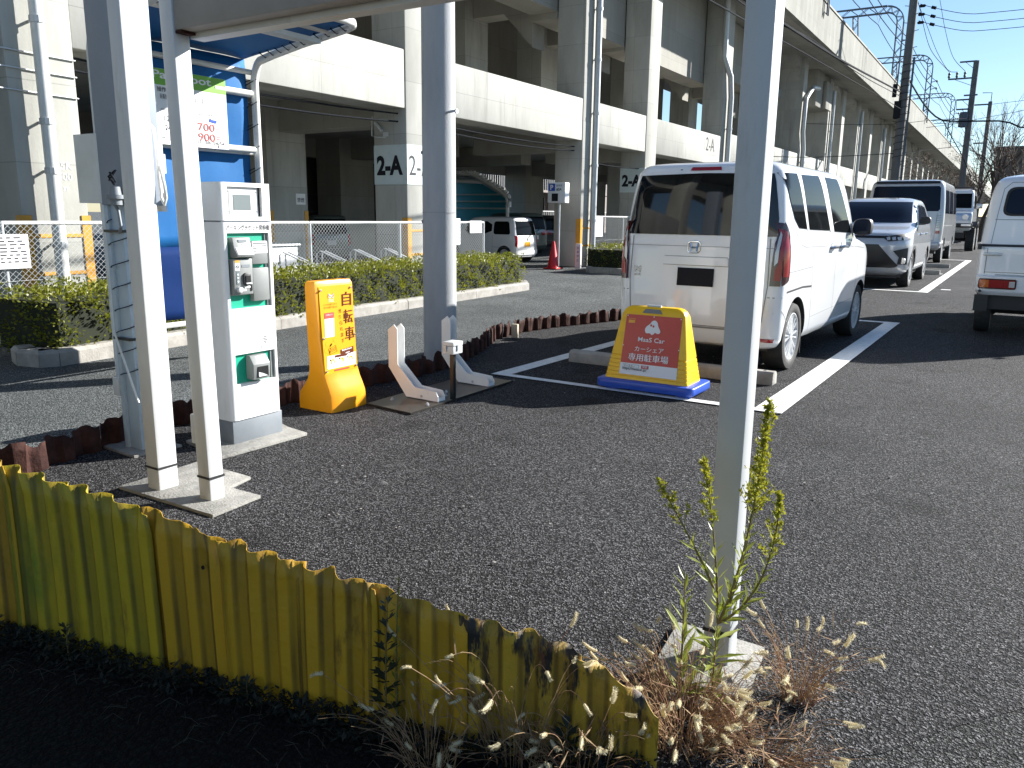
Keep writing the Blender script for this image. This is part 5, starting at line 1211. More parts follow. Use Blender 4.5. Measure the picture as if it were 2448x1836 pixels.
cb.panel('grille', 'F', [(-.36, .84), (.36, .84), (.72, .44), (.66, .40), (-.66, .40), (-.72, .44)], 'black', off=.008)
cb.panel('upper_grille', 'F', [(-.55, 1.0), (.55, 1.0), (.52, .955), (-.52, .955)], 'black', off=.008)
for sg in (-1, 1):
    l = cb.panel('headlamp', 'F', [(sg*.40, .985), (sg*.86, 1.05), (sg*.86, .93), (sg*.52, .895)], 'dark', off=.008, step=.05)
    for k in range(4): cb.panel('lamp_element', 'F', [(sg*(.48+k*.09), .97), (sg*(.54+k*.09), .985), (sg*(.55+k*.09), .925), (sg*(.50+k*.09), .915)], 'lampw', l, off=.014, step=.05)
    v = cb.panel('corner_vent', 'F', [(sg*.62, .72), (sg*.85, .78), (sg*.85, .46), (sg*.70, .46), (sg*.72, .60)], 'dark', off=.008, step=.05)
    b = MB(); p = cb.hit('F', sg*.78, .53)[0]; b.lathe([(0, .02), (.06, .02), (.065, .0), (.05, -.01), (0, -.01)], (p.x, p.y, p.z), axis=1, seg=16); cb.part(b, 'fog_lamp', 'chrome', smooth=True)
    cb.panel('bumper_lip', 'F', [(sg*.55, .40), (sg*.88, .42), (sg*.86, .36), (sg*.50, .35)], 'lampw', off=.012)
    side = 'R' if sg > 0 else 'L'
    cb.panel('side_window', side, [(.62, 1.24), (1.4, 1.21), (1.4, 1.62), (.80, 1.58)], 'glassb', off=.006)
    cb.panel('side_window', side, [(1.48, 1.21), (2.70, 1.21), (2.25, 1.60), (1.48, 1.62)], 'glassb', off=.006)
    cb.seam(side, [[(1.44, 1.2), (1.46, .4)], [(2.66, 1.2), (2.70, .45)], [(.95, 1.2), (1.1, .75), (1.05, .45)]], wd=.008)
    for y in (1.3, 2.3):
        x = cb.hit(side, y, 1.03)[0].x; b = MB(); b.tube([(x, y-.1, 1.03), (x+sg*.03, y-.06, 1.03), (x+sg*.03, y+.06, 1.03), (x, y+.1, 1.03)], .014, 8); cb.part(b, 'door_handle', 'chrome', smooth=True)
    b = MB(); b.prism([(sg*(.86+u), 1.22+v) for u, v in smooth_poly([(0, .02), (.2, 0), (.23, .09), (.2, .16), (.04, .16)], 2)], 1, 2.52, 2.66); cb.part(b, 'door_mirror', 'dark', bevel=.012)
    cb.panel('arch_cladding', side, [(3.22+.42*math.cos(a), .345+.42*math.sin(a)) for a in [i*math.pi/12 for i in range(13)]]+[(3.22-.47*math.cos(a), .345+.47*math.sin(a)) for a in [i*math.pi/12 for i in range(13)]], 'dark', off=.006, step=.2)
b = MB(); b.box(-.75, .75, .2, 3.7, .2, .3); cb.part(b, 'underbody', 'dark')
# --- tall van behind -----------------------------------------------------------------------------
t = thing('high_roof_van', 'tall pale van seen from behind with a wide black rear window, past the compact SUV', 'van', (-3.36, 27.9, 0))
cc = Car(t, [(.40, .12, 5.5, 1.0, .12, .4), (.5, .0, 5.62, 1.09, .12, .4), (.62, -.02, 5.66, 1.11, .12, .4), (.66, .03, 5.62, 1.11, .12, .4), (1.2, .05, 5.4, 1.12, .14, .4), (1.5, .07, 5.1, 1.11, .14, .4), (2.2, .16, 4.6, 1.05, .16, .35), (2.42, .20, 4.4, 1.0, .18, .3), (2.5, .28, 4.2, .92, .2, .3), (2.53, .42, 3.9, .8, .2, .3)], 'silver', [(1.05, .36, .42, .3), (4.2, .36, .42, .3)], bow=.03, crown=.02)
for x in (-1.09, 1.09):
    for y in (1.05, 4.2): cc.wheel(x, y, .36, .22, 6)
cc.panel('rear_window', 'B', [(-.98, 1.64), (-.93, 1.58), (.93, 1.58), (.98, 1.64), (.93, 2.28), (.88, 2.33), (-.88, 2.33), (-.93, 2.28)], 'glassb', off=.008)
cc.panel('roof_spoiler', 'B', [(-.9, 2.40), (.9, 2.40), (.88, 2.46), (-.88, 2.46)], 'dark', off=.03)
for sg in (-1, 1):
    l = cc.panel('tail_lamp', 'B', [(sg*.93, 1.50), (sg*1.03, 1.58), (sg*1.04, .90), (sg*.91, .90)], 'lampw', off=.012, step=.05)
    cc.panel('lamp_lens', 'B', [(sg*.925, 1.0), (sg*1.035, 1.0), (sg*1.035, .91), (sg*.915, .91)], 'lampr', l, off=.018, step=.05)
    for k in range(6): cc.panel('lamp_rib', 'B', [(sg*.92, 1.08+k*.07), (sg*1.03, 1.10+k*.07), (sg*1.03, 1.115+k*.07), (sg*.92, 1.095+k*.07)], 'grey', l, off=.018, step=.05)
    side = 'R' if sg > 0 else 'L'
    for y0, y1 in ((.35, 1.7), (1.85, 3.2), (3.4, 4.4)): cc.panel('side_window', side, [(y0, 1.52), (y1, 1.52), (y1-.03, 2.22), (y0+.08, 2.22)], 'glassb', off=.008)
    cc.seam(side, [[(1.78, 2.3), (1.78, .55)], [(3.3, 2.3), (3.3, .5)], [(.2, 1.15), (3.3, 1.15)]], wd=.012)
    cc.panel('side_trim', side, [(.1, .62), (.62, .62), (.62, .70), (.1, .70)], 'lgrey', off=.006)
cc.panel('bumper', 'B', [(-1.02, .48), (1.02, .48), (1.02, .64), (-1.02, .64)], 'silver', off=.03)
cc.seam('B', [[(-.90, .70), (.90, .70)], [(-.92, 1.52), (-.9, .7)], [(.92, 1.52), (.9, .7)]], wd=.012)
b = MB(); b.box(-.95, .95, .2, 5.2, .3, .45); cc.part(b, 'underbody', 'dark')
# --- lifted off-roader -----------------------------------------------------------------------------
t = thing('off_roader', 'lifted white and pale blue off-roader facing the camera on very big black tyres', 'car', (-2.86, 44.1, 0), math.pi)
ce = Car(t, [(.80, .1, 3.25, .60, .08, .12), (.95, .0, 3.4, .66, .08, .12), (1.2, .0, 3.45, .68, .08, .12), (1.55, .0, 3.45, .68, .08, .12), (1.66, .0, 3.40, .67, .08, .14), (1.72, .01, 2.6, .66, .08, .14), (1.78, .02, 2.42, .65, .08, .12), (2.5, .08, 2.15, .58, .08, .12), (2.62, .12, 2.08, .55, .08, .12), (2.68, .2, 1.95, .48, .1, .12)], 'car', [(.65, .5, .62, .28), (2.85, .5, .62, .28)], bow=.02, crown=.02)
for x in (-.84, .84):
    for y in (.65, 2.85): ce.wheel(x, y, .5, .34, 6, .5, tread=True)
ce.panel('windscreen', 'F', [(-.55, 1.86), (.55, 1.86), (.50, 2.5), (-.50, 2.5)], 'glass', off=.006)
ce.panel('grille', 'F', [(-.62, 1.32), (.62, 1.32), (.62, 1.62), (-.62, 1.62)], 'skyb', off=.01)
for sg in (-1, 1):
    b = MB(); b.lathe([(0, 3.50), (.12, 3.50), (.125, 3.44), (0, 3.44)], (sg*.42, 0, 1.47), axis=1, seg=18); ce.part(b, 'headlamp', 'lampw', smooth=True)
    b = MB(); b.prism([(y, z) for y, z in [(2.25, 1.15), (2.45, 1.28), (3.2, 1.28), (3.42, 1.12), (3.42, 1.05), (3.15, 1.2), (2.5, 1.2), (2.25, 1.05)]], 0, sg*.66, sg*.90); ce.part(b, 'fender_flare', 'dark')
    b = MB(); b.box(sg*.70, sg*.96, 2.1, 2.2, 1.85, 2.05); ce.part(b, 'door_mirror', 'lampw', bevel=.02)
    side = 'R' if sg > 0 else 'L'
    ce.panel('side_window', side, [(.25, 1.85), (1.1, 1.85), (1.1, 2.42), (.3, 2.42)], 'glass', off=.006); ce.panel('side_window', side, [(1.2, 1.85), (2.2, 1.85), (2.0, 2.42), (1.2, 2.42)], 'glass', off=.006)
b = MB(); b.box(-.72, .72, 3.45, 3.68, 1.02, 1.20); ce.part(b, 'front_bumper', 'dark', bevel=.02)
for sg in (-1, 1):
    b = MB(); b.box(min(sg*.30, sg*.68), max(sg*.30, sg*.68), 3.681, 3.70, 1.08, 1.17); ce.part(b, 'bumper_lamp', 'lampw')
b = MB(); b.tube([(-.55, 2.05, 2.76), (.55, 2.05, 2.76), (.55, .3, 2.76), (-.55, .3, 2.76), (-.55, 2.05, 2.76)], .03, 6)
for k in range(6): b.tube([(-.55, .4+k*.3, 2.76), (.55, .4+k*.3, 2.76)], .018, 5)
for x in (-.5, .5):
    for y in (.4, 1.9): b.tube([(x, y, 2.66), (x, y, 2.76)], .02, 5)
ce.part(b, 'roof_rack', 'dark')
for y in (.65, 2.85):
    b = MB(); b.tube([(-.7, y, .5), (.7, y, .5)], .07, 8); ce.part(b, 'axle', 'dark')
b = MB(); b.box(-.45, .45, .2, 3.2, .55, .84); ce.part(b, 'chassis', 'dark')
# --- kei van cut by the right edge -------------------------------------------------------------------
t = thing('kei_cab_van', 'white kei cab van seen from behind, cut off by the right edge of the picture', 'van', (.275, 10.70, 0))
cf_ = Car(t, [(.47, .04, 3.2, .70, .08, .2), (.52, .0, 3.28, .735, .08, .2), (.68, -.005, 3.3, .742, .08, .2), (.70, .03, 3.3, .742, .07, .2), (1.0, .035, 3.3, .74, .07, .2), (1.06, .05, 3.28, .735, .08, .2), (1.35, .075, 3.1, .715, .10, .2), (1.62, .12, 2.85, .685, .12, .2), (1.74, .16, 2.7, .65, .14, .2), (1.80, .24, 2.5, .58, .16, .2), (1.825, .36, 2.3, .48, .18, .2)], 'car', [(.50, .28, .33, .26), (2.6, .28, .33, .26)], bow=.02, crown=.02)
for x in (-.72, .72):
    for y in (.50, 2.6): cf_.wheel(x, y, .275, .17, 6, .6, m='lgrey')
cf_.panel('window_seal', 'B', rpoly([(-.565, 1.36), (.565, 1.36), (.535, 1.68), (-.535, 1.68)], .09), 'rubber', off=.005)
cf_.panel('rear_window', 'B', rpoly([(-.54, 1.383), (.54, 1.383), (.51, 1.657), (-.51, 1.657)], .08), 'glassb', off=.009)
cf_.seam('B', [[(-.72, 1.03), (.72, 1.03)]], wd=.028, name='tailgate_gap', m='dark', off=.006, parent=t)
cf_.seam('B', [[(-.62, 1.32), (.62, 1.32)], [(-.66, .73), (.66, .73)], [(-.655, 1.0), (-.66, .71)], [(.655, 1.0), (.66, .71)]], wd=.007)
cf_.seam('B', [[(-.63, 1.05), (-.60, 1.4), (-.57, 1.66), (-.5, 1.73), (.5, 1.73)]], wd=.006)
for sg in (-1, 1):
    l = cf_.panel('tail_lamp', 'B', rrect(min(sg*.70, sg*.33), max(sg*.70, sg*.33), .545, .66, .02, 3), 'lampd', off=.012, step=.05)
    xs = [(.60, .69, 'lampa'), (.455, .598, 'lampr'), (.345, .453, 'lampr')] if True else []
    for x0, x1, mm in xs: cf_.panel('lamp_lens', 'B', rect2(min(sg*x0, sg*x1), max(sg*x0, sg*x1), .56, .645), mm, l, off=.018, step=.05)
    cf_.panel('lamp_lens', 'B', rect2(min(sg*.345, sg*.40), max(sg*.345, sg*.40), .57, .635), 'lampw', l, off=.024, step=.05)
    p = cf_.hit('B', sg*.60, .93)[0]; b = MB(); b.box(p.x-.09, p.x+.09, p.y-.02, p.y-.005, .915, .95); cf_.part(b, 'gate_latch', 'lampw', bevel=.006)
    b = MB(); b.box(sg*.735-.02, sg*.735+.02, -.03, .03, .985, 1.045); cf_.part(b, 'gate_bracket', 'dark')
    b = MB(); b.lathe([(0, -.02), (.016, -.02), (.016, .0), (0, .0)], (sg*.68, -.008, .515), axis=1, seg=12); cf_.part(b, 'bumper_button', 'black')
    b = MB(); b.box(sg*.66-.07, sg*.66+.07, .05, .06, .28, .47); cf_.part(b, 'mud_flap', 'dark')
    side = 'R' if sg > 0 else 'L'
    cf_.panel('side_window', side, [(.3, 1.30), (1.5, 1.28), (1.5, 1.66), (.4, 1.66)], 'glassb', off=.006)
    cf_.panel('side_window', side, [(1.6, 1.26), (2.7, 1.22), (2.5, 1.64), (1.6, 1.66)], 'glassb', off=.006)
b = MB(); b.box(-.62, .62, .15, 3.1, .3, .48); b.tube([(-.65, .5, .275), (.65, .5, .275)], .05, 8); cf_.part(b, 'underbody', 'dark')
b = MB(); b.tube([(-.18, .1, .33), (-.18, -.02, .32)], .025, 10); cf_.part(b, 'exhaust_pipe', 'galv', smooth=True)
b = MB(); b.tube([(-.55, .02, .705), (-.1, .0, .70), (.4, .02, .705)], .007, 5); cf_.part(b, 'gate_chain', 'galv')
# --- cars under the viaduct: tails toward us ----------------------------------------------------------
def parked(label, loc, rz, sc, paint, plate, lamp, name='minivan', glass='glass'):
    t = thing(name, label, 'car', loc, rz); t.scale = (sc, sc, sc)
    c = Car(t, [(.22, .05, 3.36, .68, .14, .25), (.35, .0, 3.42, .735, .14, .25), (.75, .0, 3.42, .745, .14, .25), (.95, .02, 3.32, .742, .14, .25), (1.02, .04, 2.95, .735, .14, .25), (1.1, .06, 2.75, .725, .14, .25), (1.5, .14, 2.35, .66, .16, .25), (1.62, .2, 2.15, .6, .18, .25), (1.66, .32, 1.9, .5, .2, .25)], paint, [(.5, .29, .34, .25), (2.95, .29, .34, .25)], bow=.05, crown=.015)
    for x in (-.735, .735):
        for y in (.5, 2.95): c.wheel(x, y, .29, .18, 5)
    c.panel('rear_window', 'B', [(-.60, 1.0), (.60, 1.0), (.55, 1.52), (-.55, 1.52)], glass, off=.006)
    for sg in (-1, 1):
        if lamp == 'tall': c.panel('tail_lamp', 'B', [(sg*.58, .98), (sg*.70, 1.0), (sg*.70, .62), (sg*.62, .55), (sg*.60, .70)], 'lampr', off=.012, step=.05)
        else: c.panel('tail_lamp', 'B', [(sg*.30, .90), (sg*.70, 1.0), (sg*.70, .80), (sg*.34, .76)], 'lampr', off=.012, step=.05)
        side = 'R' if sg > 0 else 'L'
        c.panel('side_window', side, rpoly([(.22, 1.03), (1.0, 1.03), (1.0, 1.5), (.32, 1.5)], .1), glass, off=.006)
        c.panel('side_window', side, smooth_poly([(1.08, 1.03), (2.5, 1.03), (2.1, 1.5), (1.08, 1.5)], 1), glass, off=.006)
        c.seam(side, [[(1.04, 1.0), (1.06, .3)], [(.2, .55), (1.04, .57)], [(1.9, 1.0), (1.92, .3)]], wd=.01)
    c.panel('number_plate', 'B', rect2(-.165, .165, .60, .765), plate, off=.012)
    c.panel('bumper', 'B', [(-.66, .30), (.66, .30), (.68, .46), (-.68, .46)], paint, off=.02)
    c.seam('B', [[(-.6, .55), (-.5, .48), (.5, .48), (.6, .55), (.62, .95)]], wd=.01)
    p = c.hit('B', 0, .93)[0]; b = MB(); b.tube([(-.04, p.y-.02, .93), (.05, p.y-.03, .90), (.3, p.y-.0, 1.06)], .009, 6); c.part(b, 'rear_wiper', 'black')
    b = MB(); b.lathe([(0, -.02), (.035, -.02), (.035, 0), (0, 0)], (0, p.y, .84), axis=1, seg=14); c.part(b, 'maker_badge', 'chrome')
    b = MB(); b.box(-.62, .62, .15, 3.2, .17, .28); c.part(b, 'underbody', 'dark')
parked('small white minivan under the viaduct with a yellow number plate, tail in the sun', (-11.92, 19.52, 0), math.radians(86), .76, 'car', 'paper_y', 'tall')
parked('dark green-grey minivan under the viaduct just behind the small white minivan', (-14.5, 24.3, 0), math.radians(74), .84, 'greenc', 'inkw', 'wide')
parked('black car under the viaduct, farthest of the three parked tail out, half behind a column', (-15.2, 27.0, 0), math.radians(74), .80, 'darkc', 'inkw', 'wide')
parked('van in deep shade under the viaduct, seen between the left columns over the mesh fence', (-16.0, 16.0, 0), math.radians(60), .76, 'greenc', 'inkw', 'tall', 'van')
# ------------------------------------------------------------------ corrugated fences of the lot
def walk(path, step):
    """points along a polyline with extra channels interpolated"""
    out = []; s_ = 0.
    for a, b in zip(path[:-1], path[1:]):
        L = math.hypot(b[0]-a[0], b[1]-a[1]); n_ = max(1, int(round(L/step)))
        for i in range(n_):
            f = i/n_; out.append((s_+L*f, [a[k]+(b[k]-a[k])*f for k in range(len(a))], ((b[0]-a[0])/L, (b[1]-a[1])/L)))
        s_ += L
    return out
def trap(u, p, d):
    t = (u/p) % 1.
    return d*(0 if t < .32 else (t-.32)/.16 if t < .48 else 1 if t < .84 else 1-(t-.84)/.16)
MT['fasc2'] = mat('fence_yellow_peeling', (.48, .30, .02), .6, col2=(.36, .22, .02), scale=6, bump=.4, bscale=40, stretch=(1.3, 1.3, .4))
mixnode(MT['fasc2'], 7, (.015, .014, .014), .50, .56, stretch=(1.6, 1.6, .35)); mixnode(MT['fasc2'], 11, (.14, .05, .02), .55, .66, stretch=(1, 1, .6))
mixnode(MT['fasc'], 2.6, (.16, .20, .012), .50, .66, stretch=(1, 1, .4))
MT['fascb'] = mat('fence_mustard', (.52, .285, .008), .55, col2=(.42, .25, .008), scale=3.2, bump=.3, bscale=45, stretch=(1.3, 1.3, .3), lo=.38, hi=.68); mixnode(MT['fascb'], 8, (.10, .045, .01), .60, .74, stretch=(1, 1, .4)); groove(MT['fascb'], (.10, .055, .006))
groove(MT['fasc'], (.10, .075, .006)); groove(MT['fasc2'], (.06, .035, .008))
t = thing('yellow_sheet_fence', 'low yellow corrugated sheet fence with rusty edges curving across the foreground', 'fence', (-1.6, 1.3, 0))
W = walk(YF, .006); total = W[-1][0]
pn = .245; rnd = random.Random(11)
panels = {}
for s_, p, d in W: panels.setdefault(int((s_+.03*math.sin(s_*5))/pn), []).append((s_, p, d))
for k, pts in sorted(panels.items()):
    gv = []; vs = []; fs = []; rows = 9; tilt = rnd.uniform(-.012, .012); lift = rnd.uniform(-.008, .010); ph = rnd.uniform(0, .05); off = .006*(k % 2); low = [rnd.uniform(-.02, .02) for _ in range(6)]
    s0 = pts[0][0]; s1 = pts[-1][0]
    k2 = W.index(pts[-1]); pts = pts+W[k2+1:k2+5]
    for i, (s_, p, d) in enumerate(pts):
        f = (s_-s0)/max(1e-6, s1-s0); nrm = (d[1], -d[0])
        e = 0
        if f < .03: e = .010
        tr_ = trap(s_+ph, .088, 1.); dep = tr_*.011+off*.7+e*.8
        top = p[2]+.036+lift*.6+tilt*(f-.5)+.002*math.sin(s_*90+k)+(.005 if math.sin(s_*37+k*2) > .93 else 0)
        bot = -.03+.012*math.sin(s_*22)+.01*math.sin(s_*61)
        for j in range(rows):
            g = j/(rows-1); z = bot+(top-bot)*g
            gv.append((1-tr_)*.42+(.62 if .05 < tr_ < .95 else 0)+(.5 if f < .03 else 0)+max(0, .25-g)*1.2)  # dirt mask; valleys and flanks also carry painted-in rib shading
            bend = .013*max(0, (g-.93)/.07)*math.sin(s_*64+k*1.7)-.004*math.sin(g*3+s_*4)
            vs.append((p[0]+nrm[0]*(dep*.9+bend)+d[0]*(i == len(pts)-1)*.006, p[1]+nrm[1]*(dep*.9+bend)+d[1]*(i == len(pts)-1)*.006, z))
    for i in range(len(pts)-1):
        for j in range(rows-1): fs.append((i*rows+j, (i+1)*rows+j, (i+1)*rows+j+1, i*rows+j+1))
    xm = pts[len(pts)//2][1][0]
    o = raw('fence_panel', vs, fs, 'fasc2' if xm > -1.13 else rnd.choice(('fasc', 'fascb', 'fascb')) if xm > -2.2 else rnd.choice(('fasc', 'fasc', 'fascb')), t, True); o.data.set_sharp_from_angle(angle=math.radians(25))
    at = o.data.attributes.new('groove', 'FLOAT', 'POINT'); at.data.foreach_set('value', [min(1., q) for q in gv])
    sm = o.modifiers.new('s', 'SOLIDIFY'); sm.thickness = .0016
b = MB()
for x, y, z in ((-1.775, 1.256, .36),): b.lathe([(0, 0), (.006, 0), (.006, .003), (0, .003)], (x, y-.004, z), axis=1, seg=8)
b.build('bolt_hole', 'black', t)
t = thing('rusty_sheet_edging', 'low rust brown corrugated sheet edging bent round the far side of the lot', 'fence', (-4.3, 4, 0))
hs = [.15, .16, .15, .15, .15, .14, .145, .15, .15, .145, .15, .15, .16, .16, .15, .15, .15, .15, .15]
RFH = [(x, y, h) for (x, y), h in zip(RF, hs)]
W = walk(RFH, .012); rnd = random.Random(2); panels = {}
for w_ in W: panels.setdefault(int(w_[0]/.5), []).append(w_)
keys = sorted(panels)
for k in keys:
    pts = panels[k]+(panels[k+1][:1] if k+1 in panels else []); vs = []; fs = []; rows = 5; lift = rnd.uniform(-.012, .01); lean = rnd.uniform(-.012, .012)
    for s_, p, d in pts:
        nrm = (d[1], -d[0]); dep = trap(s_, .17, .034)
        top = p[2]+lift+.012*math.sin(s_*29)+.008*math.sin(s_*83)+(-.035 if math.sin(s_*5.3) > .93 else 0)
        for j in range(rows):
            g = j/(rows-1); vs.append((p[0]+nrm[0]*(dep+lean*g+.008*g*math.sin(s_*40)), p[1]+nrm[1]*(dep+lean*g), -.02+(top+.02)*g))
    for i in range(len(pts)-1):
        for j in range(rows-1): fs.append((i*rows+j, (i+1)*rows+j, (i+1)*rows+j+1, i*rows+j+1))
    o = raw('sheet_panel', vs, fs, 'rust', t, True); o.data.set_sharp_from_angle(angle=math.radians(25)); sm = o.modifiers.new('s', 'SOLIDIFY'); sm.thickness = .003
t = thing('stake', 'short pale timber stake stuck beside the rusty edging past the utility pole', 'stake', (-4.60, 7.3, 0))
b = MB(); b.prism([(-4.62, 7.27), (-4.55, 7.28), (-4.555, 7.32), (-4.625, 7.31)], 2, 0, .15); b.build('timber', 'wood', t, bevel=.004)
# ------------------------------------------------------------------ small plants
def spray(b, pts, r, m_i=0): b.tube(pts, [r*(1-.75*i/(len(pts)-1)) for i in range(len(pts))], 5)
def bez(a, c, d, n=10):
    a, c, d = Vector(a), Vector(c), Vector(d)
    return [a*(1-t_)**2+c*2*t_*(1-t_)+d*t_*t_ for t_ in [i/n for i in range(n+1)]]
rnd = random.Random(21)
def goldenrod(label, base, branches, name='goldenrod', leafs=1., lower=None, group=None, flowers=True, leafm='gold_leaf', lf0=.05):
    t = thing(name, label, 'weed', base, group=group); B0 = Vector(base)
    st = MB(); lf = MB(); fl = MB()
    for start, ctrl, end, nfl in branches:
        P = bez(start, ctrl, end, 26); spray(st, P, .0042)
        L = sum((P[i+1]-P[i]).length for i in range(26))
        n_ = int(L*105*leafs)
        for i in range(n_):
            f = (i+rnd.random()*.6)/n_; 
            if f > .97: continue
            p = P[min(25, int(f*26))].lerp(P[min(26, int(f*26)+1)], (f*26) % 1); d = (P[min(26, int(f*26)+1)]-P[min(25, int(f*26))]).normalized()
            a = i*2.4+rnd.uniform(-.4, .4); u = d.orthogonal().normalized(); v = d.cross(u); o_ = u*math.cos(a)+v*math.sin(a)
            l = (lf0 if f < .5 else lf0*.7)*rnd.uniform(.6, 1.25)*(1.1-.4*f)
            lf.leaf(p, o_*.75+d*rnd.uniform(.5, 1.1), d, l, l*.21, fold=.15)
        if flowers:
            nb = max(8, nfl//9); tw = []
            for i in range(nb):     # little upswept side branches of the plume
                f = .62+.37*(i/nb); p = P[min(26, int(f*26))].lerp(P[min(26, int(f*26)+1)], (f*26) % 1); d = (P[26]-P[24]).normalized(); a = i*2.4; u = d.orthogonal().normalized(); v = d.cross(u)
                l = (.060*(1-(f-.62)/.42)+.008)*rnd.uniform(.5, 1.1); q = p+((u*math.cos(a)+v*math.sin(a))*.62+d*.8)*l; tw.append((p, q)); fl.tube([p, q], .0009, 3, cap=False)
            for i in range(int(nfl*.9)):
                p, q = rnd.choice(tw) if i % 4 else (P[21], P[26]); c = p.lerp(q, rnd.random()**.7)+Vector((rnd.gauss(0, .0025), rnd.gauss(0, .0025), rnd.gauss(0, .002)))
                for _ in range(3):
                    dd = Vector((rnd.gauss(0, .6), rnd.gauss(0, .6), rnd.gauss(.6, .5))); fl.leaf(c, dd, Vector((rnd.gauss(0, 1), rnd.gauss(0, 1), rnd.gauss(0, 1))), rnd.uniform(.007, .015), rnd.uniform(.004, .007))
    if lower:
        for i in range(lower):
            z = rnd.uniform(.02, .22); a = rnd.uniform(0, 6.28); d = Vector((math.cos(a), math.sin(a), rnd.uniform(-.1, .5)))
            lf.leaf(B0+Vector((0, 0, z)), d, (0, 0, 1), rnd.uniform(.07, .115), .019, fold=.12)
    st.build('stem', 'stem', t); lf.build('leaves', leafm, t)
    if flowers: fl.build('flower_head', 'flower', t)
    return t
F_ = (-.576, 1.95, .243)
goldenrod('tall goldenrod with five branching yellow-green plumes in front of the lone grey post', (-.578, 1.95, 0), [
    ((-.578, 1.95, 0), (-.58, 1.95, .12), F_, 0),
    (F_, (-.60, 1.99, .42), (-.658, 2.0, .675), 150),
    ((-.60, 1.97, .33), (-.64, 1.93, .45), (-.747, 1.90, .625), 90),
    (F_, (-.505, 1.94, .42), (-.488, 1.96, .86), 420),
    ((-.548, 1.95, .31), (-.52, 2.0, .46), (-.512, 2.02, .715), 220),
    (F_, (-.43, 1.92, .37), (-.432, 1.90, .655), 170)], lower=18)
goldenrod('young broad-leaved goldenrod shoot without flowers, left of the tall goldenrod', (-.664, 1.93, 0), [((-.664, 1.93, 0), (-.66, 1.93, .2), (-.672, 1.94, .37), 0)], name='goldenrod', leafs=.75, lower=0, flowers=False, lf0=.095)
# big-leaved weed in front of the yellow fence
def broadweed(label, base, top, n_, lmin, lmax, seed, leafm='weed_leaf', name='leafy_weed'):
    rr = random.Random(seed); t = thing(name, label, 'weed', base); st = MB(); lf = MB(); P = bez(base, (Vector(base)+Vector(top))/2+Vector((rr.uniform(-.01, .01), -.01, 0)), top, 20); spray(st, P, .003)
    for i in range(n_):
        f = .15+.85*i/n_; p = P[min(20, int(f*20))]; a = i*2.4; d = Vector((math.cos(a), math.sin(a)*.8, rr.uniform(-.1, .35)+.5*f)); l = (lmax+(lmin-lmax)*f)*rr.uniform(.8, 1.1)
        q = p+d.normalized()*l*.3
        for k in (-.7, 0, .7):
            dd = Matrix.Rotation(k, 3, 'Z') @ d; lf.leaf(q if k else p, dd, (0, 0, 1), l*(.6 if k else 1), l*(.28 if k else .42), fold=.1)
    st.build('stem', 'stem', t); lf.build('leaves', leafm, t); return t
broadweed('dark broad-leaved mugwort weed standing against the middle of the yellow fence', (-1.225, 1.36, -.005), (-1.19, 1.34, .425), 30, .026, .062, 4)
t0 = goldenrod('sunlit leafy tip of a second shoot rising above the yellow fence beside the mugwort weed', (-1.20, 1.375, 0), [((-1.20, 1.375, 0), (-1.21, 1.375, .2), (-1.185, 1.372, .445), 0)], name='leafy_weed', leafs=.8, flowers=False)
broadweed('small dark broad-leaved weed at the foot of the yellow fence near its left end', (-2.25, 1.12, -.005), (-2.24, 1.12, .12), 14, .03, .05, 9)
broadweed('dark creeping weed at the extreme left foot of the yellow fence', (-2.52, 1.06, -.005), (-2.54, 1.06, .10), 16, .03, .05, 12)
broadweed('dark low weed at the foot of the yellow fence in its middle', (-1.62, 1.265, -.005), (-1.63, 1.26, .07), 16, .03, .045, 13)
broadweed('dark-leaved weed at the right end of the yellow fence by the dry grass', (-.80, 1.50, -.005), (-.78, 1.50, .13), 16, .04, .06, 15)
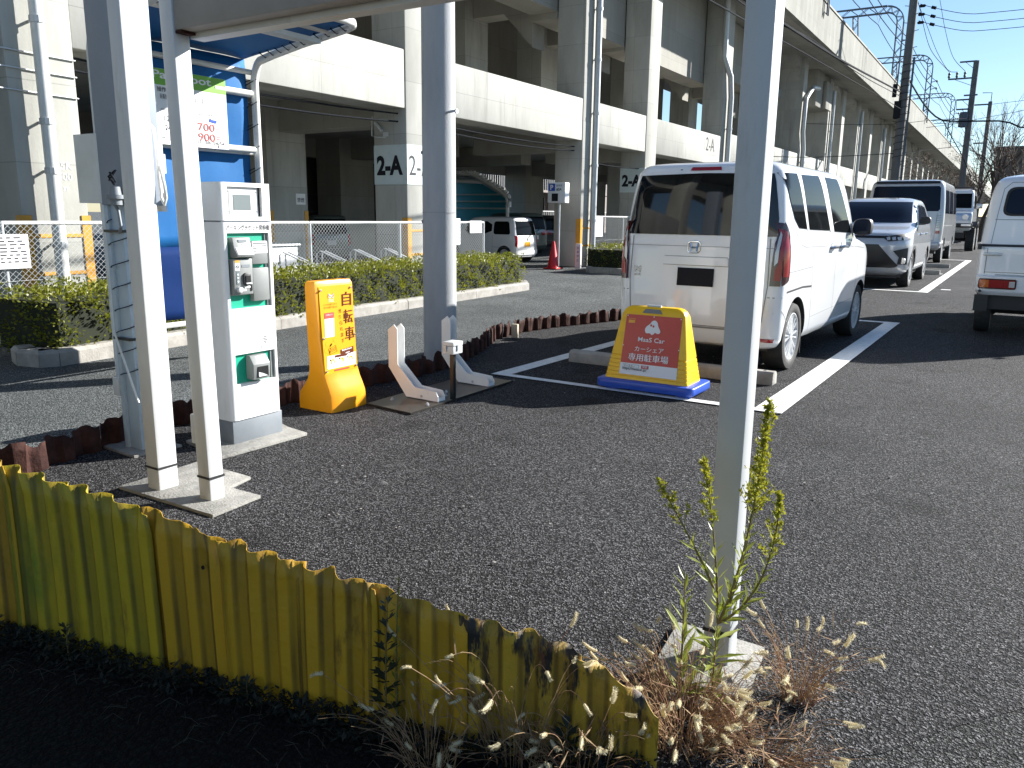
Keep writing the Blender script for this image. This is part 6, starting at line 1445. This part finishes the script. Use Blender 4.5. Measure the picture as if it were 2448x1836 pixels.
# foxtail grass: straw, blades and fuzzy heads, every head a part of its own
heads = []
for k in range(6):
    rr = random.Random(k); b = MB(); L = rr.uniform(.028, .042); bend = rr.uniform(-.014, .014)
    axis_ = [Vector((bend*(i/8)**2*1.4, 0, L*i/8)) for i in range(9)]
    b.tube(axis_, [.0016, .0036, .0046, .0048, .0046, .0042, .0036, .0026, .0012], 7)
    for i in range(230):
        f = rr.random(); p = axis_[min(8, int(f*8.99))]; a = rr.uniform(0, 6.28); d = Vector((math.cos(a), math.sin(a), .9)).normalized()
        b.leaf(p+Vector((math.cos(a), math.sin(a), 0))*.003, d, Vector((-math.sin(a), math.cos(a), 0)).cross(d), rr.uniform(.005, .009), .0009)
    o = b.build('seed_head', 'seed', None, smooth=False, world=False); heads.append(o.data); bpy.data.objects.remove(o)
def foxtail(label, c, spread, n_straw, n_head, hmin, hmax, seed, lean=(0, 0), dark=.5):
    rr = random.Random(seed); t = thing('foxtail_grass', label, 'dry grass', (c[0], c[1], 0)); st = MB(); bl = MB()
    def stalk(h, out, dr=None):
        a = rr.uniform(0, 6.28) if dr is None else dr; q = math.sqrt(rr.random())
        bx, by = c[0]+spread[0]*q*math.cos(a)*.75, c[1]+spread[1]*q*math.sin(a)*.75
        o_ = out*rr.uniform(.4, 1.2); tip = (bx+math.cos(a)*o_+lean[0]*h, by+math.sin(a)*o_*.8+lean[1]*h, max(.02, h))
        return bez((bx, by, 0), (bx+math.cos(a)*o_*.3, by+math.sin(a)*o_*.25, h*rr.choice((.55, .75, 1.0, 1.15))), tip, 9)
    for i in range(n_straw):
        h = rr.uniform(.03, hmax*.8); P = stalk(h, .10+.5*h*rr.random())
        st.tube(P, [.0009*(1-.6*k/9) for k in range(10)], 4, cap=False)
        if i % 2 == 0:
            j = rr.randint(2, 7); d = (P[j+1]-P[j]).normalized(); a = rr.uniform(0, 6.28); bl.leaf(P[j], d*.5+Vector((math.cos(a), math.sin(a), rr.uniform(-.5, .5))), (0, 0, 1), rr.uniform(.03, .09), .004)
    st.build('straw', 'straw', t); bl.build('blades', 'straw', t); st2 = MB()
    for i in range(n_head):
        h = rr.uniform(hmin, hmax); P = stalk(h, .06+.45*h)
        st2.tube(P, .0009, 4, cap=False)
        o = bpy.data.objects.new('seed_head', heads[i % 6]); COL.objects.link(o); o.parent = t
        o.location = P[-1]-t.location; d = (P[-1]-P[-2]).normalized(); d = (d+Vector((0, 0, -rr.uniform(0, .5)))).normalized()
        o.rotation_euler = d.to_track_quat('Z', 'X').to_euler(); s_ = rr.uniform(.6, 1.0); o.scale = (s_, s_, s_)
    st2.build('stalks', 'straw', t); return t
foxtail('thick tangle of dry reddish foxtail grass with pale seed heads round the foot of the lone grey post', (-.60, 1.80), (.17, .16), 500, 80, .05, .21, 1)
foxtail('loose clump of dry foxtail grass on the asphalt right of the lone grey post', (-.385, 2.10), (.06, .05), 110, 22, .08, .25, 2)
foxtail('low sprawling dry foxtail grass at the right-hand edge of the asphalt', (-.40, 1.80), (.13, .09), 150, 22, .02, .11, 3, lean=(.4, 0))
foxtail('thin dry foxtail stalks hanging over the peeling right end of the yellow fence', (-.93, 1.46), (.14, .05), 110, 26, .10, .36, 4, lean=(-.1, -.1))
foxtail('few pale foxtail stalks lying in front of the yellow fence right of the mugwort weed', (-1.07, 1.33), (.10, .05), 70, 14, .03, .26, 5, lean=(-.3, -.1))
foxtail('sparse dead grass with foxtail heads in the dark corner below the right end of the yellow fence', (-.80, 1.52), (.16, .07), 170, 30, .02, .22, 6, lean=(-.1, -.2))
b = MB(); rr = random.Random(31)
for i in range(260):
    x = rr.uniform(-2.9, -.6); y = np.interp(x, [q[0] for q in YF], [q[1] for q in YF])-abs(rr.gauss(0, .11))-.02; a = rr.uniform(0, 6.28); l = rr.uniform(.02, .08)
    b.tube([(x, y, .0), (x+math.cos(a)*l*.5, y+math.sin(a)*l*.5, rr.uniform(.004, .03)), (x+math.cos(a)*l, y+math.sin(a)*l, rr.uniform(0, .015))], .0008, 3, cap=False)
tag(b.build('straw_litter', 'litter'), 'loose straw litter on the dark verge along the yellow fence', 'straw', kind='stuff')
b = MB()
for i in range(700):
    x = rr.uniform(-3.2, -.6); y = np.interp(x, [q[0] for q in YF], [q[1] for q in YF])-abs(rr.gauss(0, .035))-.012
    for k in range(8):
        a = rr.uniform(0, 6.28); b.leaf((x+rr.gauss(0, .02), y+rr.gauss(0, .012), rr.uniform(0, .045)), (math.cos(a), math.sin(a), rr.uniform(0, 1)), (0, 0, 1), rr.uniform(.012, .03), rr.uniform(.006, .012))
tag(b.build('ground_weeds', 'moss'), 'dark mossy weeds growing along the foot of the yellow fence', 'weeds', kind='stuff')
b = MB(); rnd2 = random.Random(8)
for i in range(90):     # loose chips and litter on the lot
    x = rnd2.uniform(-3.4, -.2); y = rnd2.uniform(2.3, 7.5); r_ = rnd2.uniform(.003, .008)
    b.add([(x+r_*math.cos(a), y+r_*math.sin(a)*rnd2.uniform(.5, 1), .004+q) for q in (0, r_*.7) for a in (0, 1.3, 2.6, 3.9, 5.1)], [(0,1,2,3,4),(9,8,7,6,5)]+[(k, (k+1) % 5, 5+(k+1) % 5, 5+k) for k in range(5)])
tag(b.build('stone_chips', 'kerb'), 'pale stone chips scattered over the dark asphalt', 'gravel', kind='stuff')
# ------------------------------------------------------------------ catenary gantries on the viaduct
def lattice(b, path, wd, axis, bay):
    """two chords along a polyline in a plane of constant y, with zigzag lacing"""
    P = [Vector(p) for p in path]; A = []; Bv = []
    S = []
    for i in range(len(P)-1):
        n_ = max(1, round((P[i+1]-P[i]).length/bay)); S += [P[i].lerp(P[i+1], k/n_) for k in range(n_)]
    S.append(P[-1])
    for i, p in enumerate(S):
        d = (S[min(i+1, len(S)-1)]-S[max(i-1, 0)]).normalized(); n_ = Vector((-d.z, 0, d.x)); A.append(p+n_*wd/2); Bv.append(p-n_*wd/2)
    for off in (-.12, .12):
        o_ = Vector((0, off, 0)); b.tube([q+o_ for q in A], .04, 4); b.tube([q+o_ for q in Bv], .04, 4)
        for i in range(len(S)-1): b.tube([(A[i] if i % 2 else Bv[i])+o_, (Bv[i+1] if i % 2 else A[i+1])+o_], .022, 4)
def gantry(y, label):
    z0 = 10.3+dz(y); zt = 14.35+.1*0; t = thing('catenary_gantry', label, 'catenary gantry', (-8.5, y, z0), group='catenary gantries along the viaduct')
    b = MB(); lattice(b, [(-17.6, y, zt), (-9.3, y, zt)], .42, 0, .55); b.build('cross_beam', 'mast', t)
    b = MB(); pts = [(-9.3, y, zt)]+[(-9.3+.85*math.sin(a), y, zt-.85+.85*math.cos(a)) for a in (.25, .5, .75, 1.0, 1.25, 1.5)]+[(-8.45, y, zt-1.4), (-8.45, y, z0-.6)]
    lattice(b, pts, .38, 0, .42); b.build('leg', 'mast', t)
    b = MB(); lattice(b, [(-17.6, y, zt+1.0), (-17.6, y, z0-1)], .40, 0, .45); b.build('leg', 'mast', t)
    for x in (-11.15, -15.2):
        b = MB(); lattice(b, [(x, y, zt-.2), (x+.15, y, zt-1.9)], .30, 0, .42); b.build('drop_arm', 'mast', t)
        b = MB(); b.tube([(x+.1, y, zt-1.8), (x-1.2, y, zt-2.3), (x-1.25, y, zt-2.35)], .03, 5); b.tube([(x+.1, y, zt-1.5), (x-1.1, y, zt-2.2)], .022, 5); b.build('bracket', 'mast', t)
    for z in (zt-2.0, zt-2.55):
        b = MB(); b.tube([(-8.3, y, z), (-7.85, y, z+.12)], .03, 5); b.lathe([(.05, -.12), (.09, 0), (.05, .06)], (-7.85, y, z+.1), seg=8); b.build('insulator', 'mast', t)
    b = MB(); b.tube([(-9.9, y, zt-.2), (-9.75, y, zt-.75), (-9.6, y, zt-.2)], .022, 5); b.build('hanger', 'mast', t)
for y, l in ((37.5, 'nearest lattice catenary gantry, its mast rising behind the parapet beside the grey post'), (58.6, 'large lattice catenary gantry with a curved leg left of the dark utility pole'), (76.6, 'second lattice catenary gantry with a curved leg, just right of the dark utility pole'), (100, 'third lattice catenary gantry from the dark utility pole, smaller'), (126, 'farthest small lattice catenary gantry near the end of the viaduct')): gantry(y, l)
# ------------------------------------------------------------------ far poles
t = thing('utility_pole', 'tall dark utility pole with step bolts beside the viaduct', 'utility pole', (-6.0, 45, 0))
b = MB(); b.lathe([(.21, 0), (.205, 6), (.18, 14)], (-6.0, 45, 0), seg=16)
MT['mast2'] = mat('dark_pole', (.12, .125, .13), .8, col2=(.085, .088, .092), scale=2)
pl = b.build('shaft', 'mast2', t, smooth=True)
for i in range(26):
    z = 3+i*.38; s_ = 1 if i % 2 else -1; b = MB(); b.tube([(-6.0+s_*.18, 45, z), (-6.0+s_*.36, 44.95, z+.02)], .018, 4); b.build('step_bolt', 'wire', t)
for i in range(14):
    b = MB(); b.tube([(-6.0+.24*math.cos(a*.5), 45+.24*math.sin(a*.5), 4.2+i*.33+.02*a) for a in range(14)], .014, 4); b.build('pole_band', 'wire', t)
for z in (11.4, 11.02, 10.66):
    b = MB(); b.lathe([(.03, 0), (.07, .05), (.07, .25), (.03, .3)], (-5.75, 45, z-.1), axis=0, seg=8); b.build('insulator', 'wire', t); b = MB(); b.tube([(-5.2, 45, z-.20), (-5.0, 45, z-.27)], .07, 6); b.build('insulator', 'wire', t)
b = MB(); b.box(-6.35, -6.05, 44.7, 45.2, 6.2, 7.0); b.lathe([(.1, 0), (.1, .6)], (-6.4, 44.8, 7.2), seg=8); b.build('cable_box', 'wire', t)
b = MB(); b.tube([(-5.70, 44.9, 2), (-5.70, 44.9, 9)], .05, 6); b.build('conduit', 'mast', t)
t = thing('utility_pole', 'slimmer grey utility pole carrying crossarms and a transformer can, in front of the bare trees', 'utility pole', (-3.72, 55, 0))
b = MB(); b.lathe([(.19, 0), (.15, 10.25)], (-3.72, 55, 0), seg=14); b.build('shaft', 'mast2', t, smooth=True)
for x0, x1, z in ((-4.55, -3.7, 10.22), (-5.05, -3.6, 9.32), (-4.15, -3.45, 8.38), (-4.5, -3.7, 8.15), (-4.45, -3.7, 7.62)):
    b = MB(); b.box(x0, x1, 54.85, 54.95, z-.04, z+.04); b.tube([(x0+.3, 54.9, z-.02), (-3.75, 54.9, z-.45)], .018, 4); b.build('crossarm', 'mast', t)
for x in (-5.02, -4.62, -4.22): b = MB(); b.lathe([(.03, 0), (.08, .08), (.05, .18), (.08, .26), (.02, .34)], (x, 54.9, 9.36), seg=8); b.build('insulator', 'mast', t)
b = MB(); b.lathe([(.1, 0), (.24, .03), (.24, .78), (.2, .85)], (-4.02, 54.85, 6.6), seg=14); b.build('transformer', 'mast', t, smooth=True)
b = MB(); b.tube([(-4.5, 54.9, 8.15), (-4.45, 54.9, 7.62)], .02, 4); b.build('arm_tie', 'mast', t)
t = thing('utility_pole', 'farthest thin utility pole with one crossarm behind the bare trees', 'utility pole', (-3.53, 70, 0))
b = MB(); b.lathe([(.17, 0), (.13, 9.8)], (-3.53, 70, 0), seg=12); b.tube([(-3.5, 70, 9.7), (-3.5, 70, 10.4), (-4.1, 70, 10.43)], .03, 5); b.build('shaft', 'mast2', t, smooth=True)
for x0, x1, z in ((-4.65, -3.5, 9.6), (-4.3, -3.5, 6.9)): b = MB(); b.box(x0, x1, 69.85, 69.95, z-.05, z+.05); b.build('crossarm', 'mast', t)
# ------------------------------------------------------------------ wires
WG = 'overhead wires and cables'
def wire(label, pts, r=.018, smooth=True, name='overhead_wire'):
    P = [Vector(p) for p in pts]
    if len(P) == 2: P = [P[0].lerp(P[1], i/12)-Vector((0, 0, .35*4*(i/12)*(1-i/12))) for i in range(13)]
    elif smooth:
        ts = np.cumsum([0]+[(P[i+1]-P[i]).length for i in range(len(P)-1)]); q = np.linspace(0, ts[-1], 24)
        P = [Vector((pchip(ts, [p.x for p in P], q)[i], pchip(ts, [p.y for p in P], q)[i], pchip(ts, [p.z for p in P], q)[i])) for i in range(24)]
    b = MB(); b.tube(P, r, 4); o = b.build(name, 'wire'); tag(o, label, 'wire', WG)
for k, (z, n_) in enumerate(((11.4, 'highest'), (11.02, 'middle'), (10.66, 'lowest'))):
    wire('%s of the three sagging wires running right from the dark utility pole' % n_, [(-5.7, 45, z), (-5.05, 45, z-.26), (-3.2, 45, z-.72), (-1.4, 45, z-.74), (3.5, 45, z+.4)], .017)
wire('wire coming down from the top to the middle insulator of the crossarm pole', [(-8.2, 49, 16.5), (-6.66, 50.5, 13.0), (-6.14, 51.5, 11.84), (-5.45, 53, 10.3), (-4.9, 54, 9.6), (-4.62, 54.9, 9.7)], .016)
wire('wire coming down from the top to the right insulator of the crossarm pole', [(-6.2, 51, 15), (-5.64, 52, 13.06), (-5.28, 52.5, 11.65), (-4.75, 53.5, 10.2), (-4.22, 54.9, 9.7)], .016)
wire('wire from the dark utility pole sagging to the left insulator of the crossarm pole', [(-5.85, 45.2, 11.6), (-5.6, 50, 10.2), (-5.02, 54.9, 9.7)], .015)
wire('thick cable bundle from the near concrete pole to the dark utility pole', [(-4.46, 5.95, 5.0), (-4.95, 13, 5.2), (-5.2, 19.9, 5.59), (-5.5, 26.6, 6.04), (-5.9, 38.9, 6.95), (-6.1, 44.8, 7.4)], .032)
wire('thinner cable drooping just under the thick cable bundle', [(-4.46, 5.95, 4.8), (-5.1, 17, 5.3), (-5.35, 22.6, 5.85), (-5.6, 29, 6.15), (-6.1, 44.8, 7.2)], .014)
wire('single pale cable below the thick cable bundle, ending on the dark utility pole', [(-4.46, 5.95, 4.25), (-4.35, 12.3, 4.42), (-4.7, 15.5, 4.75), (-5.0, 19.1, 5.08), (-5.3, 25.5, 5.5), (-5.8, 38.5, 6.27), (-6.0, 44.8, 6.6)], .013)
wire('low cable strung level along the viaduct columns toward the dark pole', [(-9.8, 33, 3.75), (-8.83, 40, 4.12), (-6.2, 45, 4.55), (-4.6, 50, 5.1), (-3.8, 55, 5.6)], .02)
wire('level cable across the viaduct columns at half height', [(-9.85, 41.5, 5.8), (-7.01, 46, 6.06), (-4.84, 50, 6.6), (-3.75, 54.9, 7.1)], .015)
wire('cable running down from the dark pole then right past the crossarm pole', [(-6.0, 45.2, 8.2), (-4.89, 48, 6.62), (-4.43, 48.5, 6.36), (-1.8, 49, 6.27), (-.85, 49, 5.9), (3, 49, 6.4)], .04)
wire('thin cable leaving the farthest pole to the right', [(-3.5, 70, 9.6), (-1.4, 70, 9.75), (4, 70, 10.2)], .02)
wire('thin cable from the crossarm pole rising to the right', [(-5.6, 52, 6.4), (-3.75, 54.9, 6.95), (-1.1, 55, 7.4), (4, 55, 8.3)], .016)
wire('guy wire slanting down to the right from the joint of the thick right-hand cable', [(-4.61, 50, 6.52), (-4.15, 50.2, 5.72), (-3.56, 50.4, 4.75), (-3.0, 50.6, 3.6)], .03)
def along(label, x, z, ys, sag):
    P = []
    for a, b_ in zip(ys[:-1], ys[1:]): P += [(x, a+(b_-a)*i/8, z+(dz(a+(b_-a)*i/8)*.2)-sag*4*(i/8)*(1-i/8)) for i in range(8)]
    P.append((x, ys[-1], z)); wire(label, P, .022, smooth=False)
GY = [14, 37.5, 58.6, 76.6, 100, 126]
along('upper feeder wire along the outer insulators of the gantries', -7.85, 12.5, GY, .35)
along('lower feeder wire along the outer insulators of the gantries', -7.85, 11.95, GY, .35)
along('wire hanging under the near gantry beams above the parapet', -9.75, 13.55, GY, .4)
along('contact wire over the near track', -12.3, 12.0, GY, .1); along('messenger wire over the near track', -12.3, 12.9, GY, .5)
# ------------------------------------------------------------------ bare trees and the brown building
def tree(label, base, h, seed, spread=.55, levels=5, r0=.11, dense=1.0, leaves=0, name='bare_tree'):
    rr = random.Random(seed); t = thing(name, label, 'tree', base); tr = MB(); br = MB(); lf = MB()
    def grow(p, d, L, r, lv):
        n_ = 4; P = [p]; q = p
        for i in range(n_):
            d = (d+Vector((rr.gauss(0, .11), rr.gauss(0, .11), rr.gauss(.05, .07)))).normalized(); q = q+d*L/n_; P.append(q)
        (tr if lv == 0 else br).tube(P, [r*(1-.4*i/n_) for i in range(n_+1)], 6 if lv < 2 else 3, cap=False)
        if lv >= levels:
            if leaves and rr.random() < leaves:
                for _ in range(3): lf.leaf(q+Vector((rr.gauss(0, .08), rr.gauss(0, .08), rr.gauss(0, .08))), Vector((rr.gauss(0, 1), rr.gauss(0, 1), rr.gauss(-.3, .6))), (rr.gauss(0, 1), rr.gauss(0, 1), 1), rr.uniform(.07, .14), .06)
            return
        for i in range(3 if lv < 3 else 2+(rr.random() < .5*dense)):
            a = rr.uniform(0, 6.28); u = d.orthogonal().normalized(); v = d.cross(u); s_ = spread*rr.uniform(.5, 1.2)
            k = rr.randint(2, 4) if lv else rr.randint(3, 4)
            grow(P[k], (d+(u*math.cos(a)+v*math.sin(a))*s_).normalized(), L*rr.uniform(.62, .82), r*.58, lv+1)
    grow(Vector(base), Vector((0, 0, 1)), h*.36, r0, 0)
    tr.build('trunk', 'bark', t); br.build('branches', 'bark', t)
    if leaves: lf.build('withered_leaves', 'brownl', t)
    return t
tree('leafless grey tree with fine upswept twigs right of the crossarm pole', (-2.7, 60, 0), 8.4, 3, .5, 6, .14)
tree('leafless bushy tree standing behind the white kei cab van', (-1.2, 58, 0), 8.8, 5, .5, 6, .14)
tree('bare thorny tree mixed with withered vines beside the off-roader', (-3.6, 57, 0), 6.2, 8, .6, 6, .12, leaves=.25)
tree('brown withered bush hanging over the end of the viaduct', (-5.0, 61, 0), 5.2, 10, .75, 6, .10, leaves=.9, name='withered_bush')
tree('brown withered bush below the crossarm pole', (-4.2, 59, 0), 4.6, 14, .8, 6, .10, leaves=.8, name='withered_bush')
tree('dark leafless bush at the far right behind the kei cab van', (.6, 57, 0), 6.5, 17, .6, 6, .12, leaves=.2, name='withered_bush')
t = thing('brown_building', 'flat roofed dark brown building behind the bare trees', 'building', (2, 75, 0))
b = MB(); b.box(-2.95, 14, 75, 90, 0, 6.8); wl = b.build('wall', 'bldg', t)
b = MB(); b.box(-3.05, 14.1, 74.9, 90.1, 6.81, 7.0); b.build('roof_edge', 'dark', t)
for x in (-1.9, .6, 3.1, 5.6):
    f = MB(); f.box(x, x+1.4, 74.93, 74.99, 1.0, 2.4); w_ = f.build('window', 'glass', t); f = MB(); f.box(x-.05, x+1.45, 74.90, 74.925, .92, .99); f.build('sill', 'lgrey', w_)
t = thing('block_wall', 'grey block wall closing the far end of the car park', 'wall', (-2, 63, 0))
b = MB()
for i in range(8): b.box(-7.4, 9, 63, 63.15, i*.2+.002, i*.2+.198)
b.build('blocks', 'concd', t)
# ------------------------------------------------------------------ thing > part > sub-part, no deeper
for o in list(COL.objects):
    ch = []; q = o
    while q is not None: ch.append(q); q = q.parent
    if len(ch) > 3: o.parent = ch[-2]
